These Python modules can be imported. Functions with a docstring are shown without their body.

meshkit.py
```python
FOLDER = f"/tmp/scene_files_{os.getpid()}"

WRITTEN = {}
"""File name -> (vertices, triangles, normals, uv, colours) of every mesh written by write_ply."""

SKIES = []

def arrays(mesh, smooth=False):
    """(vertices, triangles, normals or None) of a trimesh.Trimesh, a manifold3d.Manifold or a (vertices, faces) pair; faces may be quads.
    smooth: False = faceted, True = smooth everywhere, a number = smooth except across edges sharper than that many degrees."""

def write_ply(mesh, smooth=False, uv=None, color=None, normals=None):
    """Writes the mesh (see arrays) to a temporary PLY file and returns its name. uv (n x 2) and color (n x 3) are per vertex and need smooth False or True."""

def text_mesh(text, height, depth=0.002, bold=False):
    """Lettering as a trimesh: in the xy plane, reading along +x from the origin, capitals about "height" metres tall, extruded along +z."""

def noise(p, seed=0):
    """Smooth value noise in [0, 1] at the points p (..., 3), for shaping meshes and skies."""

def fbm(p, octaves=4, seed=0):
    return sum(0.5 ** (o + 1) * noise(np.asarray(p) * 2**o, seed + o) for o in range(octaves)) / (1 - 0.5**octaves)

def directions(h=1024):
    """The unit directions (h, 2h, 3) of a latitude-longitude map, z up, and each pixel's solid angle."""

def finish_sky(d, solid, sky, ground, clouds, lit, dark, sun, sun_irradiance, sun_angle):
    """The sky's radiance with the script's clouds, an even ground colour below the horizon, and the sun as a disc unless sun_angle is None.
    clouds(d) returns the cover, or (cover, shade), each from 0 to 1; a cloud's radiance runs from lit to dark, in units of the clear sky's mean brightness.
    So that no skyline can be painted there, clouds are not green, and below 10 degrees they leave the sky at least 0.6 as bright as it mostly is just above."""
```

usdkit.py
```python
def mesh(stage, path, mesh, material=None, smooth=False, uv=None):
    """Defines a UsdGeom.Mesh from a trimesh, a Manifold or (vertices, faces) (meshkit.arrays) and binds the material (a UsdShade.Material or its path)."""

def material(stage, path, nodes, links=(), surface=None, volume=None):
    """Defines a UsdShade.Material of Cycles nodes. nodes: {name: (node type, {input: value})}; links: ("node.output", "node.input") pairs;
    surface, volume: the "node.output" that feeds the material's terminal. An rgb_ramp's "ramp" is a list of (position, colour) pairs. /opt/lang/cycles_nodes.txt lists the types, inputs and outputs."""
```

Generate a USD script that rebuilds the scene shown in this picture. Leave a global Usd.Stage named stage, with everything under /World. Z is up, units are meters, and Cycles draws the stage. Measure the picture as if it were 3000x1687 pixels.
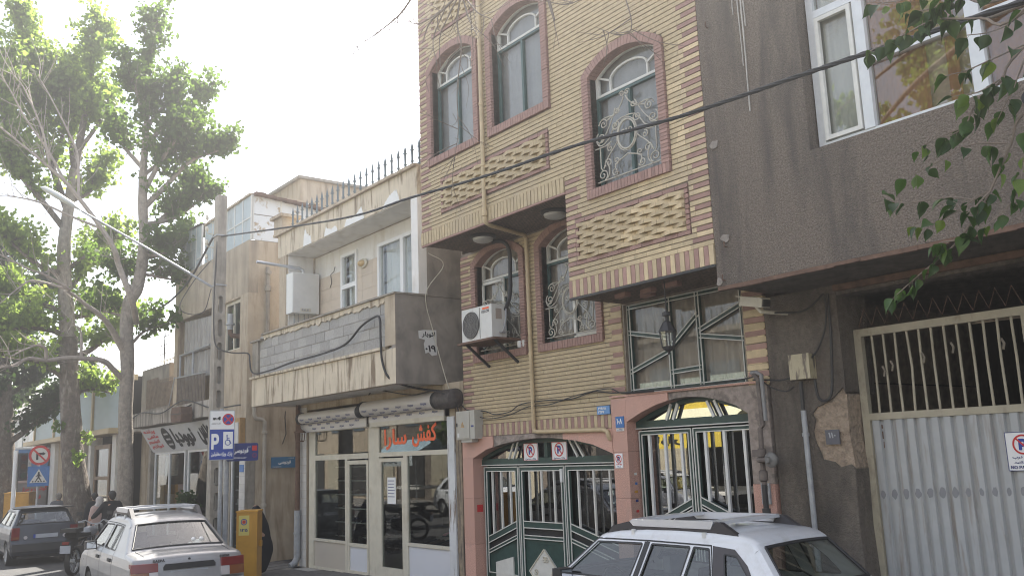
import math, random, glob
import numpy as np, trimesh, usdkit, meshkit
import shapely
from shapely.geometry import Polygon, box as sbox, LineString, Point
from shapely.ops import unary_union
from pxr import Usd, UsdGeom, UsdLux, UsdShade, Gf, Sdf, Vt

stage = Usd.Stage.CreateInMemory()
UsdGeom.SetStageUpAxis(stage, 'Z'); UsdGeom.SetStageMetersPerUnit(stage, 1.0)
UsdGeom.Xform.Define(stage, '/World'); UsdGeom.Scope.Define(stage, '/World/Looks')
# ------------------------------------------------------------------ camera, sky, sun, exposure
CAM = np.array([0., 0., 2.2]); YAW, PITCH, ROLL = np.radians([51.915, 10.478, -2.148]); FPX = 2632.8
FW = np.array([-math.sin(YAW)*math.cos(PITCH), math.cos(YAW)*math.cos(PITCH), math.sin(PITCH)])
_r = np.array([math.cos(YAW), math.sin(YAW), 0]); _u = np.cross(_r, FW)
RT = _r*math.cos(ROLL)+_u*math.sin(ROLL); UP = _u*math.cos(ROLL)-_r*math.sin(ROLL)
cam = UsdGeom.Camera.Define(stage, '/World/camera')
cam.CreateHorizontalApertureAttr(36.0); cam.CreateVerticalApertureAttr(36.0*575/1024)
cam.CreateFocalLengthAttr(36.0*FPX/3000); cam.CreateExposureAttr(2.08)
_m = Gf.Matrix4d(*RT, 0, *UP, 0, *(-FW), 0, *CAM, 1)
cam.AddTransformOp().Set(_m)
SUN = np.array([-0.42, 0.52, 0.78]); SUN /= np.linalg.norm(SUN)
SEL, SROT = math.asin(SUN[2]), math.atan2(SUN[0], SUN[1])
dome = UsdLux.DomeLight.Define(stage, '/World/sky')
dome.GetPrim().SetCustomDataByKey('kind', 'structure')
sky_m = usdkit.material(stage, '/World/Looks/sky', {
    's': ('sky_texture', {'sky_type': 'single_scattering', 'sun_disc': False, 'sun_elevation': SEL, 'sun_rotation': SROT, 'aerosol_density': 3.0}),
    'tc': ('texture_coordinate', {}), 'n': ('noise_texture', {'scale': 2.0, 'detail': 5.0, 'roughness': 0.55}),
    'r': ('map_range', {'from_min': 0.3, 'from_max': 0.75, 'to_min': 0.15, 'to_max': 0.6, 'clamp': True}),
    'mx': ('mix', {'color2': (5.0, 4.86, 4.72)}), 'b': ('background_shader', {'strength': 0.08})},
    [('tc.generated', 'n.vector'), ('n.fac', 'r.value'), ('r.result', 'mx.fac'), ('s.color', 'mx.color1'), ('mx.color', 'b.color')], surface='b.background')
UsdShade.MaterialBindingAPI.Apply(dome.GetPrim()).Bind(sky_m)
sun = UsdLux.DistantLight.Define(stage, '/World/sun')
sun.CreateIntensityAttr(1.1); sun.CreateAngleAttr(0.5); sun.CreateColorAttr(Gf.Vec3f(1.0, 0.95, 0.86)); sun.CreateNormalizeAttr(True)
_z = SUN; _x = np.cross([0, 0, 1], _z); _x /= np.linalg.norm(_x); _y = np.cross(_z, _x)
sun.AddTransformOp().Set(Gf.Matrix4d(*_x, 0, *_y, 0, *_z, 0, 0, 0, 0, 1))

# ------------------------------------------------------------------ helpers
R = random.Random(7)
_used = {}
def path_for(name, parent):
    base = (parent.GetPath().pathString if parent is not None else '/World') + '/' + name
    k = _used.get(base, -1) + 1; _used[base] = k
    return base if k == 0 else '%s_%03d' % (base, k)
def tag(p, label=None, cat=None, group=None, kind=None):
    p = p.GetPrim() if hasattr(p, 'GetPrim') and not isinstance(p, Usd.Prim) else p
    for k, v in (('label', label), ('category', cat), ('group', group), ('kind', kind)):
        if v: p.SetCustomDataByKey(k, v)
    return p
def thing(name, label, cat, loc=(0, 0, 0), rz=0, group=None, kind=None):
    x = UsdGeom.Xform.Define(stage, path_for(name, None))
    x.AddTranslateOp().Set(Gf.Vec3d(*map(float, loc)))
    if rz: x.AddRotateZOp().Set(float(rz))
    return tag(x.GetPrim(), label, cat, group, kind)
def node(name, parent, label=None):
    x = UsdGeom.Xform.Define(stage, path_for(name, parent)); return tag(x.GetPrim(), label)
def copy_of(src, loc, rz, label, group=None, name=None, scale=None):
    was = src.GetCustomData()
    x = UsdGeom.Xform.Define(stage, path_for(name or src.GetName(), None)); p = x.GetPrim()
    p.GetReferences().AddInternalReference(src.GetPath())
    x.ClearXformOpOrder()
    x.AddTranslateOp().Set(Gf.Vec3d(*map(float, loc)))
    r = UsdGeom.Xformable(p)
    ops = [r.GetOrderedXformOps()[0]]
    ro = p.GetAttribute('xformOp:rotateZ'); ro = UsdGeom.XformOp(ro) if ro else x.AddRotateZOp()
    ro.Set(float(rz)); ops.append(ro)
    if scale is not None:
        so = x.AddScaleOp(); so.Set(Gf.Vec3f(*map(float, scale))); ops.append(so)
    r.SetXformOpOrder(ops)
    p.SetInstanceable(True)
    return tag(p, label, was['category'], group or was.get('group'))

class MB:
    def __init__(s): s.V = []; s.F = []; s.n = 0
    def raw(s, v, f):
        v = np.asarray(v, float).reshape(-1, 3); f = np.asarray(f, int)
        if f.ndim == 2 and f.shape[1] == 4: f = np.vstack([f[:, [0, 1, 2]], f[:, [0, 2, 3]]])
        s.V.append(v); s.F.append(f + s.n); s.n += len(v); return s
    def mesh(s, m): return s.raw(m.vertices, m.faces)
    BF = np.array([[0, 3, 2, 1], [4, 5, 6, 7], [0, 1, 5, 4], [1, 2, 6, 5], [2, 3, 7, 6], [3, 0, 4, 7]])
    def box(s, x0, x1, y0, y1, z0, z1):
        return s.raw([[x0, y0, z0], [x1, y0, z0], [x1, y1, z0], [x0, y1, z0], [x0, y0, z1], [x1, y0, z1], [x1, y1, z1], [x0, y1, z1]], MB.BF)
    def obox(s, c, size, ax=None, rz=0):
        h = np.array(size)/2.; v = np.array([[a, b, d] for d in (-1, 1) for a, b in ((-1, -1), (1, -1), (1, 1), (-1, 1))])*h
        if ax is None:
            a = math.radians(rz); ax = np.array([[math.cos(a), math.sin(a), 0], [-math.sin(a), math.cos(a), 0], [0, 0, 1]])
        return s.raw(v @ np.asarray(ax) + np.asarray(c), MB.BF)
    def bar(s, p0, p1, w, t, nrm=(0, -1, 0)):
        """a box from p0 to p1, w wide in the plane across nrm, t thick along nrm."""
        p0, p1 = np.asarray(p0, float), np.asarray(p1, float); d = p1-p0; L = np.linalg.norm(d); d /= L
        n = np.asarray(nrm, float); n = n-d*(n@d); n /= np.linalg.norm(n); b = np.cross(n, d)
        return s.obox((p0+p1)/2, (L, w, t), ax=[d, b, n] if np.dot(np.cross(d, b), n) > 0 else [d, -b, n])
    def tube(s, pts, r, n=7, caps=True, closed=False):
        P = np.asarray(pts, float); m = len(P); r = np.broadcast_to(np.asarray(r, float), (m,))
        T = np.gradient(P, axis=0) if not closed else np.roll(P, -1, 0)-np.roll(P, 1, 0)
        T /= np.maximum(np.linalg.norm(T, axis=1, keepdims=True), 1e-9)
        a = np.array([0, 0, 1.]) if abs(T[0][2]) < .9 else np.array([1., 0, 0])
        N = np.cross(T[0], a); N /= np.linalg.norm(N); rows = []
        th = np.arange(n)/n*2*math.pi
        for i in range(m):
            N = N-T[i]*(N@T[i]); N /= max(np.linalg.norm(N), 1e-9); B = np.cross(T[i], N)
            rows.append(P[i]+r[i]*(np.cos(th)[:, None]*N+np.sin(th)[:, None]*B))
        v = np.vstack(rows); f = []
        for i in range(m if closed else m-1):
            j = (i+1) % m
            for k in range(n): f.append([i*n+k, i*n+(k+1) % n, j*n+(k+1) % n, j*n+k])
        s.raw(v, f)
        if caps and not closed:
            s.raw(v[:n], [[0, k+1, k] for k in range(1, n-1)]); s.raw(v[-n:], [[0, k, k+1] for k in range(1, n-1)])
        return s
    def poly(s, pg, plane, a, b):
        """a shapely polygon extruded along the axis across the plane, from a to b ('xz' along y, 'yz' along x, 'xy' along z)."""
        if isinstance(pg, (list, tuple)): pg = Polygon(pg)
        if not pg.is_valid: pg = pg.buffer(0)
        for g in getattr(pg, 'geoms', [pg]):
            if g.is_empty or g.area < 1e-7: continue
            m = trimesh.creation.extrude_polygon(g, b-a, engine='earcut'); v = m.vertices.copy(); f = m.faces
            if plane == 'xz': v = np.c_[v[:, 0], v[:, 2]+a, v[:, 1]]; f = f[:, ::-1]
            elif plane == 'yz': v = np.c_[v[:, 2]+a, v[:, 0], v[:, 1]]
            else: v = np.c_[v[:, 0], v[:, 1], v[:, 2]+a]
            s.raw(v, f)
        return s
    def lathe(s, prof, c=(0, 0, 0), n=20, axis='z'):
        """prof: (radius, height) pairs."""
        prof = np.asarray(prof, float); th = np.arange(n)/n*2*math.pi; v = []
        for r_, h in prof: v += [[r_*math.cos(t), r_*math.sin(t), h] for t in th]
        v = np.array(v); f = []
        for i in range(len(prof)-1):
            for k in range(n): f.append([i*n+k, i*n+(k+1) % n, (i+1)*n+(k+1) % n, (i+1)*n+k])
        if axis == 'x': v = v[:, [2, 0, 1]]
        if axis == 'y': v = np.c_[v[:, 1], v[:, 2], v[:, 0]]
        return s.raw(v+np.asarray(c), f)
    def move(s, M=None, t=(0, 0, 0)):
        s.V = [(v if M is None else v @ np.asarray(M))+np.asarray(t) for v in s.V]; return s
    def arrays(s): return np.vstack(s.V), np.vstack(s.F)
    def build(s, name, mat, parent=None, smooth=False, label=None, cat=None, group=None, kind=None):
        if not s.V: return None
        m = usdkit.mesh(stage, path_for(name, parent), s.arrays(), mat, smooth=smooth)
        return tag(m.GetPrim(), label, cat, group, kind)

# ------------------------------------------------------------------ materials
def mat(name, col, rough=0.8, var=0.12, scale=5.0, bump=0.0, bscale=60.0, metal=0.0, col2=None, island=0.0, obj=0.0, stain=None, sscale=(1.2, 1.2, 0.25), sharp=(0.42, 0.68), spec=0.5, coat=0.0, bdist=0.01, detail=5.0):
    col = np.array(col, float); dark = np.clip(col*(1-var), 0, 1); lite = np.clip(col*(1+var), 0, 1)
    if col2 is not None: dark = np.array(col2, float)
    N = {'g': ('geometry', {}), 'n': ('noise_texture', {'scale': scale, 'detail': detail, 'roughness': 0.6}),
         'r': ('rgb_ramp', {'ramp': [(0.3, dark), (0.7, lite)]}), 'p': ('principled_bsdf', {'roughness': rough, 'metallic': metal, 'specular_ior_level': spec, 'coat_weight': coat, 'coat_roughness': 0.06})}
    L = [('g.position', 'n.vector'), ('n.fac', 'r.fac')]; out = 'r.color'
    if island or obj:
        N['ir'] = ('map_range', {'to_min': 1-max(island, obj), 'to_max': 1+max(island, obj)})
        if island: L.append(('g.random_per_island', 'ir.value'))
        else: N['oi'] = ('object_info', {}); L.append(('oi.random', 'ir.value'))
        if island and obj:
            N['oi'] = ('object_info', {}); N['ad'] = ('math', {'math_type': 'add'}); N['fr'] = ('math', {'math_type': 'fraction'})
            L.pop(); L += [('g.random_per_island', 'ad.value1'), ('oi.random', 'ad.value2'), ('ad.value', 'fr.value1'), ('fr.value', 'ir.value')]
        N['h'] = ('hsv', {}); L += [(out, 'h.color'), ('ir.result', 'h.value')]; out = 'h.color'
    if stain is not None:
        N['mp'] = ('mapping', {'scale': sscale}); N['sn'] = ('noise_texture', {'scale': 2.2, 'detail': 7.0, 'roughness': 0.62, 'distortion': 0.4})
        N['sr'] = ('map_range', {'from_min': sharp[0], 'from_max': sharp[1], 'clamp': True}); N['sm'] = ('mix', {'color2': stain})
        L += [('g.position', 'mp.vector'), ('mp.vector', 'sn.vector'), ('sn.fac', 'sr.value'), ('sr.result', 'sm.fac'), (out, 'sm.color1')]; out = 'sm.color'
    L.append((out, 'p.base_color'))
    if bump:
        N['bn'] = ('noise_texture', {'scale': bscale, 'detail': 4.0}); N['bp'] = ('bump', {'strength': bump, 'distance': bdist})
        L += [('g.position', 'bn.vector'), ('bn.fac', 'bp.height'), ('bp.normal', 'p.normal')]
    return usdkit.material(stage, '/World/Looks/'+name, N, L, surface='p.BSDF')
def flat(name, col, rough=0.5, metal=0.0, spec=0.5, coat=0.0):
    return usdkit.material(stage, '/World/Looks/'+name, {'p': ('principled_bsdf', {'base_color': col, 'roughness': rough, 'metallic': metal, 'specular_ior_level': spec, 'coat_weight': coat})}, surface='p.BSDF')
def glass(name, tint=(0.92, 0.94, 0.94), refl=1.0, ior=1.5, rough=0.0):
    """a pane: clear, with a reflection that grows towards grazing view (Schlick), alike from both sides."""
    r0 = ((ior-1)/(ior+1))**2
    return usdkit.material(stage, '/World/Looks/'+name, {'lw': ('layer_weight', {'blend': 0.5}), 'pw': ('math', {'math_type': 'power', 'value2': 5.0}), 'ma': ('math', {'math_type': 'multiply_add', 'value2': 1-r0, 'value3': r0}),
        't': ('transparent_bsdf', {'color': tint}), 'g': ('glossy_bsdf', {'color': (refl, refl, refl), 'roughness': rough}), 'm': ('mix_closure', {})},
        [('lw.facing', 'pw.value1'), ('pw.value', 'ma.value1'), ('ma.value', 'm.fac'), ('t.BSDF', 'm.closure1'), ('g.BSDF', 'm.closure2')], surface='m.closure')
def leafmat(name, cols, rough=0.5, trans=0.45, tcol=None):
    N = {'g': ('geometry', {}), 'oi': ('object_info', {}), 'ad': ('math', {'math_type': 'add'}), 'fr': ('math', {'math_type': 'fraction'}), 'r': ('rgb_ramp', {'ramp': cols}),
         'p': ('principled_bsdf', {'roughness': rough, 'specular_ior_level': 0.35}), 't': ('translucent_bsdf', {}), 'm': ('mix_closure', {'fac': trans}), 'h': ('hsv', {'value': 1.7, 'saturation': 1.1, 'hue': 0.485})}
    return usdkit.material(stage, '/World/Looks/'+name, N, [('g.random_per_island', 'ad.value1'), ('oi.random', 'ad.value2'), ('ad.value', 'fr.value1'), ('fr.value', 'r.fac'), ('r.color', 'p.base_color'), ('r.color', 'h.color'), ('h.color', 't.color'), ('p.BSDF', 'm.closure1'), ('t.BSDF', 'm.closure2')], surface='m.closure')

Mt = {}
Mt['yellow_brick'] = mat('yellow_brick', (.56, .445, .275), .8, .10, 9, island=.19, obj=.19, bump=.25, bscale=90, stain=(.40, .32, .22), sscale=(1, 1, .5), sharp=(.5, .85))
Mt['red_brick'] = mat('red_brick', (.325, .20, .165), .8, .12, 9, island=.2, obj=.2, bump=.25, bscale=90)
Mt['mortar'] = mat('mortar', (.235, .20, .16), .95, .2, 14)
Mt['tan_plaster'] = mat('tan_plaster', (.44, .365, .27), .9, .12, 2.2, bump=.35, bscale=30, stain=(.25, .19, .125), sscale=(2.2, 2.2, .35), sharp=(.47, .72))
Mt['pale_plaster'] = mat('pale_plaster', (.58, .50, .38), .9, .10, 2.0, bump=.3, bscale=26, stain=(.22, .165, .11), sscale=(3.2, 3.2, .42), sharp=(.5, .66))
Mt['grey_plaster'] = mat('grey_plaster', (.29, .255, .215), .92, .14, 1.6, bump=.3, bscale=35, stain=(.16, .14, .12), sscale=(1.2, 1.2, .7), sharp=(.45, .75))
Mt['white_plaster'] = mat('white_plaster', (.72, .70, .66), .85, .06, 3, bump=.15, bscale=30, stain=(.55, .5, .42), sscale=(2, 2, .5), sharp=(.5, .8))
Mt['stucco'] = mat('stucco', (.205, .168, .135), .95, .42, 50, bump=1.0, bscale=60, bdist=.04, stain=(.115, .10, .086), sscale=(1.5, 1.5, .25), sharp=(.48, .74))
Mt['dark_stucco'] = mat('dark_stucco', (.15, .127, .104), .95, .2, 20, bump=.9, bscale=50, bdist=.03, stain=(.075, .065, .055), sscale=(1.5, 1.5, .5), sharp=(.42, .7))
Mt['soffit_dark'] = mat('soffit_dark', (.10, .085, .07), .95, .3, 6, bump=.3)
Mt['concrete'] = mat('concrete', (.30, .27, .225), .9, .16, 6, bump=.3, bscale=40, stain=(.18, .155, .125), sscale=(2.5, 2.5, .5), sharp=(.48, .72))
Mt['block'] = mat('block', (.36, .345, .32), .95, .13, 22, bump=.6, bscale=90, island=.12, obj=.12)
Mt['granite'] = mat('granite', (.52, .30, .235), .55, .28, 70, stain=(.42, .27, .22), sscale=(1.5, 1.5, .8), sharp=(.5, .8), island=.08, obj=.08)
Mt['cement'] = mat('cement', (.30, .25, .215), .95, .25, 14, bump=.5, bscale=50, stain=(.18, .15, .13), sharp=(.5, .62), sscale=(3, 3, 3))
Mt['green_metal'] = mat('green_metal', (.022, .05, .042), .42, .2, 8)
Mt['white_metal'] = mat('white_metal', (.62, .61, .56), .45, .08, 8)
Mt['cream_metal'] = mat('cream_metal', (.58, .54, .44), .45, .08, 5, stain=(.40, .34, .24), sscale=(2, 2, 1), sharp=(.55, .85))
Mt['alu'] = mat('alu', (.62, .63, .63), .38, .06, 8, metal=.25)
Mt['galv'] = mat('galv', (.33, .34, .35), .5, .15, 12, metal=.3)
Mt['dark_metal'] = mat('dark_metal', (.035, .033, .032), .5, .2, 8)
Mt['rust'] = mat('rust', (.135, .08, .055), .85, .3, 12, bump=.3, bscale=60)
Mt['gate_white'] = mat('gate_white', (.40, .41, .41), .5, .06, 4, stain=(.25, .21, .17), sscale=(5, 5, .45), sharp=(.55, .74))
Mt['gate_cream'] = mat('gate_cream', (.40, .36, .27), .55, .1, 5, stain=(.22, .18, .13), sscale=(4, 4, 2), sharp=(.55, .8))
Mt['glass'] = glass('glass')
Mt['glass_dark'] = glass('glass_dark', (.72, .75, .74), 1.0, 1.55)
Mt['glass_gate'] = glass('glass_gate', (.25, .28, .27), 1.0, 3.0)
Mt['grille_metal'] = mat('grille_metal', (.44, .41, .34), .5, .12, 14, stain=(.20, .15, .11), sscale=(6, 6, 6), sharp=(.55, .7))
Mt['curtain_grey'] = mat('curtain_grey', (.31, .295, .285), .9, .06, 3)
Mt['curtain_brown'] = mat('curtain_brown', (.36, .30, .25), .9, .08, 3)
Mt['curtain_white'] = mat('curtain_white', (.62, .61, .58), .9, .05, 3)
Mt['curtain_orange'] = mat('curtain_orange', (.36, .18, .09), .9, .15, 3)
Mt['black'] = flat('black', (.012, .012, .013), .5)
Mt['rubber'] = flat('rubber', (.02, .02, .021), .6)
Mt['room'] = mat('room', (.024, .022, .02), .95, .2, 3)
Mt['white'] = flat('white', (.78, .78, .77), .5)
Mt['red'] = flat('red', (.52, .03, .03), .45)
Mt['blue'] = flat('blue', (.022, .055, .30), .4)
Mt['blue_mid'] = flat('blue_mid', (.05, .16, .40), .45)
Mt['navy'] = flat('navy', (.02, .035, .16), .4)
Mt['orange_text'] = flat('orange_text', (.85, .13, .03), .5)
Mt['yellow_cab'] = mat('yellow_cab', (.52, .27, .035), .5, .08, 6, stain=(.40, .20, .03), sharp=(.5, .8))
Mt['asphalt'] = mat('asphalt', (.05, .05, .052), .9, .25, 20, bump=.4, bscale=90, stain=(.075, .072, .07), sscale=(.5, .5, .5))
Mt['paving'] = mat('paving', (.16, .15, .14), .9, .2, 8, bump=.3, bscale=60, island=.1)
Mt['yellow_pipe'] = mat('yellow_pipe', (.50, .39, .235), .5, .1, 8)
Mt['bark'] = mat('bark', (.13, .105, .085), .95, .3, 10, bump=.9, bscale=24, bdist=.04, stain=(.25, .22, .185), sscale=(4, 4, 1.5), sharp=(.52, .66))
Mt['pale_bark'] = mat('pale_bark', (.26, .225, .185), .95, .25, 12, bump=.6, bscale=28, bdist=.03, stain=(.16, .135, .11), sscale=(4, 4, 1.5), sharp=(.5, .66))
Mt['twig'] = mat('twig', (.20, .165, .135), .9, .2, 12)
Mt['leaf'] = leafmat('leaf', [(0, (.06, .105, .025)), (.5, (.10, .17, .04)), (1, (.16, .235, .06))], trans=.55)
Mt['leaf_dark'] = leafmat('leaf_dark', [(0, (.03, .058, .018)), (.6, (.045, .085, .025)), (1, (.075, .12, .03))], trans=.35)

# ------------------------------------------------------------------ lettering
_FONT = {}
_FORMS = {'ا': 'ﺍﺎﺍﺎ', 'آ': 'ﺁﺂﺁﺂ', 'ب': 'ﺏﺐﺑﺒ', 'پ': 'ﭖﭗﭘﭙ', 'ت': 'ﺕﺖﺗﺘ', 'د': 'ﺩﺪﺩﺪ', 'ر': 'ﺭﺮﺭﺮ', 'ز': 'ﺯﺰﺯﺰ', 'ژ': 'ﮊﮋﮊﮋ', 'س': 'ﺱﺲﺳﺴ', 'ش': 'ﺵﺶﺷﺸ', 'ع': 'ﻉﻊﻋﻌ', 'غ': 'ﻍﻎﻏﻐ',
          'ف': 'ﻑﻒﻓﻔ', 'ک': 'ﮎﮏﮐﮑ', 'گ': 'ﮒﮓﮔﮕ', 'ل': 'ﻝﻞﻟﻠ', 'م': 'ﻡﻢﻣﻤ', 'ن': 'ﻥﻦﻧﻨ', 'و': 'ﻭﻮﻭﻮ', 'ه': 'ﻩﻪﻫﻬ', 'ی': 'ﯼﯽﯾﯿ', 'چ': 'ﭺﭻﭼﭽ', 'خ': 'ﺥﺦﺧﺨ', 'ح': 'ﺡﺢﺣﺤ', 'ص': 'ﺹﺺﺻﺼ', 'ق': 'ﻕﻖﻗﻘ'}
_NOJOIN = set('اآدرزژو')
def shaped(t):
    out = []
    for i, c in enumerate(t):
        if c not in _FORMS: out.append(c); continue
        prev = i > 0 and t[i-1] in _FORMS and t[i-1] not in _NOJOIN
        nxt = i+1 < len(t) and t[i+1] in _FORMS and c not in _NOJOIN
        out.append(_FORMS[c][3 if prev and nxt else 1 if prev else 2 if nxt else 0])
    s = ''.join(out)
    return s if s.replace(' ', '').isdigit() else s[::-1]
def text_poly(text, height, bold=1, arabic=False):
    """the lettering's outline as a shapely shape, base line at 0, starting at x = 0, capitals "height" tall."""
    from PIL import Image, ImageDraw, ImageFont
    if arabic: text = shaped(text)
    key = 'NotoSansArabic*' if arabic else 'Inter.woff2'
    if key not in _FONT: _FONT[key] = ImageFont.truetype(glob.glob('/opt/blender-*/*/datafiles/fonts/'+key)[0], 72)
    ft = _FONT[key]; x0, y0, x1, y1 = ft.getbbox(text, anchor='ls', stroke_width=bold)
    im = Image.new('L', (x1-x0+8, y1-y0+8)); ImageDraw.Draw(im).text((4-x0, 4-y0), text, 255, ft, anchor='ls', stroke_width=bold)
    on = np.pad(np.asarray(im) > 127, ((0, 0), (1, 1))).astype(np.int8)
    rows, st = np.nonzero(np.diff(on, axis=1) == 1); en = np.nonzero(np.diff(on, axis=1) == -1)[1]
    sh = unary_union(shapely.box(st, -rows-1, en, -rows)).buffer(.6).buffer(-.6).simplify(.6)
    k = height/52.
    return shapely.affinity.affine_transform(sh, [k, 0, 0, k, -4*k, (4-y0)*k])
import shapely.affinity
def fit_poly(pg, x, z, w=None, h=None, align='c'):
    """moves (and squeezes) a shape so that its box is w wide (h tall) about (x, z)."""
    a, b, c, d = pg.bounds; sx = w/(c-a) if w else (h/(d-b) if h else 1); sz = h/(d-b) if h else sx
    pg = shapely.affinity.scale(pg, sx, sz, origin=((a+c)/2, (b+d)/2))
    return shapely.affinity.translate(pg, x-(a+c)/2, z-(b+d)/2)
def on_plane(pg, origin, u, v, t=.003):
    """a shape drawn on the plane at origin with axes u, v, standing t proud."""
    u, v = np.asarray(u, float), np.asarray(v, float); n = np.cross(u, v); out = MB()
    for g in getattr(pg, 'geoms', [pg]):
        if g.is_empty or g.area < 1e-8: continue
        m = trimesh.creation.extrude_polygon(g, t, engine='earcut'); w = m.vertices
        out.raw(np.asarray(origin)+w[:, :1]*u+w[:, 1:2]*v+w[:, 2:]*n, m.faces)
    return out
U_, V_ = (1, 0, 0), (0, 0, 1)
def ring(cx, cz, r, w): return Point(cx, cz).buffer(r, 24).difference(Point(cx, cz).buffer(r-w, 24))
def sprite(parent, pg, o, m, name='lettering', u=U_, v=V_, t=.003):
    return on_plane(pg, o, u, v, t).build(name, m, parent)
# ------------------------------------------------------------------ ground
def gz(x): return np.interp(x, [-60, -24, -18, 30], [-.12, -.1, 0, 0])            # the road
def gp(x): return np.interp(x, [-60, -24, -19, -13, 30], [-.02, -.02, -.1, .03, .03])  # the pavement
xs = np.array([-400, -120, -60, -45, -30, -24, -18, 0, 12, 25, 60, 200.]); ys = np.array([-200, -60, -20, -12, -4, 6.0, 60, 250.])
def sheet(xs, ys, dz, g=gz):
    v = [[x, y, g(x)+dz] for y in ys for x in xs]; n = len(xs)
    return MB().raw(v, [[j*n+i, j*n+i+1, (j+1)*n+i+1, (j+1)*n+i] for j in range(len(ys)-1) for i in range(n-1)])
sheet(xs, ys, -.13).build('ground', mat('ground_dirt', (.14, .125, .105), .95, .2, 2), kind='structure')
sheet(np.array([-120, -60, -45, -30, -24, -18, 0, 12, 25, 60.]), np.array([-3.0, 0, 3, 6.0]), 0).build('road', Mt['asphalt'], kind='structure')
sidewalk = tag(UsdGeom.Xform.Define(stage, '/World/pavement').GetPrim(), kind='structure')
sheet(np.array([-60, -24, -19, -13, 25.]), np.array([6.12, 9.3]), -.045, gp).build('slab_bed', Mt['paving'], sidewalk)
k = MB()
for i in range(86):
    x = -60+i; k.box(x+.005, x+.995, 6.0, 6.12, min(gz(x), gp(x))-.1, max(gp(x+.5), gz(x+.5)+.02)+.004)
k.build('kerb_stone', Mt['concrete'], sidewalk, kind='stuff')
k = MB()                                                        # paving slabs in the stretch in view
for i in range(60):
    for j in range(6):
        x = -27+i*.5; y = 6.13+j*.5
        if -19.6 < x < -19.0 and y > 8.8: continue
        k.box(x+.004, x+.496, y+.004, y+.496, gp(x+.25)-.04, gp(x+.25)+R.random()*.003)
k.build('paving_slab', Mt['paving'], sidewalk, kind='stuff')
sheet(np.array([-21.0, -19.7]), np.array([9.0, 40.]), 0, gp).build('alley', Mt['asphalt'], kind='structure')

# ------------------------------------------------------------------ the yellow brick building
bb = thing('brick_building', 'yellow brick apartment building with red brick window surrounds and green iron gates', 'building')
YB, YW = 8.0, 9.0                       # bay face, ground floor face
BX0, BX1, BXM = -12.64, -6.44, -8.94    # bay left, right, step
WX0 = -12.96
ZL, ZR, ZTOP = 5.73, 4.24, 10.9
def arch_poly(xc, zb, hw, zs, rise, n=14):
    pts = [(xc-hw, zb), (xc+hw, zb)]
    r = (hw*hw+rise*rise)/(2*rise); cz = zs+rise-r; a = math.asin(min(1, hw/r))
    return Polygon(pts+[(xc+r*math.sin(t), cz+r*math.cos(t)) for t in np.linspace(a, -a, n)])
WIN = [(-11.62, 7.04, YB), (-9.90, 7.04, YB), (-7.73, 5.49, YB), (-11.87, 3.76, YW), (-10.10, 3.76, YW)]
HW, RISE = .74, .27
BR = []                                  # every brick: (8 corners, colour, centre)
def brick(x0, x1, z0, z1, Y, col, p0=.0, p1=None, dep=.06):
    """a brick whose left and right ends stand p0 and p1 proud of the face."""
    p1 = p0 if p1 is None else p1
    e = R.uniform(-.002, .002)
    v = np.array([[x0, Y-p0+e, z0], [x1, Y-p1+e, z0], [x1, Y+dep, z0], [x0, Y+dep, z0], [x0, Y-p0+e, z1], [x1, Y-p1+e, z1], [x1, Y+dep, z1], [x0, Y+dep, z1]])
    BR.append((v, col, np.array([(x0+x1)/2, Y, (z0+z1)/2])))
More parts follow.
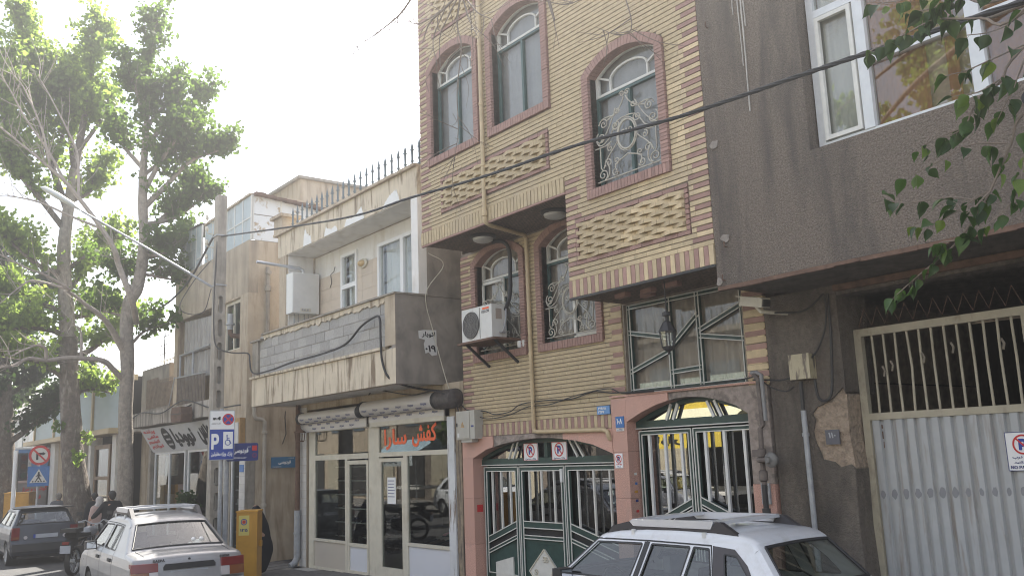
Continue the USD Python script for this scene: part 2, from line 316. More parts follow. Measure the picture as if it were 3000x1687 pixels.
def cut(iv, holes):
    for a, b in holes:
        out = []
        for p, q in iv:
            if b <= p or a >= q: out.append((p, q)); continue
            if a-p > .012: out.append((p, a))
            if q-b > .012: out.append((b, q))
        iv = out
    return iv
PITCH_Z, JT = .0635, .0125
def courses(x0, x1, z0, z1, Y, holes, quoinL=True, quoinR=True, phase=0):
    n = int(round((z1-z0)/PITCH_Z)); ph = (z1-z0)/n
    for r in range(n):
        za, zb_ = z0+r*ph, z0+(r+1)*ph-JT; zm = (za+zb_)/2
        hs = []
        for h in holes:
            g = h.intersection(LineString([(x0-1, zm), (x1+1, zm)]))
            if not g.is_empty: hs.append((g.bounds[0]-.01, g.bounds[2]+.01))
        ql = (.24 if (r//2) % 2 else .31) if quoinL else 0; qr = (.24 if (r//2) % 2 else .31) if quoinR else 0
        redrow = (r+phase) % 2 == 0
        segs = []
        if ql: segs.append((x0, x0+ql, 'red' if redrow else 'yellow', True))
        if qr: segs.append((x1-qr, x1, 'red' if redrow else 'yellow', True))
        x = x0+ql-(r % 2)*.11*(1 if not ql else .0)-(.1 if r % 2 else 0)
        while x < x1-qr:
            a, b = max(x, x0+ql), min(x+.205, x1-qr)
            if b-a > .02: segs.append((a, b, 'yellow', False))
            x += .205
        for a, b, c, q in segs:
            for p, s in cut([(a, b)], hs):
                if s-p > .015: brick(p, s-(.002 if not q else .003), za, zb_, Y, c, R.uniform(-.001, .003))
def surround(xc, zb, Y):
    w, th = .125, .035; ho = HW; zs = zb+1.74
    n = 34; hgt = (zs-zb-w)/n*1.0
    for s in (-1, 1):
        for i in range(n):
            z = zb+w+i*hgt
            xa, xb = (xc-ho, xc-ho+w) if s < 0 else (xc+ho-w, xc+ho)
            brick(xa, xb, z, z+hgt-.006, Y, 'red', th+R.uniform(0, .004), dep=.19)
    m = 25; bw = 2*ho/m
    for i in range(m): brick(xc-ho+i*bw, xc-ho+(i+1)*bw-.006, zb, zb+w-.004, Y, 'red', th+R.uniform(0, .004), dep=.19)
    r = (ho*ho+RISE*RISE)/(2*RISE); cz = zs+RISE-r; a = math.asin(ho/r); m = 26
    for i in range(m):                                   # the arch's voussoirs
        t0, t1 = -a+2*a*i/m+.002, -a+2*a*(i+1)/m-.002
        c = [(r-w, t0), (r-w, t1), (r, t1), (r, t0)]; yy = Y-th-R.uniform(0, .004)
        q = [(xc+rr*math.sin(t), cz+rr*math.cos(t)) for rr, t in c]
        v = np.array([[q[0][0], yy, q[0][1]], [q[1][0], yy, q[1][1]], [q[1][0], Y+.19, q[1][1]], [q[0][0], Y+.19, q[0][1]],
                      [q[3][0], yy, q[3][1]], [q[2][0], yy, q[2][1]], [q[2][0], Y+.19, q[2][1]], [q[3][0], Y+.19, q[3][1]]])
        BR.append((v, 'red', v.mean(0)))
def weave(x0, x1, z0, z1, Y):
    b = .06
    for (xa, xb, za, zb_) in ((x0, x1, z1-b, z1), (x0, x1, z0, z0+b)):
        n = int((xb-xa)/.2)
        for i in range(n): brick(xa+i*(xb-xa)/n, xa+(i+1)*(xb-xa)/n-.005, za+.004, zb_-.008, Y, 'red', .012)
    n = int((z1-z0-2*b)/PITCH_Z)
    for xa in (x0, x1-b):
        for i in range(n): brick(xa, xa+b-.008, z0+b+i*(z1-z0-2*b)/n, z0+b+(i+1)*(z1-z0-2*b)/n-JT, Y, 'red', .012)
    xa, xb, za, zb_ = x0+b+.005, x1-b-.01, z0+b, z1-b-.005
    nx = max(1, int(round((xb-xa)/.2))); nz = max(1, int(round((zb_-za)/.058))); w = (xb-xa)/nx; h = (zb_-za)/nz
    for i in range(nx):
        for j in range(nz):
            a, c = (.0, .055) if (i+j) % 2 else (.055, .0)
            brick(xa+i*w, xa+(i+1)*w-.004, za+j*h, za+(j+1)*h-.007, Y, 'yellow', a, c)
def soldiers(x0, x1, z0, z1, Y, pitch, alt, p=.012):
    n = int(round((x1-x0)/pitch)); w = (x1-x0)/n
    for i in range(n): brick(x0+i*w, x0+(i+1)*w-(.014 if not alt else .007), z0, z1-.008, Y, ('red' if i % 2 == 0 else 'yellow') if alt else 'yellow', p+R.uniform(0, .006))
outer = [arch_poly(x, z, HW, z+1.74, RISE) for x, z, y in WIN]
opening = [arch_poly(x, z+.125, HW-.125, z+1.72, RISE-.06) for x, z, y in WIN]
PA = (-12.02, -9.24, 6.16, 6.75); PB = (-8.76, -6.76, 4.66, 5.29); PC = (-12.2, -10.9, 9.32, 10.2); PD = (-10.5, -9.3, 9.32, 10.2)
rects = [sbox(a, c-.005, b, d+.005) for a, b, c, d in (PA, PB, PC, PD)]
hb = outer[:3]+rects
courses(BX0, BX1, 5.95, ZTOP, YB, hb)
soldiers(BX0, BXM-.004, ZL, 5.95, YB, .080, False)
courses(BXM, BX1, 4.475, 5.95, YB, hb, phase=1)
soldiers(BXM, BX1, ZR, 4.475, YB, .0725, True)
for a, b, c, d in (PA, PB, PC, PD): weave(a, b, c, d, YB)
for x, z, y in WIN: surround(x, z, y)
STW = sbox(-8.98, 2.9, -6.9, 4.24)
courses(WX0, -6.60, 2.72, 5.70, YW, outer[3:]+[STW, sbox(-9.3, 2.5, -6.6, 2.93)], True, False)
for r in range(16):                                      # the striped jambs of the stair window
    z = 2.93+r*.0815
    for xa, xb in ((-9.26 if r % 4 < 2 else -9.2, -9.0), (-6.88, -6.58)):
        brick(xa, xb, z, z+.066, YW, 'red' if r % 2 else 'yellow', .006)
soldiers(-12.6, -9.3, 2.52, 2.72, YW, .0725, True)
BR.sort(key=lambda b: np.linalg.norm(b[2]-CAM))
near = [b for b in BR if (abs(b[2][1]-YB) < .01 or b[2][0] > -9.3 or b[2][2] < 5.0)]
pick = set(id(b) for b in near[:300])
rest = {'yellow': MB(), 'red': MB()}
for b in BR:
    if id(b) in pick: MB().raw(b[0], MB.BF).build('brick', Mt[b[1]+'_brick'], bb)
    else: rest[b[1]].raw(b[0], MB.BF)
rest['yellow'].build('yellow_brickwork', Mt['yellow_brick'], bb, kind='stuff')
rest['red'].build('red_brickwork', Mt['red_brick'], bb, kind='stuff')

wall = MB()
wall.poly(Polygon([(BX0+.03, ZL+.03), (BXM+.03, ZL+.03), (BXM+.03, ZR+.03), (BX1-.03, ZR+.03), (BX1-.03, ZTOP), (BX0+.03, ZTOP)]).difference(unary_union(opening[:3])), 'xz', YB+.014, YB+.23)
wall.poly(sbox(WX0+.03, 2.45, -6.6, 5.74).difference(unary_union(opening[3:]+[sbox(-8.96, 2.96, -6.92, 4.22), sbox(-9.3, 2.4, -6.5, 2.92)])), 'xz', YW+.014, YW+.28)
wall.box(WX0, WX0+.03, YW+.03, 17.5, -.3, ZTOP-.02); wall.box(BX0, BX0+.03, YB+.02, YW+.6, ZL+.03, ZTOP-.01)
wall.box(BX1-.03, BX1, YB+.02, YW+.6, ZR+.03, ZTOP-.01); wall.box(BXM, BXM+.03, YB+.24, YW+.02, ZR+.04, ZL+.02)
wall.box(WX0+.04, -6.46, 9.62, 17.4, 2.96, ZTOP); wall.box(-6.52, -6.47, 9.3, 17.2, -.1, 2.94)
wall.build('wall', Mt['mortar'], bb)
MB().box(WX0-.02, BX1+.01, YB-.06, 17.6, ZTOP, ZTOP+.12).build('roof_coping', Mt['concrete'], bb)
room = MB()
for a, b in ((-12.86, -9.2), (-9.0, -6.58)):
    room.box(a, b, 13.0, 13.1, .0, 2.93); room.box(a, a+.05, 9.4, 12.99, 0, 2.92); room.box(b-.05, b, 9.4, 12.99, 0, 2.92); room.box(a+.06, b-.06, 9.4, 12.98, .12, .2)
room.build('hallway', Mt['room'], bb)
# underside of the bay: thin bricks laid flat
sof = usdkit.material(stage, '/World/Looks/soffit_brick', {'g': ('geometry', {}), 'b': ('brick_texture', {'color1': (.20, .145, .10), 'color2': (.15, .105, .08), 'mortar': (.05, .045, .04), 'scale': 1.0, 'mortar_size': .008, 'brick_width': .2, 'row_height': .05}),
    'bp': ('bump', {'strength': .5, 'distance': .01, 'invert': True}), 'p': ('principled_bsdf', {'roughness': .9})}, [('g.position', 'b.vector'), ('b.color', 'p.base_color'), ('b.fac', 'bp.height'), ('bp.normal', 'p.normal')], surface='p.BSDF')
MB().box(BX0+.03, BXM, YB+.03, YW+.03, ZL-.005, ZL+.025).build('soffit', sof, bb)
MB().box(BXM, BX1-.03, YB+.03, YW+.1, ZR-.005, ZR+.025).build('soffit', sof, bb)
MB().box(BX0, BXM, YB-.012, YB+.03, ZL-.03, ZL-.002).build('drip_edge', Mt['red_brick'], bb)
MB().box(BXM, BX1, YB-.012, YB+.03, ZR-.03, ZR-.002).build('drip_edge', Mt['dark_metal'], bb)
for x, y in ((-8.3, 8.35), (-7.9, 8.42), (-7.45, 8.38), (-8.1, 8.62)):
    MB().obox((x, y, ZR-.035), (.24, .09, .06), rz=R.uniform(-12, 12)).build('loose_soffit_brick', Mt['red_brick'], bb)
# windows
teal = mat('teal_metal', (.055, .10, .092), .45, .12, 8)
def window(i, curt, casement='green_metal'):
    xc, zb, Y = WIN[i]; w = node('window', bb); yg = Y+.15; hw = HW-.125; z0 = zb+.125; zt = zb+1.44; op = opening[i]
    fan = MB(); ring_ = op.difference(op.buffer(-.05)).intersection(sbox(xc-1, zt, xc+1, zb+3)); fan.poly(ring_, 'xz', yg-.03, yg+.02)
    fan.box(xc-hw, xc+hw, yg-.032, yg+.022, zt-.035, zt)
    a = [(xc-.34, zt, ), (xc-.34, zt+.15)]; arc = [(xc+.34*math.cos(t), zt+.15+.15*math.sin(t)) for t in np.linspace(math.pi, 0, 11)]
    for p, q in [((xc-.34, zt), (xc-.34, zt+.15)), ((xc+.34, zt), (xc+.34, zt+.15)), ((xc-.34, zt+.15), (xc-hw+.02, zt+.27)), ((xc+.34, zt+.15), (xc+hw-.02, zt+.27))]+list(zip(arc[:-1], arc[1:])):
        fan.bar((p[0], yg-.012, p[1]), (q[0], yg-.012, q[1]), .026, .034)
    fan.build('fanlight_frame', Mt['white_metal'], w)
    fr = MB(); b = .04
    fr.box(xc-hw, xc-hw+b, yg-.03, yg+.02, z0, zt-.04); fr.box(xc+hw-b, xc+hw, yg-.03, yg+.02, z0, zt-.04)
    fr.box(xc-hw+b, xc+hw-b, yg-.03, yg+.02, z0, z0+b); fr.box(xc-hw+b, xc+hw-b, yg-.03, yg+.02, zt-.075, zt-.04); fr.box(xc-.022, xc+.022, yg-.035, yg+.02, z0+b, zt-.08)
    fr.build('casement_frame', teal, w)
    MB().poly(op.intersection(sbox(xc-1, zt, xc+1, zb+3)).buffer(-.02), 'xz', yg-.002, yg+.002).build('pane', Mt['glass'], w)
    for s in (-1, 1): MB().box(*sorted((xc+s*.022, xc+s*(hw-b))), yg-.002, yg+.002, z0+b, zt-.08).build('pane', Mt['glass'], w)
    xs = np.linspace(xc-hw-.05, xc+hw+.05, 60); yy = yg+.06+(.004 if i < 3 else .012)*np.sin(xs*42+i)+.004*np.sin(xs*17)
    v = np.vstack([np.c_[xs, yy, np.full(60, z0-.02)], np.c_[xs, yy, np.full(60, zb+2.05)]])
    MB().raw(v, [[k, k+1, 61+k, 60+k] for k in range(59)]).build('curtain', Mt[curt], w, smooth=True)
    return w, xc, yg, z0, zt, hw
for i in range(5): 
    W = window(i, 'curtain_grey' if i < 3 else 'curtain_brown')
    if i == 4:
        w, xc, yg, z0, zt, hw = W; f = MB()
        f.bar((xc+.02, yg-.05, z0+.05), (xc+.02, yg-.05, z0+.62), .05, .03); f.bar((xc-.005, yg-.05, z0+.05), (xc+hw-.03, yg-.05, z0+.05), .05, .03); f.build('white_sash', Mt['white_metal'], w)
    if i == 3:
        w, xc, yg, z0, zt, hw = W; f = MB()
        f.bar((xc-hw+.06, yg-.05, zt-.08), (xc+.02, yg-.05, zt-.08), .05, .03); f.bar((xc-hw+.06, yg-.05, z0+.3), (xc-hw+.06, yg-.05, zt-.08), .04, .03); f.bar((xc+.02, yg-.05, z0+.1), (xc+.02, yg-.05, zt-.06), .05, .03); f.build('white_sash', Mt['white_metal'], w)
# wrought iron scroll grilles
def spiral(cx, cz, r, t0, turns, d=1, n=26):
    """from the outside, starting at angle t0 (degrees), winding in."""
    t = np.linspace(0, 1, n); a = math.radians(t0)+d*2*math.pi*turns*t; rr = r*(1-.86*t)
    return np.c_[cx+rr*np.cos(a), cz+rr*np.sin(a)]
def grille(xc, y, zb, label=None):
    g = MB()
    def ln(p, r=.0085):
        p = np.asarray(p, float); g.tube(np.c_[xc+p[:, 0]*.96, np.full(len(p), y), zb+p[:, 1]*.83], r*1.1, 5)
    def bez(a, b, c, d, n=14):
        t = np.linspace(0, 1, n)[:, None]; a, b, c, d = map(np.array, (a, b, c, d)); return (1-t)**3*a+3*t*(1-t)**2*b+3*t*t*(1-t)*c+t**3*d
    ln([(-.60, 0), (.60, 0)], .009); e = np.linspace(0, 2*math.pi, 40)
    ln(np.c_[.165*np.cos(e), .62+.235*np.sin(e)], .013); ln(np.c_[.19*np.cos(e), .62+.265*np.sin(e)], .007)
    for s in (-1, 1):
        S = lambda p: np.c_[s*np.asarray(p)[:, 0], np.asarray(p)[:, 1]]
        ln(S([(.62, .56), (.40, .56), (.30, .60)])); ln(S([(.52, .56), (.52, .22), (.47, .16)]))
        for cx, cz, r, t0, tn, d in ((.49, .10, .095, 250, 1.5, -1), (.25, .09, .07, 200, 1.4, 1), (.37, .27, .075, 320, 1.4, 1), (.22, .26, .06, 300, 1.3, -1), (.49, .72, .10, 60, 1.6, -1), (.43, .93, .085, 40, 1.5, 1), (.21, .83, .08, 120, 1.5, 1), (.05, 1.29, .05, 20, 1.3, 1), (.15, 1.06, .06, 60, 1.4, -1), (.06, .68, .06, 150, 1.3, 1), (.33, .50, .06, 100, 1.3, -1)):
            ln(S(spiral(cx, cz, r, t0, tn, d)))
        ln(S(bez((.46, .01), (.30, .05), (.36, .25), (.43, .33)))); ln(S(bez((.0, .30), (.2, .22), (.33, .22), (.19, .04))))
        ln(S(bez((.59, .72), (.55, .5), (.40, .62), (.33, .66)))); ln(S(bez((.33, .66), (.2, .9), (.14, .92), (.0, .91))))
        ln(S(bez((.55, .62), (.30, .78), (.22, 1.06), (.19, 1.10)))); ln(S(bez((.36, .96), (.28, 1.0), (.1, 1.02), (.02, 1.24))))
        ln(S(bez((.52, .93), (.48, 1.06), (.34, 1.02), (.20, 1.0)))); ln(S(bez((.47, .20), (.4, .38), (.3, .42), (.18, .56))))
    return g.build('window_grille', Mt['grille_metal'], bb, smooth=True, label=label)
for i in (2, 3, 4): grille(WIN[i][0], WIN[i][2]+.03, WIN[i][1]+.2)
# soffit lamps
for x, y in ((-11.5, 8.45), (-9.75, 8.5)):
    l = node('ceiling_lamp', bb)
    MB().lathe([(0, 0), (.21, 0), (.22, -.03), (.19, -.05), (0, -.05)], (x, y, ZL-.006), 24).build('lamp_base', Mt['dark_metal'], l, smooth=40)
    MB().lathe([(.17, 0), (.16, -.035), (.11, -.06), (0, -.07)], (x, y, ZL-.057), 24).build('lamp_glass', mat('lamp_glass', (.45, .45, .43), .3, .05), l, smooth=40)
# downpipe
p = MB(); p.tube([(-10.74, YB-.055, ZTOP-.1), (-10.75, YB-.055, ZL+.08), (-10.75, YB-.04, ZL-.02), (-10.76, YB+.03, ZL-.05), (-10.97, YW-.11, ZL-.06), (-10.99, YW-.06, ZL-.1), (-11.0, YW-.05, ZL-.22), (-11.0, YW-.05, 2.60), (-10.98, YW-.055, 2.55), (-10.92, YW-.055, 2.53), (-9.42, YW-.055, 2.50), (-9.35, YW-.055, 2.47), (-9.33, YW-.055, 2.40), (-9.33, YW-.02, 2.36)], .034, 10)
for z in (8.6, 7.6, 6.6): p.lathe([(.034, 0), (.042, .005), (.042, .04), (.034, .045)], (-10.75, YB-.055, z), 10)
p.lathe([(.034, 0), (.046, .01), (.046, .09), (.034, .1)], (-10.75, YB-.055, 5.8), 10)
p.build('downpipe', Mt['yellow_pipe'], bb, smooth=40)
# granite cladding of the gateways
PX = [(-13.0, -12.70), (-9.28, -8.99), (-6.93, -6.62)]
for n, (a, b) in enumerate(PX):
    zs = [.05, .75, 1.5, 2.16] if n == 0 else [.1, .8, 1.55, 2.18, 2.92] if n == 1 else [.1, .9, 1.75]
    for z0, z1 in zip(zs[:-1], zs[1:]): MB().box(a, b, YW-.03, YW+.26, z0+.002, z1-.002).build('granite_slab', Mt['granite'], bb)
    if n == 2: MB().box(a, b, YW-.018, YW+.26, 1.752, 2.92).build('bare_cement', Mt['cement'], bb, label='bare grey cement where the pink granite has fallen off')
def under(x, pts): return np.interp(x, *zip(*pts))
A1 = [(-12.70, 2.16), (-12.3, 2.30), (-11.9, 2.375), (-11.4, 2.425), (-10.99, 2.44), (-10.6, 2.425), (-10.1, 2.375), (-9.7, 2.30), (-9.28, 2.16)]
A2 = [(-8.99, 2.585), (-8.7, 2.70), (-8.4, 2.79), (-8.1, 2.845), (-7.9, 2.855), (-7.6, 2.83), (-7.3, 2.76), (-7.1, 2.69), (-6.93, 2.585)]
def spandrel(A, x0, x1, top, m, nm, y0=-.03):
    xs = [x0]+[x for x, z in A if x0 < x < x1]+[x1]
    MB().poly([(x0, top)]+[(x, under(x, A)) for x in xs]+[(x1, top)], 'xz', YW+y0, YW+.26).build(nm, m, bb)
spandrel(A1, -12.998, -12.12, 2.512, Mt['granite'], 'granite_slab'); spandrel(A1, -12.118, -10.35, 2.512, Mt['cement'], 'bare_cement', -.01); spandrel(A1, -10.348, -9.29, 2.512, Mt['granite'], 'granite_slab')
spandrel(A2, -8.988, -8.2, 2.93, Mt['granite'], 'granite_slab'); spandrel(A2, -8.198, -6.932, 2.93, Mt['cement'], 'bare_cement', -.01)
MB().box(-9.29, -6.62, YW-.04, YW+.1, 2.934, 2.96).build('granite_sill', Mt['granite'], bb)
# gates
def strip(m, p, q, y, w=.014, t=.012): m.bar((p[0], y, p[1]), (q[0], y, q[1]), w, t)
def outline(m, pts, y): [strip(m, a, b, y) for a, b in zip(pts, pts[1:]+pts[:1])]
YG = 9.17
def gate(name, x0, x1, z0, zt, A, label):
    g = node(name, bb, label); fr = MB(); tr = MB()
    xs = np.linspace(x0, x1, 15); top = [(x, under(x, A)) for x in xs]
    ap = Polygon([(x0, zt)]+[(x1, zt)]+[(x, z-.002) for x, z in top[::-1]]).buffer(0)
    fr.poly(ap.difference(ap.buffer(-.06)), 'xz', YG, YG+.06); fr.box(x0, x1, YG-.012, YG+.07, zt-.05, zt+.05)
    tr.box(x0, x1, YG-.03, YG-.013, zt-.05, zt-.036)
    return g, fr, tr, ap
# garage gate: three leaves
x0, x1, z0, zt = -12.70, -9.28, .2, 2.08
g, fr, tr, ap = gate('garage_gate', x0, x1, z0, zt, A1, 'wide dark green garage gate with white bars')
L = [(-12.66, -11.72), (-11.70, -10.58), (-10.56, -9.31)]
for k, (a, b) in enumerate(L):
    t = .075; c = zt-.07
    fr.box(a, a+t, YG, YG+.05, z0, c); fr.box(b-t, b, YG, YG+.05, z0, c); fr.box(a+t, b-t, YG+.001, YG+.049, c-t, c)
    outline(tr, [(a+.01, z0), (a+.01, c-.01), (b-.01, c-.01), (b-.01, z0)], YG-.004); outline(tr, [(a+t, .3), (a+t, c-t), (b-t, c-t), (b-t, .3)], YG-.004)
    if k == 0: lo = lambda x: .84+(x-a)/(b-a)*.33
    elif k == 1: lo = lambda x: 1.15
    else: lo = lambda x: 1.17-(x-a)/(b-a)*.33
    i0, i1 = a+t, b-t
    fr.bar((i0, YG+.025, lo(i0)-.05), (i1, YG+.025, lo(i1)-.05), .1, .05); fr.bar((i0, YG+.025, lo(i0)-.24), (i1, YG+.025, lo(i1)-.24), .05, .05)
    for dz in (0, -.1, -.215, -.265): strip(tr, (i0, lo(i0)+dz), (i1, lo(i1)+dz), YG-.004)
    MB().poly([(i0, z0), (i1, z0), (i1, lo(i1)-.26), (i0, lo(i0)-.26)], 'xz', YG+.02, YG+.03).build('panel', Mt['green_metal'], g)
    MB().poly([(i0, lo(i0)-.1), (i1, lo(i1)-.1), (i1, lo(i1)-.22), (i0, lo(i0)-.22)], 'xz', YG+.03, YG+.04).build('panel', Mt['black'], g)
    nb = 3
    for j in range(nb):
        x = i0+(j+.6)*(i1-i0)/(nb+.2); MB().box(x-.014, x+.014, YG-.005, YG+.025, lo(x)+.004, c-t-.004).build('bar', Mt['white_metal'], g)
    MB().poly([(i0-.02, lo(i0)), (i1+.02, lo(i1)), (i1+.02, c-t), (i0-.02, c-t)], 'xz', YG+.08, YG+.085).build('pane', Mt['glass_gate'], g)
MB().poly(ap.buffer(-.03), 'xz', YG+.05, YG+.055).build('pane', Mt['glass_gate'], g)
for p, q in (((-11.95, zt+.05), (-11.80, 2.40)), ((-11.83, zt+.05), (-11.68, 2.41)), ((-10.25, zt+.05), (-10.45, 2.42)), ((-10.12, zt+.05), (-10.32, 2.41))):
    MB().bar((p[0], YG-.0, p[1]), (q[0], YG-.0, q[1]), .03, .03).build('bar', Mt['white_metal'], g)
fr.box(-11.04, -10.96, YG, YG+.06, zt+.05, 2.37)
fr.build('frame', Mt['green_metal'], g); tr.build('trim', Mt['white_metal'], g)
d = [(-11.13, .74), (-10.78, .40), (-11.13, .04), (-11.50, .40)]
MB().poly(Polygon(d), 'xz', YG-.01, YG+.019).build('diamond_panel', Mt['white_metal'], g)
orn = MB(); [orn.bar((p[0], YG-.016, p[1]), (q[0], YG-.016, q[1]), .016, .012) for p, q in zip(d, d[1:]+d[:1])]
for cx, cz in ((-11.13, .60), (-11.34, .40), (-10.93, .40)):
    q = spiral(cx, cz, .055, 200, 1.4, 1); orn.tube(np.c_[q[:, 0], np.full(len(q), YG-.016), q[:, 1]], .008, 5)
q = spiral(-11.08, .60, .05, -20, 1.4, -1); orn.tube(np.c_[q[:, 0], np.full(len(q), YG-.016), q[:, 1]], .008, 5)
orn.build('diamond_ornament', Mt['cream_metal'], g, smooth=40)
MB().poly([(-12.40, .0), (-11.93, .0), (-11.93, .58), (-12.40, .47)], 'xz', YG-.006, YG+.019).build('white_panel', Mt['white_metal'], g)
MB().obox((-10.62, YG-.02, 1.86), (.05, .04, .2)).build('lock', Mt['alu'], g)
# entrance gate: two leaves
x0, x1, z0, zt = -8.99, -6.93, .2, 2.53
g, fr, tr, ap = gate('entrance_gate', x0, x1, z0, zt, A2, 'tall dark green entrance gate with white and green bars')
for k, (a, b) in enumerate([(-8.96, -8.0), (-7.98, -6.96)]):
    t = .06; c = zt-.07
    fr.box(a, a+t, YG, YG+.05, z0, c); fr.box(b-t, b, YG, YG+.05, z0, c); fr.box(a+t, b-t, YG+.001, YG+.049, c-t, c)
    outline(tr, [(a+.01, z0), (a+.01, c-.01), (b-.01, c-.01), (b-.01, z0)], YG-.004); outline(tr, [(a+t, .3), (a+t, c-t), (b-t, c-t), (b-t, .3)], YG-.004)
    i0, i1 = a+t, b-t
    lo = (lambda x: 1.16+(x-a)/(b-a)*.42) if k == 0 else (lambda x: 1.60-(x-a)/(b-a)*.42)
    fr.bar((i0, YG+.025, lo(i0)-.04), (i1, YG+.025, lo(i1)-.04), .09, .05)
    for dz in (0, -.09, -.13): strip(tr, (i0, lo(i0)+dz), (i1, lo(i1)+dz), YG-.004)
    for j in range(3):
        x = i0+(j+.45)*(i1-i0)/2.9; MB().box(x-.02, x+.02, YG-.005, YG+.03, lo(x)+.004, c-t-.004).build('bar', Mt['alu'], g)
    MB().box(i0-.02, i1+.02, YG+.08, YG+.085, z0+.3, c-t+.01).build('pane', Mt['glass_gate'], g)
    MB().box(i0, i1, YG+.02, YG+.03, z0, z0+.6).build('panel', Mt['green_metal'], g)
MB().poly(ap.buffer(-.03), 'xz', YG+.05, YG+.055).build('pane', Mt['glass_gate'], g)
for s, xx in ((1, -8.42), (1, -8.30), (-1, -7.48), (-1, -7.60)):
    MB().bar((xx, YG, zt+.05), (xx+s*.1, YG, 2.79), .04, .035).build('bar', Mt['alu'], g)
fr.build('frame', Mt['green_metal'], g); tr.build('trim', Mt['white_metal'], g)
# stair window with slanted bars
sw = node('stair_window', bb, 'wide curtained window with slanting green bars over the entrance'); YS = 9.10
fr = MB(); tr = MB(); X0, X1, Z0, Z1 = -8.96, -6.93, 2.965, 4.215
P_ = [((X0, Z0+.03), (X1, Z0+.03)), ((X0, Z1-.03), (X1, Z1-.03)), ((X0+.03, Z0), (X0+.03, Z1)), ((X1-.03, Z0), (X1-.03, Z1)), ((-8.18, Z0), (-8.18, Z1)), ((-7.67, Z0), (-7.67, Z1)),
      ((X0, 3.83), (-8.18, 3.67)), ((X0, 3.27), (-8.18, 3.50)), ((-8.18, 3.54), (-7.67, 3.92)), ((-8.18, 3.205), (-7.67, 3.22)), ((-7.67, 3.70), (X1, 3.95)), ((-7.67, 3.63), (X1, 3.50))]
for n, (a, b) in enumerate(P_):
    a, b = np.array(a), np.array(b); fr.bar((a[0], YS+.002*(n % 3), a[1]), (b[0], YS+.002*(n % 3), b[1]), .056, .05)
    u = (b-a)/np.linalg.norm(b-a); w_ = np.array([-u[1], u[0]])
    for s in (-1, 1): tr.bar((a[0]+s*w_[0]*.026, YS-.028, a[1]+s*w_[1]*.026), (b[0]+s*w_[0]*.026, YS-.028, b[1]+s*w_[1]*.026), .011, .012)
fr.build('frame', Mt['green_metal'], sw); tr.build('trim', Mt['white_metal'], sw)
for a, b in ((X0, -8.18), (-8.18, -7.67), (-7.67, X1)): MB().box(a, b, YS+.028, YS+.032, Z0, Z1).build('pane', Mt['glass'], sw)
xs = np.linspace(X0-.05, X1+.05, 120); yy = YS+.12+.02*np.sin(xs*26)+.012*np.sin(xs*61)
MB().raw(np.vstack([np.c_[xs, yy, np.full(120, Z0)], np.c_[xs, yy, np.full(120, Z1+.1)]]), [[k, k+1, 121+k, 120+k] for k in range(119)]).build('curtain', Mt['curtain_brown'], sw, smooth=True)
MB().box(X0-.03, X1+.03, YS+.17, YS+.2, Z0-.02, Z1+.2).build('backing', Mt['room'], sw)
# ------------------------------------------------------------------ the grey stucco building
gb = thing('stucco_building', 'dark grey roughcast building with a wide white window and a white iron gate', 'building')
GX1 = 5.0
win = sbox(-5.10, 5.19, -1.9, 8.0)
MB().poly(sbox(-6.435, 3.97, GX1, 10.6).difference(win), 'xz', 8.0, 8.28).build('wall', Mt['stucco'], gb)
w = MB(); w.box(-6.43, GX1, 8.285, 17, 4.0, 10.59)
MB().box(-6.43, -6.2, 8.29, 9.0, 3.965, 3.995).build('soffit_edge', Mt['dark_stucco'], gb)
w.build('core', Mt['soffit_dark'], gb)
e = MB(); n = 40; xs = np.linspace(-6.43, GX1, n)
for a, b in zip(xs[:-1], xs[1:]): e.box(a, b, 7.985+R.uniform(0, .006), 8.03, 3.925+R.uniform(-.008, .008), 3.966)
e.build('drip_edge', Mt['rust'], gb)
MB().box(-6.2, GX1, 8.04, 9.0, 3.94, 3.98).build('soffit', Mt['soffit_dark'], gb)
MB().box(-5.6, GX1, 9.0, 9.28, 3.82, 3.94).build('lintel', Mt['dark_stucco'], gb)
MB().box(-5.6, GX1, 8.94, 8.995, 3.86, 3.93).build('lintel_beam', Mt['rust'], gb)
# ground floor wall: uneven pier with the plaster come off
pier = Polygon([(-6.58, -.1), (-5.60, -.1), (-5.575, .7), (-5.60, 1.3), (-5.585, 1.9), (-5.62, 2.3), (-5.60, 2.9), (-5.61, 3.94), (-6.58, 3.94)])
patch = Polygon([(-5.63, 2.80), (-5.75, 2.70), (-5.86, 2.64), (-5.98, 2.60), (-6.05, 2.53), (-6.02, 2.45), (-6.06, 2.33), (-6.04, 2.20), (-6.00, 2.12), (-5.97, 2.02), (-5.83, 1.99), (-5.76, 1.93), (-5.63, 1.96), (-5.585, 1.92), (-5.615, 2.3), (-5.60, 2.7)])
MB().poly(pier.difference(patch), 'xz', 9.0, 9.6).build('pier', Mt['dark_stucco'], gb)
MB().poly(patch.buffer(.01).intersection(pier), 'xz', 9.022, 9.5).build('bare_render', mat('bare_render', (.32, .25, .185), .95, .3, 16, bump=1.0, bscale=22, bdist=.05), gb, label='patch of bare earth render where the plaster has come off')
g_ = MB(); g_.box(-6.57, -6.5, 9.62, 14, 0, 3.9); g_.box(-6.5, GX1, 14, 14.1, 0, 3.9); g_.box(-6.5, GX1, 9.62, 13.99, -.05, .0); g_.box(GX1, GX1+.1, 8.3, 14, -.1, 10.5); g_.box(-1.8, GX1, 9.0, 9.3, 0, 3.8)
g_.build('garage_room', Mt['room'], gb)
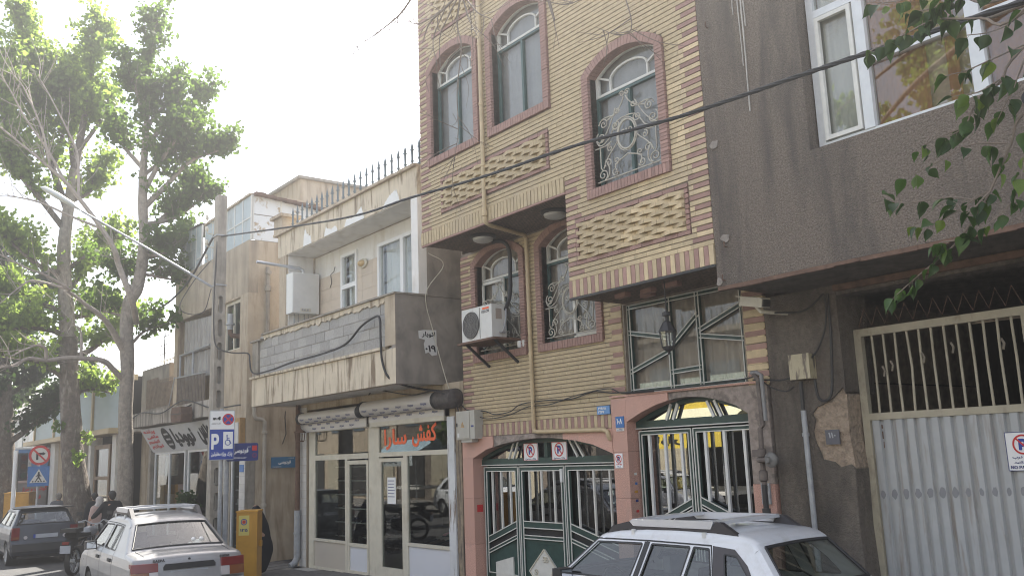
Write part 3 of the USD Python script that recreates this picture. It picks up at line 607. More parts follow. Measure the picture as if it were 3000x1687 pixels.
# white paint runs and mortar smears on the roughcast
dr = MB(); 
for x, z0, l, w_ in ((-5.83, 8.4, 2.0, .016), (-5.80, 8.4, 2.55, .024), (-5.74, 8.4, 1.55, .02), (-5.90, 8.4, 1.35, .014), (-5.86, 8.4, 1.2, .02)):
    z = np.linspace(z0, z0-l, 14); xx = x+np.cumsum([R.uniform(-.004, .004) for _ in z]); ww = w_*np.linspace(1, .45, 14)*np.array([R.uniform(.7, 1.2) for _ in z])
    dr.poly(Polygon(list(zip(xx-ww/2, z))+list(zip((xx+ww/2)[::-1], z[::-1]))), 'xz', 7.985, 7.998)
dr.build('paint_run', mat('paint_run', (.42, .40, .36), .9, .2, 20), gb)
smear = mat('mortar_smear', (.25, .22, .19), .95, .2, 20)
for x, z, r in ((-6.32, 5.62, .06), (-6.27, 4.5, .065), (-6.4, 4.03, .05)):
    MB().poly(Polygon([(x+r*R.uniform(.6, 1.2)*math.cos(t), z+r*R.uniform(.6, 1.1)*math.sin(t)) for t in np.linspace(0, 6.2, 11)[:-1]]), 'xz', 7.985, 7.998).build('mortar_smear', smear, gb)
for x, z in ((-6.28, 7.05), (-6.27, 4.40), (-6.33, 4.03)):
    MB().tube([(x, 8.01, z), (x, 7.955, z+.005), (x+.01, 7.95, z+.06)], .008, 6).build('wall_hook', Mt['rust'], gb)
MB().tube([(-2.95, 8.01, 5.02), (-2.95, 7.97, 5.02)], .07, 14).build('vent_hole', Mt['black'], gb)
# the window
wn = node('window', gb); yg = 8.2; f = MB()
f.box(-5.08, -5.0, yg-.05, yg+.03, 5.2, 8.0); f.box(-5.0, -1.9, yg-.05, yg+.03, 5.2, 5.27); f.box(-4.55, -4.44, yg-.06, yg+.03, 5.27, 8); f.box(-3.46, -3.33, yg-.06, yg+.03, 5.27, 8); f.box(-2.3, -2.2, yg-.06, yg+.03, 5.27, 8)
f.box(-4.44, -3.46, yg-.055, yg+.03, 5.94, 6.01); f.box(-5.0, -4.55, yg-.055, yg+.03, 6.66, 6.74); f.box(-3.33, -2.3, yg-.055, yg+.03, 5.94, 6.01)
f.build('frame', Mt['alu'], wn)
s = MB(); x0, x1, z0, z1 = -4.985, -4.565, 5.285, 6.645
s.box(x0, x0+.045, yg-.075, yg-.03, z0, z1); s.box(x1-.045, x1, yg-.075, yg-.03, z0, z1); s.box(x0+.045, x1-.045, yg-.074, yg-.031, z0, z0+.045); s.box(x0+.045, x1-.045, yg-.074, yg-.031, z1-.045, z1)
s.build('sash', Mt['white_metal'], wn)
for a, b, c, d in ((-5.0, -4.55, 5.27, 6.66), (-5.0, -4.55, 6.74, 8), (-4.44, -3.46, 5.27, 5.94), (-4.44, -3.46, 6.01, 8), (-3.33, -2.3, 5.27, 5.94), (-3.33, -2.3, 6.01, 8), (-2.2, -1.9, 5.27, 8)):
    MB().box(a, b, yg-.003, yg+.001, c, d).build('pane', Mt['glass_dark'] if False else glass('glass_wide', (.85, .86, .84), 1.0, 1.75) if '/World/Looks/glass_wide' not in [str(p.GetPath()) for p in stage.GetPrimAtPath('/World/Looks').GetChildren()] else UsdShade.Material.Get(stage, '/World/Looks/glass_wide'), wn)
def drape(name, x0, x1, y, z0, z1, m, parent, k=38, amp=.02):
    n = max(12, int((x1-x0)*60)); xs = np.linspace(x0, x1, n); yy = y+amp*np.sin(xs*k)+amp*.5*np.sin(xs*k*.37+1)
    v = np.vstack([np.c_[xs, yy, np.full(n, z0)], np.c_[xs, yy, np.full(n, z1)]])
    return MB().raw(v, [[i, i+1, n+i+1, n+i] for i in range(n-1)]).build(name, m, parent, smooth=True)
MB().box(-5.1, -1.9, 8.281, 8.284, 5.1, 8.0).build('room_wall', mat('room_tan', (.46, .36, .27), .9, .1, 2), wn)
drape('curtain', -5.0, -4.56, 8.25, 5.25, 7.9, Mt['curtain_white'], wn, 60, .01); drape('curtain', -4.46, -3.9, 8.25, 5.25, 7.9, Mt['curtain_orange'], wn, 60, .012); drape('curtain', -3.72, -3.6, 8.25, 5.25, 7.9, Mt['curtain_orange'], wn, 60, .012); drape('curtain', -3.35, -2.6, 8.255, 5.25, 7.9, Mt['curtain_orange'], wn, 50, .012)
# the gate
def iron_gate(x0, x1, label):
    g = node('yard_gate', gb, label); f = MB(); b = .085; y = 9.3; zt, zm, z0 = 3.44, 2.50, .06
    f.box(x0, x0+b, y-.03, y+.04, z0, zt-b); f.box(x1-b, x1, y-.03, y+.04, z0, zt-b); f.box(x0, x1, y-.031, y+.041, zt-b, zt); f.box(x0+b, x1-b, y-.03, y+.04, zm-.075, zm); f.box(x0+b, x1-b, y-.03, y+.04, z0, z0+.08)
    f.build('frame', Mt['gate_cream'], g); n = 12; p = (x1-x0-2*b)/(n+.6)
    for i in range(n):
        x = x0+b+(i+.85)*p
        bend = R.uniform(-.006, .006) if i != 3 else .02
        MB().tube([(x, y, zm-.005), (x+bend, y, (zm+zt)/2), (x, y, zt-b+.005)], .014, 8).build('bar', Mt['gate_cream'], g)
    for i in range(n+1):
        xa = x0+b+i*(x1-x0-2*b)/(n+1); wd = (x1-x0-2*b)/(n+1)
        pr = [(xa, y+.012), (xa+.02, y+.012), (xa+.032, y-.022), (xa+wd-.028, y-.022), (xa+wd-.016, y+.012), (xa+wd, y+.012), (xa+wd, y+.016), (xa, y+.016)]
        MB().poly(Polygon(pr), 'xy', z0+.082, zm-.077).build('corrugated_panel', Mt['gate_white'], g)
    zz = MB(); m = 11; pts = [(x0+.06+i*(x1-x0-.12)/(2*m), y, zt+.03+(.19 if i % 2 else 0)) for i in range(2*m+1)]; zz.tube(pts, .007, 5); zz.build('zigzag_wire', Mt['rust'], g)
    return g, p
ig, pit = iron_gate(-5.60, -3.72, 'white corrugated gate leaf with cream bars and zigzag wire')
iron_gate(-3.70, -1.82, 'second leaf of the corrugated gate')
bl = MB(); wd = (1.88-.17)/13
for i in range(12):
    x = -5.60+.085+(i+.5)*wd; z = 1.63+i*.004; r = .034 if i < 7 else .026
    if i in (0, 8, 10): r *= .8
    bl.poly(Polygon([(x+r*R.uniform(.8, 1.2)*math.cos(t), z+(r+.018)*R.uniform(.8, 1.2)*math.sin(t)) for t in np.linspace(0, 6.28, 13)[:-1]]), 'xz', 9.2745, 9.2775)
bl.build('paint_touch_up', flat('touch_up', (.23, .235, .245), .5), ig, kind='stuff')
rag = mat('rag', (.22, .19, .15), .9, .2, 20)
for x, z in ((-5.28, 2.95), (-5.18, 3.0), (-4.82, 3.05), (-4.50, 3.12), (-4.0, 3.1)):
    MB().tube([(x-.012, 9.27, z+.05), (x+.012, 9.268, z), (x-.005, 9.27, z-.06)], .013, 6).build('tied_rag', rag, ig)
sl = MB(); sl.box(-5.385, -5.37, 9.274, 9.277, 2.33, 2.37); sl.box(-5.386, -5.374, 9.2755, 9.2785, 2.22, 2.30); sl.box(-5.38, -5.372, 9.275, 9.278, 2.12, 2.19); sl.build('lock_slot', Mt['rust'], ig)

# ------------------------------------------------------------------ the shoe shop house with its block balcony
hs = thing('shoe_shop_house', 'two storey tan house with a shoe shop below and a grey block balcony above', 'house')
HX0, HX1 = -19.72, -13.57
w = MB()
w.poly(sbox(HX0, -.3, -12.975, 3.5).difference(sbox(-19.24, -.2, -13.42, 3.36)), 'xz', 9.0, 9.25)
w.box(HX0, HX0+.2, 9.26, 16, -.3, 6.9); w.build('ground_floor_wall', Mt['tan_plaster'], hs)
MB().box(-20.03, HX1-.002, 8.02, 9.3, 3.5, 3.62).build('balcony_slab', Mt['white_plaster'], hs)
f = MB(); f.box(-20.05, HX1, 8.0, 8.16, 3.49, 4.11); f.box(-20.05, -19.9, 8.161, 9.0, 3.49, 4.11); f.build('balcony_fascia', Mt['pale_plaster'], hs)
lg = MB(); xs = np.linspace(-20.1, -13.95, 22)
for a, b in zip(xs[:-1], xs[1:]): lg.box(a, b, 7.95+R.uniform(0, .012), 8.1, 4.112+R.uniform(0, .01), 4.165)
lg.build('ledge', Mt['pale_plaster'], hs)
MB().box(-20.05, -19.72, 8.0, 8.2, 4.17, 4.96).build('balcony_post', Mt['concrete'], hs)
MB().box(-20.12, -19.5, 7.96, 8.3, 4.962, 5.0).build('post_cap', Mt['concrete'], hs)
MB().box(-13.93, HX1, 8.0, 8.2, 4.17, 5.07).build('balcony_post', Mt['tan_plaster'], hs)
MB().box(HX1-.14, HX1+.003, 8.003, 10.2, 3.48, 5.07).build('balcony_side', Mt['grey_plaster'], hs)
cp = MB(); xs = np.linspace(-19.5, HX1+.02, 20)
for a, b in zip(xs[:-1], xs[1:]): cp.box(a, b, 7.97+R.uniform(0, .012), 8.24, 5.072, 5.10+R.uniform(0, .01))
cp.box(HX1-.2, HX1+.025, 8.245, 8.68, 5.072, 5.105); cp.build('coping', Mt['concrete'], hs)
rows, bw, bh = 4, .41, .2
for r in range(rows+1):
    z0 = 4.17+r*bh; x = -19.71-(.2 if r % 2 else 0)
    while x < -13.95:
        a, b = max(x, -19.71), min(x+bw, -13.94)
        if b-a > .04: MB().box(a+.004, b-.004, 8.045+R.uniform(0, .008), 8.17, z0+.004, min(z0+bh, 5.07)-.006).build('block', Mt['block'], hs)
        x += bw
MB().box(-19.71, -13.94, 8.06, 8.16, 4.168, 5.07).build('block_mortar', Mt['concrete'], hs)
pl = Polygon([(-19.5, 5.07)]+[(x, 5.0-abs(R.gauss(0, .035))) for x in np.linspace(-19.4, -13.95, 60)]+[(-13.93, 4.75), (-13.93, 5.07)])
MB().poly(pl, 'xz', 8.02, 8.06).build('plaster_remnant', Mt['pale_plaster'], hs)
# upper storey
u = MB(); u.box(-19.82, HX1, 8.5, 9.3, 6.97, 7.50); u.build('parapet', Mt['pale_plaster'], hs)
fresh = mat('fresh_plaster', (.74, .73, .70), .9, .03, 3)                                                 # newly patched plaster: white, ragged
for xc, wd_, h in ((-18.2, .42, .40), (-17.05, .62, .24), (-16.0, .85, .30), (-14.5, .62, .30)):
    top = [(xc-wd_/2+wd_*t, 6.972+h*min(1, (math.sin(math.pi*t)*2.4)**.8)*R.uniform(.72, 1.0)*(.75+.25*math.sin(t*5+xc))) for t in np.linspace(.0, 1, 22)]
    MB().poly(Polygon([(xc-wd_/2-.03, 6.971)]+top+[(xc+wd_/2+.03, 6.971)]), 'xz', 8.49, 8.51).build('white_patch', fresh, hs)
MB().box(-19.3, HX1-.22, 8.52, 9.2, 6.955, 6.972).build('loggia_ceiling', Mt['white_plaster'], hs)
xs = np.linspace(-19.95, HX1+.0, 26); cp = MB()
for a, b in zip(xs[:-1], xs[1:]): cp.box(a, b, 8.42+R.uniform(0, .015), 8.8, 7.502, 7.55+R.uniform(0, .012))
cp.build('roof_coping', Mt['tan_plaster'], hs)
MB().box(-19.95, -19.5, 8.45, 8.85, 7.565, 7.92).build('roof_post', Mt['tan_plaster'], hs)
MB().box(-20.05, -19.4, 8.38, 8.92, 7.922, 7.99).build('roof_post_cap', Mt['tan_plaster'], hs)
rail = flat('rail_blue', (.09, .125, .15), .5)
for i in range(23):
    x = -19.25+i*(5.6/22); q = MB()
    q.box(x-.013, x+.013, 8.60, 8.634, 7.55, 7.97); q.raw([[x-.02, 8.597, 7.97], [x+.02, 8.597, 7.97], [x+.02, 8.637, 7.97], [x-.02, 8.637, 7.97], [x, 8.617, 8.12]], [[0, 1, 4], [1, 2, 4], [2, 3, 4], [3, 0, 4], [0, 2, 1], [0, 3, 2]])
    q.box(x-.032, x+.032, 8.59, 8.644, 7.92, 7.945); q.box(x-.03, x+.03, 8.592, 8.642, 7.70, 7.72); q.build('roof_railing', rail, hs)
q = MB(); q.box(-19.4, -13.6, 8.606, 8.628, 7.60, 7.625); q.build('railing_rail', rail, hs)
MB().box(-19.72, -19.36, 8.5, 9.2, 5.1, 6.968).build('side_pier', Mt['tan_plaster'], hs)
MB().box(-19.36, -19.32, 8.56, 9.18, 5.1, 6.955).build('side_pier_face', Mt['white_plaster'], hs)
MB().box(-13.80, HX1, 8.5, 8.68, 5.11, 6.968).build('side_pier', Mt['white_plaster'], hs)
MB().box(HX1-.14, HX1, 8.682, 12, 5.08, 7.49).build('side_wall', Mt['grey_plaster'], hs)
tilew = mat('tile_wall', (.58, .49, .39), .5, .08, 2.5, island=.05, obj=.05)
bw_ = sbox(-19.4, 4.0, -13.7, 6.95).difference(unary_union([sbox(-17.95, 5.0, -17.2, 6.75), sbox(-16.28, 5.0, -14.3, 6.66)]))
MB().poly(bw_, 'xz', 9.23, 9.35).build('rear_wall', Mt['white_plaster'], hs)
for r in range(6):
    for c in range(12):
        q = sbox(-19.36+c*.475, 4.9+r*.3, -19.36+c*.475+.47, 4.9+r*.3+.296).intersection(bw_)
        if q.area > .03 and r*.3+5.19 < 6.6: MB().poly(q, 'xz', 9.205, 9.228).build('wall_tile', tilew, hs)
for a, b, t, ms in ((-17.95, -17.2, 6.75, (6.0,)), (-16.28, -14.3, 6.66, ())):
    wn = node('window', hs); f = MB(); y = 9.23; c = .07
    f.box(a, a+c, y-.05, y+.03, 5.0, t); f.box(b-c, b, y-.05, y+.03, 5.0, t); f.box(a+c, b-c, y-.05, y+.03, t-c, t)
    for z in ms: f.box(a+c, b-c, y-.05, y+.03, z-.05, z+.05)
    if not ms: f.box((a+b)/2-.06, (a+b)/2+.06, y-.05, y+.03, 5.0, t-c)
    f.build('frame', Mt['white'], wn)
    if ms: MB().box(a+c, b-c, y, y+.004, 5, 5.95).build('pane', Mt['glass'], wn); MB().box(a+c, b-c, y, y+.004, 6.05, t-c).build('pane', Mt['glass'], wn)
    else: MB().box(a+c, (a+b)/2-.06, y, y+.004, 5, t-c).build('pane', Mt['glass'], wn); MB().box((a+b)/2+.06, b-c, y, y+.004, 5, t-c).build('pane', Mt['glass'], wn)
    drape('curtain', a-.02, b+.02, y+.16, 4.9, t+.05, Mt['curtain_white'], wn, 30, .02)
l = node('wall_lamp', hs); MB().lathe([(0, 0), (.15, 0), (.15, .03), (.1, .05), (0, .05)], (0, 0, 0), 18, 'y').move(np.diag([1.25, -1, .7]), (-16.9, 9.2, 6.37)).build('lamp_base', Mt['cream_metal'], l); MB().lathe([(.10, .05), (.09, .09), (.05, .12), (0, .13)], (0, 0, 0), 18, 'y').move(np.diag([1.25, -1, .7]), (-16.9, 9.2, 6.37)).build('lamp_glass', mat('amber_glass', (.55, .40, .22), .3, .1), l, smooth=True)
MB().tube([(-18.25, 9.2, 6.55), (-18.28, 9.19, 6.45), (-18.45, 9.19, 6.40), (-18.40, 9.19, 6.2), (-18.48, 9.19, 6.1)], .008, 5).build('loose_wire', Mt['dark_metal'], hs)
w = MB(); w.box(-19.7, -13.72, 9.56, 16, 3.7, 7.45); w.build('core', Mt['room'], hs)
# shop front
MB().box(-19.5, -13.4, 8.72, 9.0, -.32, -.09).build('step', mat('step_stone', (.42, .40, .37), .7, .15, 20), hs)
wt = mat('white_tile', (.55, .53, .50), .35, .08, 6, obj=.06)
for r in range(19):
    z = -.08+r*.185
    for c in range(2): MB().box(-19.60+c*.17, -19.60+c*.17+.166, 8.985, 8.998, z, z+.18).build('pilaster_tile', wt, hs)
wp = mat('worn_white', (.58, .585, .585), .6, .1, 4, stain=(.22, .17, .13), sscale=(3, 3, .5), sharp=(.56, .62))
MB().box(-13.41, -13.2, 8.93, 9.3, -.09, 2.9).build('white_jamb', wp, hs)
MB().box(-13.19, -13.02, 8.96, 9.0, -.1, 3.3).build('timber_jamb', mat('old_timber', (.26, .205, .145), .9, .3, 10, stain=(.10, .08, .065), sscale=(6, 6, .4), sharp=(.5, .6)), hs)
sf = node('shop_front', hs); CM = Mt['cream_metal']; y0, y1 = 9.02, 9.08
def fbox(*r):
    m = MB()
    for a, b, c, d in r: m.box(a, b, y0, y1, c, d)
    return m
fbox((-19.18, -18.94, -.09, 2.88), (-18.94, -16.45, 2.23, 2.34), (-18.94, -16.45, 2.85, 2.92), (-17.45, -17.35, -.09, 2.23), (-18.94, -17.45, .505, .56), (-18.94, -17.45, -.09, -.03), (-18.94, -18.88, .56, 2.23), (-18.94, -18.88, 2.34, 2.85)).build('frame', CM, sf)
fbox((-16.42, -16.20, -.09, 3.05)).build('centre_post', CM, sf)
fbox((-16.20, -16.0, -.09, 2.9), (-16.0, -13.5, 2.25, 2.335), (-15.07, -14.94, -.09, 2.25), (-14.94, -13.42, .60, .66), (-13.5, -13.42, -.09, 2.9), (-16, -13.5, 2.84, 2.92)).build('frame', CM, sf)
d = fbox((-17.34, -17.27, -.07, 2.2), (-16.52, -16.45, -.07, 2.2), (-17.27, -16.52, 2.12, 2.2), (-17.27, -16.52, .47, .54), (-17.27, -16.52, -.07, .0)); d = d.build('door_frame', CM, sf)
d = fbox((-16.0, -15.93, -.07, 2.22), (-15.14, -15.07, -.07, 2.22), (-15.93, -15.14, 2.15, 2.22), (-15.93, -15.14, -.07, .16)); d.build('door_frame', CM, sf)
kp = flat('kick_beige', (.47, .42, .35), .5); kw = flat('kick_white', (.62, .63, .66), .4)
MB().box(-18.94, -17.45, 9.045, 9.055, -.03, .505).build('kick_panel', kp, sf); MB().box(-17.27, -16.52, 9.045, 9.055, 0, .47).build('kick_panel', kw, sf); MB().box(-14.94, -13.5, 9.045, 9.055, -.09, .6).build('kick_panel', kw, sf)
for a, b, c, d in ((-18.88, -16.45, 2.34, 2.85), (-18.88, -17.45, .56, 2.23), (-17.27, -16.52, .54, 2.12), (-16.0, -13.5, 2.335, 2.84), (-15.93, -15.14, .16, 2.15), (-14.94, -13.5, .66, 2.25)):
    MB().box(a, b, 9.048, 9.052, c, d).build('pane', Mt['glass_dark'], sf)
for t_, x_, z_, h_ in (('کفش', -14.35, 2.62, .42), ('سارا', -15.40, 2.58, .40)): sprite(sf, fit_poly(text_poly(t_, .2, 2, True), x_, z_, .85, h_), (0, 9.046, 0), Mt['orange_text'], 'window_lettering')

pn = MB(); pn.box(-15.72, -15.40, 9.042, 9.046, 1.35, 1.85); pn.build('paper_notice', Mt['white'], sf)
nl = MB()
for i in range(6): nl.box(-15.69, -15.43-.05*R.random(), 9.039, 9.0415, 1.78-i*.06, 1.792-i*.06)
nl.build('notice_print', Mt['navy'], sf)
# rolled shutters with printed film
film = flat('shutter_film', (.56, .53, .49), .4)
def shutter(x0, x1, zc, r, band0, band1, rows):
    s = node('roller_shutter', hs)
    MB().lathe([(0, 0), (r, 0), (r, x1-x0), (0, x1-x0)], (x0, 8.86, zc), 28, 'x').build('roll', film, s, smooth=40)
    MB().box(x0+.1, x1, 8.93, 8.96, band0, band1).build('curtain_band', film, s)
    for xx in (x0, x1-.1): MB().lathe([(r+.002, 0), (r+.012, 0), (r+.012, .11), (r+.002, .11)], (xx, 8.86, zc), 28, 'x').build('end_ring', Mt['black'], s)
    pr = MB(); wd_ = text_poly('Akpar', .05, 1); wd_ = fit_poly(wd_, 0, 0, .2, .055)
    for k, a in enumerate(np.radians([200, 228, 256, 284])):
        x = x0+.3+(k % 2)*.22
        while x < x1-.25:
            v = np.array([0, -math.sin(a+math.pi/2), 0]); yy, zz = 8.86+(r+.001)*math.cos(a+math.pi*.0), zc+(r+.001)*math.sin(a)
            ny, nz = math.cos(a), math.sin(a); V = (0, -nz, ny) if True else v
            V = np.array([0, nz, -ny]); 
            if V[2] < 0: V = -V
            q = on_plane(wd_, (x, 8.86+(r+.0015)*ny, zc+(r+.0015)*nz), (1, 0, 0), tuple(V), .0012); pr.V += q.V; pr.F += [f_+pr.n for f_ in q.F]; pr.n += q.n
            x += .44
    for k in range(rows):
        x = x0+.35+(k % 2)*.2
        while x < x1-.2:
            q = on_plane(wd_, (x, 8.9285, band1-.05-k*.085), U_, V_, .0015); pr.V += q.V; pr.F += [f_+pr.n for f_ in q.F]; pr.n += q.n
            x += .44
    pr.build('film_print', Mt['navy'], s, kind='stuff')
    return s
shutter(-19.28, -16.36, 3.17, .125, 2.86, 3.06, 2); shutter(-16.34, -13.50, 3.20, .15, 2.93, 3.06, 1)
MB().box(-16.2, -13.5, 8.925, 8.965, 2.845, 2.93).build('shutter_bottom_bar', CM, hs)
MB().lathe([(0, 0), (.17, 0), (.17, .5), (.1, .54), (0, .54)], (-13.50, 8.86, 3.2), 20, 'x').build('shutter_motor', mat('motor_wrap', (.07, .06, .055), .6, .4, 14, bump=.6, bscale=25), hs, smooth=40)
# inside the shop
rm = MB(); rm.box(-19.5, -13.2, 12.8, 12.9, -.1, 3.4); rm.box(-19.52, -19.48, 9.26, 12.79, -.1, 3.4); rm.box(-13.22, -13.18, 9.31, 12.79, -.1, 3.4); rm.box(-19.47, -13.23, 9.26, 12.79, 3.42, 3.48); rm.box(-19.47, -13.23, 9.09, 12.79, -.12, -.06)
rm.build('shop_room', mat('shop_room', (.17, .16, .15), .8, .15, 4), hs)
tb = MB(); tb.box(-18.6, -16.7, 10.2, 10.24, 3.30, 3.36); tb.build('tube_light', Mt['white'], hs)
shelf = thing('shoe_shelf', 'tall display shelf full of shoes behind the left shop window', 'shelf', (-18.2, 9.75, 0))
for i in range(6): MB().box(-.85, .75, -.14, .2, .55+i*.3, .575+i*.3).build('shelf_board', Mt['white_metal'], shelf)
q = MB(); [q.box(x-.015, x+.015, .17, .2, -.05, 2.3) for x in (-.85, 0, .75)]; q.build('upright', Mt['galv'], shelf)
st2 = thing('shoe_display', 'low stepped display of shoes inside the right shop window', 'shelf', (-14.25, 9.55, 0))
for i in range(3): MB().box(-.62, .62, -.25+i*.3, .05+i*.3, .5+.0, .60+i*.13).build('step_board', Mt['curtain_brown'], st2)
st3 = thing('bench', 'small white bench standing in the shoe shop', 'bench', (-14.2, 10.7, 0))
MB().box(-.45, .45, -.16, .16, .98, 1.02).build('seat', Mt['white'], st3)
for sx in (-.4, .4):
    for sy in (-.12, .12): MB().box(sx-.02, sx+.02, sy-.02, sy+.02, -.06, .98).build('leg', Mt['white'], st3)
def shoe_mesh():
    m = MB(); P_ = [(-.13, .03, .075), (-.10, .036, .085), (-.04, .033, .06), (.04, .042, .05), (.09, .045, .04), (.13, .028, .022)]
    n = 8; rows = []
    for x, hw, h in P_:
        for a in np.linspace(0, math.pi, n): rows.append([x, hw*math.cos(a), h*math.sin(a)+.002])
    m.raw(rows, [[i*n+k, (i+1)*n+k, (i+1)*n+k+1, i*n+k+1] for i in range(len(P_)-1) for k in range(n-1)]); return m
shoe_cols = [flat('shoe_%s' % n, c, .4) for n, c in (('black', (.015, .015, .016)), ('brown', (.07, .035, .02)), ('navy_blue', (.02, .03, .08)), ('pink', (.40, .08, .16)), ('cream', (.4, .35, .28)))]
protos = []
shoe_lab = ['black shoe on display in the shoe shop window', 'brown shoe on display in the shoe shop window', 'dark blue shoe on display in the shoe shop window', 'pink shoe on display in the shoe shop window', 'cream shoe on display in the shoe shop window']
shoe_n = 0
def put_shoe(x, y, z, k, rz):
    global shoe_n
    if len([p for p in protos if p[0] == k]) == 0:
        t = thing('shoe', shoe_lab[k], 'shoe', (x, y, z), rz, group=shoe_lab[k].replace('shoe on', 'shoes on')); shoe_mesh().build('upper', shoe_cols[k], t, smooth=50); MB().box(-.13, .13, -.036, .036, -.012, .004).build('sole', Mt['rubber'], t); protos.append((k, t))
    else: copy_of([p[1] for p in protos if p[0] == k][0], (x, y, z), rz, shoe_lab[k])
for i in range(6):
    for j in range(6):
        if R.random() < .85: put_shoe(-18.95+j*.28+R.uniform(-.02, .02), 9.74, .59+i*.3, R.choice([0, 0, 1, 2, 4]), -90+R.uniform(-12, 12))
for i in range(3):
    for j in range(9):
        put_shoe(-14.8+j*.135, 9.44+i*.3, .615+i*.13, 3 if i == 1 and R.random() < .7 else R.choice([0, 1, 2]), -90+R.uniform(-15, 15))
pile = MB()
for i in range(150):
    a = R.uniform(0, 360); x, y = R.uniform(-18.7, -16.6), R.uniform(9.3, 10.3); z = -.05+.65*max(0, 1-abs(x+17.6)/1.5)*R.random()
    s_ = shoe_mesh(); c_, n_ = math.cos(math.radians(a)), math.sin(math.radians(a)); t_ = R.uniform(-.5, .5)
    s_.move(np.array([[c_, n_, t_], [-n_, c_, 0], [0, t_, 1]]), (x, y, z+.35)); pile.V += s_.V; pile.F += [f_+pile.n for f_ in s_.F]; pile.n += s_.n
tag(pile.build('shoe_heap', Mt['rubber'], None), 'heap of dark shoes piled behind the left shop window', 'shoes', kind='stuff')
MB().obox((-17.65, 9.8, .12), (2.2, 1.1, .36)).build('pile_table', Mt['curtain_brown'], hs)
# ------------------------------------------------------------------ the corner building across the alley
cb = thing('corner_building', 'weathered tan corner building with a boarded balcony and a pet shop sign', 'building')
TP, CC = Mt['tan_plaster'], Mt['concrete']
w = MB(); w.box(-26.6, -21.0, 8.25, 8.5, 6.34, 7.66); w.box(-26.6, -21.3, 8.501, 9.6, 6.34, 6.45)
w.build('upper_wall', mat('grey_tan', (.40, .335, .25), .9, .12, 1.6, bump=.3, bscale=26, stain=(.24, .20, .155), sscale=(2, 2, .3), sharp=(.46, .72)), cb)
w = MB(); w.poly(sbox(8.5, -.2, 17, 7.66), 'yz', -21.25, -21.0); w.poly(sbox(8.251, 2.7, 8.499, 6.338), 'yz', -21.25, -21.0); w.build('alley_wall', TP, cb)
w = MB(); w.poly(sbox(-22.75, 2.75, -21.26, 6.338).difference(sbox(-22.70, 5.02, -21.5, 6.3)), 'xz', 8.25, 8.5); w.build('front_wall', TP, cb)
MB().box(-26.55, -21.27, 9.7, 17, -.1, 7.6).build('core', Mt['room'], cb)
MB().box(-26.5, -21.3, 9.5, 9.65, 3.8, 6.3).build('balcony_rear_wall', TP, cb)
MB().box(-26.6, -26.3, 8.26, 9.6, 3.86, 6.335).build('balcony_pier', TP, cb)
wn = node('window', cb); f = MB(); f.box(-22.70, -22.64, 8.33, 8.4, 5.02, 6.3); f.box(-22.64, -21.5, 8.33, 8.4, 6.22, 6.3); f.box(-22.15, -22.1, 8.33, 8.4, 5.06, 6.22); f.box(-22.64, -21.5, 8.33, 8.4, 5.02, 5.07); f.build('frame', Mt['cream_metal'], wn)
MB().box(-22.64, -21.5, 8.37, 8.375, 5.07, 6.22).build('pane', glass('glass_green', (.30, .42, .42), 1, 1.7), wn); MB().box(-22.7, -21.5, 8.45, 8.46, 5.0, 6.3).build('backing', mat('win_back', (.16, .21, .22), .8, .1, 2), wn)
fl = MB(); fl.tube([(-21.7, 8.4, 5.35), (-21.72, 8.15, 5.35), (-21.75, 8.1, 5.42), (-21.75, 8.1, 5.5)], .06, 10); fl.build('flue_elbow', Mt['rust'], cb, smooth=True); fl = MB(); fl.tube([(-21.75, 8.1, 5.5), (-21.75, 8.1, 5.9)], .075, 12); fl.tube([(-21.75, 8.1, 5.62), (-21.75, 8.1, 5.66)], .11, 12); fl.build('flue', Mt['galv'], cb, smooth=40)
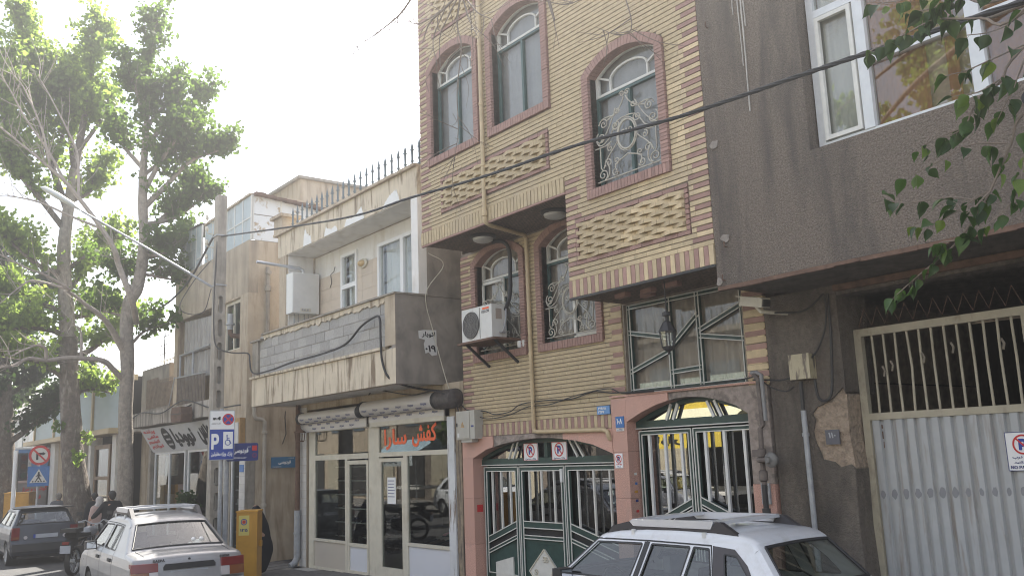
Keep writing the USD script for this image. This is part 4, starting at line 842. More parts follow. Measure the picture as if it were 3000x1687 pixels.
# sheds on the roof, panels of pale sheet
sheet_m = mat('blue_sheet', (.40, .455, .47), .45, .07, 1.3, stain=(.30, .30, .27), sscale=(.9, .9, .5), sharp=(.55, .8)); white_s = mat('white_sheet', (.66, .68, .68), .5, .05, 1.2, stain=(.40, .32, .22), sscale=(2, 2, 2), sharp=(.56, .64))
def shed(name, x0, x1, z0, zl, zr, n, side=None):
    s = node(name, cb)
    xs = np.linspace(x0, x1, n+1); fr = MB()
    for a, b in zip(xs[:-1], xs[1:]):
        za, zb_ = [zl+(zr-zl)*(t-x0)/(x1-x0) for t in (a, b)]; m = (z0+min(za, zb_))/2
        MB().poly([(a, z0), (b, z0), (b, m), (a, m)], 'xz', 8.30, 8.32).build('sheet_panel', sheet_m, s); MB().poly([(a, m+.01), (b, m+.01), (b, zb_), (a, za)], 'xz', 8.30, 8.32).build('sheet_panel', sheet_m, s)
        fr.box(a-.02, a+.02, 8.285, 8.299, z0, za); fr.box(a+.02, b-.02, 8.286, 8.299, m-.01, m+.02)
    fr.box(x1-.02, x1+.02, 8.285, 8.33, z0, zr); fr.build('frame', Mt['white_metal'], s)
    if side:
        d, zb_ = side; ys = np.linspace(8.34, 8.34+d, 4)
        for a, b in zip(ys[:-1], ys[1:]):
            MB().poly([(a, z0), (b, z0), (b, zr-.5), (a, zr-.5)], 'yz', x1-.02, x1).build('sheet_panel', white_s, s); MB().poly([(a, zr-.48), (b, zr-.48), (b, zr+(zb_-zr)*(b-8.34)/d), (a, zr+(zb_-zr)*(a-8.34)/d)], 'yz', x1-.02, x1).build('sheet_panel', white_s, s)
        q = MB(); [q.box(x1+.001, x1+.02, a-.02, a+.02, z0, zr) for a in ys]; q.build('side_frame', Mt['white_metal'], s)
        e = MB(); y = 8.3
        for i in range(8): e.obox((x1-.1, 8.35+i*d/8+d/16, zr+.03+(zb_-zr)*(i+.5)/8), (.5, d/8, .05+R.uniform(0, .03)))
        e.build('roof_edge', Mt['rust'], s)
    r = MB(); k = 9
    for i in range(k):
        t = (i+.5)/k; r.obox((x0+(x1-x0)*t, 9.2, zl+(zr-zl)*t+.03), ((x1-x0)/k*.98, 1.9, .03+R.uniform(0, .03)))
    r.build('roof_sheet', Mt['dark_metal'] if side is None else TP, s)
shed('roof_shed', -24.3, -21.0, 7.68, 8.75, 8.82, 6, (2.2, 8.62)); shed('roof_shed', -26.4, -24.6, 7.0, 8.98, 8.86, 4)
MB().box(-25.75, -25.1, 8.27, 8.284, 7.75, 8.25).build('shed_hatch', mat('hatch', (.27, .30, .29), .6, .1, 3), cb); MB().box(-23.35, -22.8, 8.27, 8.284, 7.9, 8.6).build('shed_hatch', Mt['dark_metal'], cb)
# balcony: sheets, posts, lattice
cs = mat('grey_sheet', (.34, .33, .31), .6, .1, 3, stain=(.24, .22, .2), sscale=(3, 3, .4))
for i in range(11):
    a = -26.0+i*.215; MB().poly(Polygon([(a, 8.36), (a+.05, 8.36), (a+.08, 8.32), (a+.16, 8.32), (a+.19, 8.36), (a+.213, 8.36), (a+.213, 8.37), (a, 8.37)]), 'xy', 5.32, 6.28-i*.012).build('corrugated_sheet', cs, cb)
for i in range(10):
    a = -26.1+i*.235; MB().poly(Polygon([(a, 8.41), (a+.05, 8.41), (a+.08, 8.37), (a+.17, 8.37), (a+.2, 8.41), (a+.233, 8.41), (a+.233, 8.42), (a, 8.42)]), 'xy', 4.6, 5.30).build('corrugated_sheet', cs, cb)
q = MB(); q.tube([(-26.15, 8.28, 5.33), (-23.7, 8.28, 5.37)], .028, 8); [q.tube([(x, 8.28, 4.7), (x, 8.28, 5.35)], .03, 8) for x in (-26.1, -25.0)]; q.tube([(-26.6, 8.27, 4.72), (-23.9, 8.27, 4.66)], .022, 8); q.build('balcony_rail', Mt['galv'], cb)
baluster_m = mat('baluster', (.20, .165, .135), .7, .2, 8)
for i in range(22):
    x = -26.5+i*.118; MB().box(x-.012, x+.012, 8.265, 8.29, 3.9, 4.70).build('baluster', baluster_m, cb)
lat = MB()
for i in range(34): lat.box(-29.3+i*.08-.014, -29.3+i*.08+.014, 8.28, 8.30, 4.0, 4.9+(-.2 if i > 14 else 0))
for i in range(15): lat.box(-29.3, -26.62, 8.301, 8.315, 4.02+i*.055, 4.045+i*.055)
lat.build('lattice_screen', mat('reed', (.24, .19, .145), .9, .2, 8), cb); MB().bar((-26.9, 8.25, 3.95), (-26.45, 8.25, 4.75), .03, .03).build('brace', Mt['galv'], cb)
sb = MB(); n = 26; xs = np.linspace(-30.2, -22.7, n)
for a, b in zip(xs[:-1], xs[1:]): sb.box(a, b, 7.98+R.uniform(0, .02), 8.6, 3.44+R.uniform(-.01, .01), 3.86)
sb.build('balcony_slab', mat('slab', (.36, .325, .28), .9, .15, 3, stain=(.16, .14, .12), sscale=(3, 3, .3), sharp=(.47, .6)), cb)
MB().box(-29.95, -27.2, 8.32, 9.4, 3.87, 5.25).build('roof_parapet', Mt['grey_plaster'], cb); MB().box(-30.4, -26.65, 9.41, 17, 3.5, 3.86).build('low_roof', CC, cb)
for i in range(9): MB().tube([(-29.8+i*.3, 8.9, 5.25), (-29.78+i*.3, 8.85, 5.6)], .012, 5).build('spike', Mt['white_metal'], cb)
MB().box(-29.8, -27.3, 8.88, 8.91, 5.55, 5.58).build('spike_rail', Mt['white_metal'], cb)
# shop below
MB().box(-30.1, -26.61, 9.3, 17, -.1, 3.42).build('rear_core', Mt['room'], cb)
MB().box(-29.6, -29.4, 8.5, 8.7, -.1, 3.4).build('column', CC, cb); MB().box(-22.6, -22.35, 8.4, 8.7, -.1, 3.4).build('column', CC, cb)
for a, b in ((-29.3, -26.4), (-26.2, -22.8)):
    s = node('shop_window', cb); f = MB(); f.box(a, a+.1, 8.6, 8.66, -.05, 2.7); f.box(b-.1, b, 8.6, 8.66, -.05, 2.7); f.box(a+.1, b-.1, 8.6, 8.66, 2.6, 2.7); f.box((a+b)/2-.05, (a+b)/2+.05, 8.6, 8.66, .0, 2.6); f.build('frame', Mt['alu'], s)
    for p_, q_ in ((a+.1, (a+b)/2-.05), ((a+b)/2+.05, b-.1)): MB().box(p_, q_, 8.625, 8.63, 0, 2.6).build('pane', Mt['glass_dark'], s)
MB().box(-29.4, -21.3, 9.6, 9.66, 0, 3).build('shop_rear_wall', mat('shop_rear', (.21, .20, .18), .8, .15, 3), cb); MB().box(-29.4, -21.3, 8.7, 9.6, 2.75, 2.8).build('shop_ceiling', Mt['white'], cb)
for x, z, wd, h, mm in ((-28.4, 1.95, .62, .62, 'curtain_white'), (-28.2, .9, .8, .5, 'galv'), (-27.2, 1.3, .5, .4, 'blue_mid'), (-25.7, .5, .5, .4, 'cream_metal'), (-24.2, 1.4, .5, .35, 'white_metal'), (-23.3, .4, .5, 1.2, 'galv')):
    MB().box(x-wd/2, x+wd/2, 8.75, 8.95, z, z+h).build('goods_box', Mt[mm], cb)
sign = node('shop_sign', cb, 'slanted white shop sign with black Persian lettering and a round emblem')
o = np.array([-29.35, 8.14, 3.37]); dn = np.array([0, .42, -.70]); dn /= np.linalg.norm(dn); ln = .82
vu = -dn; uu = np.array([1., 0, 0]); nn = np.cross(uu, vu); og = o+dn*ln
b_ = MB().obox(o+dn*ln/2+uu*3.35-nn*.02, (6.7, ln, .03), ax=[uu, vu, nn]); b_.build('board', mat('sign_board', (.52, .52, .52), .5, .06, 2), sign)
[on_plane(fit_poly(text_poly(t_, .3, 3, True), x_, .42, w_, .62), og, uu, vu, .006).build('lettering', Mt['black'], sign) for t_, x_, w_ in (('سرویس', 5.6, 1.6), ('نوودیا', 3.55, 1.7))]
el = shapely.affinity.scale(Point(2.15, .42).buffer(.36, 24), 1, 1.0); bars = unary_union([sbox(1.95, .2+i*.17, 2.35, .26+i*.17) for i in range(3)]); on_plane(el.difference(bars), og, uu, vu, .006).build('emblem', Mt['black'], sign)
for k in range(4): on_plane(fit_poly(text_poly(['پرنده', 'ماهی', 'آکواریوم', 'لوازم'][k], .2, 2, True), .75+(k % 2)*.08, .70-k*.17, 1.1, .15), og, uu, vu, .006).build('lettering', Mt['red'], sign)
ac = thing('rusty_cooler_hood', 'rusty brown metal hood hanging under the corner balcony slab', 'hood', (-24.1, 7.72, 3.55), 12)
MB().poly(Polygon([(-.27, .0), (-.22, -.2), (.22, -.2), (.27, 0), (.22, .19), (-.22, .19)]), 'xz', -.16, .16).build('body', mat('hood_brown', (.115, .07, .05), .8, .25, 9, bump=.3, bscale=60), ac); MB().box(-.25, .25, -.175, -.161, .0, .02).build('seam', Mt['dark_metal'], ac); MB().bar((0, .1, .17), (0, .35, .3), .04, .04).build('bracket', Mt['dark_metal'], ac)
lb = node('light_box', cb); MB().box(-21.95, -21.02, 8.10, 8.24, 2.55, 3.3).build('box', mat('varnished_wood', (.36, .22, .09), .5, .15, 5), lb)
for i in range(5): MB().box(-21.88+i*.165, -21.73+i*.165, 8.085, 8.099, 2.62, 3.2).build('panel', Mt['curtain_white'], lb)
s = node('shop_window', cb); f = MB(); f.box(-22.3, -22.24, 8.4, 8.46, 0, 2.55); f.box(-21.42, -21.36, 8.4, 8.46, 0, 2.55); f.box(-22.24, -21.42, 8.4, 8.46, 2.48, 2.55); f.build('frame', Mt['alu'], s); MB().box(-22.24, -21.42, 8.43, 8.435, 0, 2.48).build('pane', Mt['glass_dark'], s)
for i in range(6): MB().box(-22.24, -21.42, 8.5, 8.75, .25+i*.33, .28+i*.33).build('glass_shelf', Mt['white_metal'], s)
for i in range(5):
    for j in range(3): MB().obox((-22.1+j*.27, 8.6, .34+i*.33), (.16, .16, .1), rz=R.uniform(0, 60)).build('goods', Mt[R.choice(['rust', 'rubber', 'curtain_white', 'navy', 'red'])], s)
for r in range(13): MB().box(-21.34, -21.0, 8.235, 8.252, -.05+r*.18, -.05+r*.18+.175).build('wall_tile', wt, cb)
MB().box(-21.34, -21.01, 8.253, 8.49, -.1, 2.7).build('tiled_pier', CC, cb)
MB().box(-21.30, -21.05, 8.222, 8.234, 2.03, 2.2).build('number_plate', Mt['blue_mid'], cb)
p = MB(); p.tube([(-20.97, 8.73, 7.0), (-20.93, 8.73, 6.8), (-20.93, 8.73, 5.0)], .05, 10); p.lathe([(.05, 0), (.075, .02), (.075, .14), (.05, .16)], (-20.93, 8.73, 6.38), 12); p.tube([(-20.97, 8.73, 6.85), (-20.85, 8.73, 6.86)], .06, 10); p.build('vent_pipe', Mt['pale_bark'] if False else CC, cb, smooth=40)
p = MB(); p.tube([(-20.94, 8.42, 3.7), (-20.92, 8.42, 3.36), (-20.92, 8.46, 3.27), (-20.92, 8.62, 3.25), (-20.92, 8.68, 3.2), (-20.92, 8.68, .95), (-20.92, 8.68, -.1)], .05, 10); [p.lathe([(.05, 0), (.068, .01), (.068, .07), (.05, .08)], (-20.92, 8.68, z), 12) for z in (1.2, 2.9)]; p.build('drain_pipe', mat('pipe_grey', (.38, .345, .29), .6, .15, 5), cb, smooth=40)
MB().tube([(-20.99, 9.24, 3.45), (-20.97, 9.22, 3.3), (-20.97, 9.25, 2.9), (-20.97, 9.16, 2.66)], .012, 6).build('hanging_cable', Mt['dark_metal'], cb)
ph = thing('roof_stair_house', 'plain tan stair house rising behind the loggia house roof', 'building'); MB().box(-27.5, -24.04, 11, 14.2, 7.0, 10.5).build('wall', TP, ph); MB().box(-27.6, -23.95, 10.9, 14.3, 10.5, 10.58).build('roof_slab', CC, ph); MB().box(-27.4, -24.1, 11.05, 14.1, -.1, 7.0).build('lower_wall', TP, ph)
# ------------------------------------------------------------------ blue glazed building
gbld = thing('glazed_building', 'low building with a pale blue panelled upper floor and tan posts', 'building')
MB().box(-47.8, -33.0, 8.9, 18, -.15, 5.4).build('core', Mt['room'], gbld)
bp = mat('blue_panel', (.36, .43, .47), .35, .05, .8); bp2 = glass('glass_blue', (.35, .45, .45), 1, 1.6)
px = [-47.8, -43.6, -40.3, -36.9, -33.0]
for a, b in zip(px[:-1], px[1:]): MB().box(a+.1, b-.1, 8.52, 8.55, 3.62, 5.25).build('glazing_panel', bp, gbld)
for x in px: MB().box(x-.1, x+.1, 8.45, 8.6, 3.6, 5.25).build('post', Mt['yellow_pipe'], gbld)
MB().box(-48.2, -32.9, 8.3, 9, 5.25, 5.45).build('cornice', Mt['yellow_pipe'], gbld); MB().box(-48.3, -32.9, 8.1, 9, 3.42, 3.6).build('ledge', Mt['yellow_pipe'], gbld)
for x, ww in ((-43.4, .9), (-38.4, .5), (-36.9, .35), (-33.5, .5)): MB().box(x-ww/2, x+ww/2, 8.45, 8.85, -.1, 3.4).build('white_column', Mt['white_plaster'], gbld)
dr_ = node('glass_door', gbld); br = mat('brown_frame', (.18, .115, .06), .5, .15, 4); f = MB(); f.box(-36.6, -36.4, 8.55, 8.65, -.1, 3.1); f.box(-34.6, -34.4, 8.55, 8.65, -.1, 3.1); f.box(-36.4, -34.6, 8.55, 8.65, 2.95, 3.1); f.box(-36.4, -34.6, 8.55, 8.65, 1.85, 1.97); f.build('frame', br, dr_); MB().box(-36.4, -34.6, 8.6, 8.61, -.1, 2.95).build('pane', bp2, dr_); MB().box(-36.3, -35.2, 8.68, 8.7, 0, 1.5).build('panel', Mt['yellow_pipe'], dr_)
sh = MB()
for i in range(26): sh.box(-47.6, -43.9, 8.5+(.02 if i % 2 else 0), 8.6, -.1+i*.128, -.1+i*.128+.12)
sh.build('roller_shutter', Mt['gate_cream'], gbld); MB().box(-43.0, -38.7, 8.6, 8.7, -.1, 3.4).build('ground_floor_wall', TP, gbld); MB().box(-33.3, -32.95, 8.6, 8.7, -.1, 3.4).build('brown_jamb', br, gbld)
# annex between the glazed building and the corner shop
an = thing('annex', 'low tan annex between the glazed building and the corner shop', 'building'); MB().box(-32.9, -30.25, 9.2, 17, -.1, 5.2).build('wall', TP, an); MB().box(-32.9, -30.3, 8.6, 9.19, 3.4, 3.7).build('canopy', CC, an)
for i in range(5): MB().box(-32.6+i*.3, -32.57+i*.3, 9.1, 9.13, 4.0, 4.9).build('railing_bar', Mt['rust'], an)
MB().box(-32.7, -31.2, 9.08, 9.14, 4.9, 4.94).build('railing_rail', Mt['rust'], an)
# butcher's kiosk with its boards, facing along the street
kb = thing('butcher_kiosk', "butcher's kiosk with a blue picture board and red Persian lettering", 'kiosk')
MB().box(-46, -44.05, 7.1, 8.42, -.15, 3.2).build('body', Mt['grey_plaster'], kb)
MB().box(-44.05, -44, 7.08, 8.42, 2.2, 3.2).build('board', mat('board_blue', (.10, .22, .42), .5, .25, 1.5, detail=1), kb); MB().box(-44.06, -43.98, 7.06, 8.43, 3.2, 3.26).build('board_edge', Mt['white'], kb); MB().box(-44.05, -44, 7.3, 8.42, 1.78, 2.18).build('board', mat('board_pale', (.48, .36, .34), .5, .15, 3), kb); MB().box(-44.05, -44.0, 7.3, 8.42, .0, 1.74).build('lower_board', mat('board_grey', (.22, .20, .19), .5, .2, 2), kb)
def xsign(par, pg, x, y, z, m, nm='lettering', t=.006): return on_plane(pg, (x, y, z), (0, 1, 0), (0, 0, 1), t).build(nm, m, par)
xsign(kb, fit_poly(text_poly('گوشت و مرغ', .2, 3, True), .75, .0, .95, .26), -43.999, 7.2, 1.5, Mt['red']); xsign(kb, fit_poly(text_poly('قصابی', .2, 3, True), .75, .0, .5, .2), -43.999, 7.2, 1.15, Mt['red']); xsign(kb, fit_poly(text_poly('گوشت', .2, 3, True), .75, .0, .9, .22), -43.999, 7.2, 1.98, Mt['red']); xsign(kb, fit_poly(text_poly('فروش', .2, 3, True), 1.0, .0, .45, .2), -43.999, 7.2, 2.95, Mt['white']); xsign(kb, fit_poly(text_poly('گوشت', .2, 2, True), .35, .0, .45, .14), -43.999, 7.2, 3.0, Mt['yellow_cab'])
MB().obox((-43.98, 7.55, 2.62), (.02, .4, .36)).build('picture', mat('picture', (.45, .45, .42), .5, .5, 9), kb)
# white wall, pale building at the end of the street
lw = thing('low_wall', 'low pale wall at the far left beside the road', 'wall'); MB().box(-52, -38.6, 5.5, 5.75, -.15, .95).build('wall', Mt['white_plaster'], lw); MB().box(-52.1, -38.5, 5.45, 5.8, .95, 1.0).build('coping', CC, lw)
for i, (x0, x1, y0, y1, h, lab) in enumerate(((-75, -49, 9.5, 22, 5.2, 'plain pale building past the butcher kiosk'), (-120, -78, 8, 20, 7.5, 'far pale building closing the street'), (-64, -50, 12, 20, 6.5, 'tan building set back behind the pale one'))):
    fb = thing('distant_building', lab, 'building'); MB().box(x0, x1, y0, y1, -.2, h).build('wall', Mt['white_plaster'] if i < 2 else TP, fb); MB().box(x0-.1, x1+.1, y0-.1, y1, h, h+.15).build('roof_slab', CC, fb)
    for k in range(int((x1-x0)/3.2)):
        for z in ((1.2, 3.6) if h < 7 else (1.2, 3.6, 5.8)): MB().box(x0+1+k*3.2, x0+2.3+k*3.2, y0-.03, y0+.02, z, z+1.1).build('window', bp2, fb)
    for k in range(int((y1-y0)/3.2)):
        MB().box(x1-.02, x1+.03, y0+1+k*3.2, y0+2.2+k*3.2, 2.2, 3.4).build('window', bp2, fb)
# ------------------------------------------------------------------ trees
def smooth_path(p, k=5):
    p = np.asarray(p, float)
    if len(p) < 3: return np.vstack([p[0]+(p[-1]-p[0])*t for t in np.linspace(0, 1, k+1)])
    q = np.vstack([2*p[0]-p[1], p, 2*p[-1]-p[-2]]); out = []
    for i in range(1, len(q)-2):
        for t in np.arange(k)/k: out.append(.5*((2*q[i])+(-q[i-1]+q[i+1])*t+(2*q[i-1]-5*q[i]+4*q[i+1]-q[i+2])*t*t+(-q[i-1]+3*q[i]-3*q[i+1]+q[i+2])*t**3))
    out.append(p[-1]); return np.array(out)
def leaf_batch(rs, c, rad, n, size):
    """n folded leaves scattered about c."""
    d = rs.normal(size=(n, 3)); d /= np.linalg.norm(d, axis=1, keepdims=True); P = c+d*rad*rs.random((n, 1))**.5
    a = rs.normal(size=(n, 3)); a[:, 2] -= .4; a /= np.linalg.norm(a, axis=1, keepdims=True)
    b = np.cross(a, rs.normal(size=(n, 3))); b /= np.maximum(np.linalg.norm(b, axis=1, keepdims=True), 1e-6); up = np.cross(a, b)
    s = size*rs.uniform(.6, 1.25, (n, 1))
    v = np.stack([P, P+a*s*.45+b*s*.48+up*s*.12, P+a*s, P+a*s*.45-b*s*.48+up*s*.12], 1).reshape(-1, 3); k = np.arange(n)[:, None]*4
    return v, np.vstack([k+[0, 1, 2], k+[0, 2, 3]])
def grow(rs, limbs, wood, leaves, dens, lsize, twig_r=.012, up=.75, spread=1.0, rad=.26, nleaf=16, start=.25):
    for pts, r0, r1, leafy in limbs:
        P = smooth_path(pts); wood.tube(P, np.linspace(r0, r1, len(P)), 8)
        if not leafy: continue
        L = np.linalg.norm(np.diff(P, axis=0), axis=1).sum(); n = int(L*dens*leafy)
        for _ in range(n):
            t = start+(1-start)*rs.random(); f = t*(len(P)-1); i = min(int(f), len(P)-2); o = P[i]+(P[i+1]-P[i])*(f-i)
            d = rs.normal(size=3)*spread; d[2] = abs(d[2])*.4+up; d /= np.linalg.norm(d); ln = rs.uniform(.35, 1.15)*(1.25-.6*t)
            q = o+d*ln*.5+rs.normal(size=3)*.06; e = o+d*ln; wood.tube([o, q, e], [twig_r, twig_r*.7, twig_r*.35], 4, caps=False)
            for s in (.35, .6, .85, 1.05): leaves.raw(*leaf_batch(rs, o+d*ln*s, rad*(.7+.5*rs.random()), int(nleaf*rs.uniform(.5, 1.2)), lsize))
def bare_twigs(rs, limbs, wood, n_per, ln, r=.008, droop=0):
    for pts, r0, r1 in limbs:
        P = smooth_path(pts); wood.tube(P, np.linspace(r0, r1, len(P)), 7); L = np.linalg.norm(np.diff(P, axis=0), axis=1).sum(); T = P[-1]-P[0]; T /= np.linalg.norm(T)
        for _ in range(int(L*n_per)):
            t = rs.random()**.7; f = t*(len(P)-1); i = min(int(f), len(P)-2); o = P[i]+(P[i+1]-P[i])*(f-i)
            d = T*.8+rs.normal(size=3)*.65; d[2] += .35-droop; d /= np.linalg.norm(d); l = ln*rs.uniform(.4, 1.2); m = o+d*l*.5+rs.normal(size=3)*.07*l; e = m+d*l*.5+rs.normal(size=3)*.1*l+np.array([0, 0, .12-droop*.4])*l
            q = smooth_path([o, m, e], 3); wood.tube(q, np.linspace(r, r*.35, len(q)), 4, caps=False)
            if rs.random() < .7:
                d2 = d+rs.normal(size=3)*.5; d2 /= np.linalg.norm(d2); wood.tube([m, m+d2*l*.4], [r*.6, r*.3], 4, caps=False)
def trunk_mesh(path, radii, seed, n=18, lump=.12):
    P = smooth_path(path, 6); rr = np.interp(np.linspace(0, 1, len(P)), np.linspace(0, 1, len(radii)), radii); m = MB().tube(P, rr, n); V = m.V[0].reshape(len(P), n, 3)
    nz = meshkit.fbm(V*[2.2, 2.2, 1.1]+seed, 3, seed)[..., None]-.5; C = P[:, None, :]; m.V[0] = (C+(V-C)*(1+lump*2*nz)).reshape(-1, 3); return m
rs = np.random.default_rng(5)
t2 = thing('plane_tree', 'tall plane tree with a slim pale trunk in front of the pet shop', 'tree')
up2 = [(-26.04, 6.76, 6.11), (-26.02, 6.81, 6.78), (-25.97, 7.0, 7.23), (-25.94, 7.12, 8.46), (-25.96, 7.06, 9.39), (-25.97, 7.02, 10.52)]
trunk_mesh([(-26.02, 6.86, -.1), (-26.0, 6.88, 1.0), (-26.0, 6.88, 2.41), (-26.02, 6.82, 3.83), (-26.02, 6.83, 4.8)]+up2, [.30, .225, .20, .185, .18, .175, .17, .165, .155, .14, .13, .12], 3).build('trunk', Mt['pale_bark'], t2, smooth=True)
wood, lv = MB(), MB()
LT2 = [([up2[-1], (-25.96, 7.06, 11.94), (-25.95, 7.07, 13.25), (-25.94, 7.14, 14.6), (-25.94, 7.13, 15.7)], .11, .012, .8), ([[-25.95, 7.08, 9.52], [-25.73, 7.64, 10.24], [-25.5, 8.22, 10.98], [-25.27, 8.76, 11.27], [-25.07, 9.25, 11.5]], .09, .015, 1.1), ([[-25.95, 7.08, 11.3], [-26.04, 7.73, 12.37], [-26.08, 8.54, 13.09], [-26.18, 9.0, 13.5]], .08, .012, .8), ([[-25.96, 7.06, 11.94], [-26.01, 7.65, 12.87], [-26.11, 8.0, 13.6]], .07, .012, .8),
       ([[-25.97, 6.99, 12.19], [-25.85, 6.69, 13.0], [-25.72, 6.39, 13.79]], .07, .012, .9), ([[-25.94, 7.14, 8.77], [-26.03, 7.82, 9.51], [-26.14, 8.45, 10.28], [-26.3, 8.7, 10.7]], .09, .015, 1.1), ([[-25.94, 7.13, 8.15], [-25.58, 7.49, 8.12], [-25.25, 7.79, 8.51]], .06, .012, 1.1), ([[-25.99, 6.95, 7.05], [-26.39, 6.59, 7.57], [-26.8, 6.22, 7.98]], .06, .012, 1.1), ([[-25.96, 7.05, 10.65], [-26.48, 6.63, 11.37], [-26.98, 6.32, 12.12]], .08, .012, 1), ([[-25.96, 7.07, 10.02], [-25.53, 7.38, 10.84], [-25.11, 7.65, 11.4], [-24.72, 7.82, 11.7]], .08, .012, 1.1),
       ([[-25.95, 7.06, 9.0], [-25.9, 7.9, 9.3], [-25.85, 8.6, 9.9], [-25.8, 9.0, 10.2]], .07, .012, 1.1), ([[-25.95, 7.06, 10.5], [-25.8, 7.9, 11.4], [-25.7, 8.5, 12.2]], .06, .012, 1.0), ([[-25.95, 7.06, 8.0], [-26.2, 8.0, 8.4], [-26.3, 8.5, 9.0]], .05, .012, 1.0), ([(-26.0, 6.9, 5.6), (-26.2, 7.3, 6.0), (-26.5, 7.8, 6.1)], .05, .012, .9), ([(-26, 7, 7.6), (-25.8, 7.7, 7.5), (-25.6, 8.2, 7.3)], .05, .01, 1.0), ([(-26, 6.9, 6.3), (-26.3, 6.3, 6.5), (-26.6, 5.8, 6.6)], .05, .01, .7)]
grow(rs, LT2, wood, lv, 16, .15, nleaf=9, rad=.24, spread=.95, up=1.0)
wood.build('limbs', Mt['pale_bark'], t2, smooth=40); lv.build('crown', Mt['leaf'], t2, kind='stuff')
wood = MB()
BARE = [([[-26.07, 6.75, 4.60], [-25.81, 6.4, 4.87], [-25.57, 6.1, 5.05], [-25.38, 5.59, 5.08], [-25.19, 5.09, 5.06], [-24.99, 4.62, 4.96], [-24.79, 4.16, 4.97], [-24.56, 3.8, 4.76], [-24.32, 3.49, 4.68]], .085, .03), ([[-24.96, 4.59, 4.97], [-24.82, 4.54, 5.22], [-24.71, 4.37, 5.3], [-24.62, 4.12, 5.21], [-24.56, 3.76, 4.99]], .045, .015), ([[-25.34, 5.49, 5.08], [-25.28, 5.44, 5.73], [-25.26, 5.29, 5.91], [-25.22, 5.17, 5.91]], .04, .012),
        ([[-26.06, 6.75, 5.35], [-25.78, 6.42, 5.76], [-25.51, 6.16, 6.03], [-25.24, 5.85, 6.26], [-24.99, 5.49, 6.42], [-24.74, 5.15, 6.6], [-24.47, 4.87, 6.69]], .10, .03), ([[-25.95, 7.0, 6.2], [-24.66, 6.5, 6.6], [-24.46, 6.09, 7.46], [-24.19, 5.91, 7.78], [-24.07, 5.55, 8.28], [-24.02, 4.9, 9.07], [-23.89, 4.56, 9.37], [-23.76, 4.19, 9.61], [-23.64, 3.82, 9.84], [-23.41, 3.03, 10.31]], .09, .02), ([[-23.89, 4.58, 9.37], [-24.04, 4.16, 10.18], [-23.97, 3.64, 10.84], [-23.86, 3.26, 11.44], [-23.73, 2.99, 11.77]], .035, .01), ([[-24.02, 4.95, 9.0], [-24.1, 4.9, 10.1], [-24.04, 4.68, 10.62], [-23.88, 4.21, 11.38], [-23.71, 3.82, 11.91]], .035, .01),
        ([[-23.8, 4.23, 9.6], [-23.77, 4.0, 10.51], [-23.58, 3.54, 11.4], [-23.36, 3.21, 11.68]], .03, .01), ([[-24.47, 4.87, 6.69], [-23.92, 4.8, 6.64], [-23.7, 4.27, 6.87], [-23.46, 3.81, 6.96], [-23.26, 3.19, 7.19]], .045, .015), ([[-24.07, 5.5, 8.3], [-24.08, 4.79, 8.52], [-23.98, 4.13, 8.73], [-23.86, 3.55, 8.77], [-23.68, 3.16, 8.7]], .035, .01), ([[-24.0, 4.8, 6.64], [-24.1, 4.08, 6.8], [-23.94, 3.76, 6.6], [-23.65, 3.3, 6.1]], .035, .01)]
bare_twigs(rs, BARE, wood, 5.5, 1.0, .010); wood.build('bare_limbs', mat('bare_bark', (.34, .295, .25), .9, .2, 12, bump=.4, bscale=30), t2, smooth=40, label='long leafless grey limbs reaching over the road')
bt = thing('plane_tree', 'big old plane tree with a thick dark trunk behind the black hatchback', 'tree')
lowp = [(-30.18, 6.78, -.15), [-30.19, 6.74, .35], [-30.21, 6.66, 1.2], [-30.23, 6.58, 1.83], [-30.26, 6.42, 2.93], [-30.28, 6.35, 3.74], [-30.3, 6.27, 4.82], [-30.32, 6.17, 6.28]]
trunk_mesh(lowp, [.52, .44, .40, .37, .33, .30, .285, .27, .25], 8, 22, .14).build('trunk', Mt['bark'], bt, smooth=True); trunk_mesh([lowp[-1], [-30.34, 6.05, 7.39], [-30.37, 5.92, 8.91], [-30.36, 5.97, 10.29], [-30.34, 6.08, 11.71]], [.245, .22, .20, .17, .14], 9, 16, .08).build('upper_trunk', Mt['pale_bark'], bt, smooth=True)
wood, lv = MB(), MB()
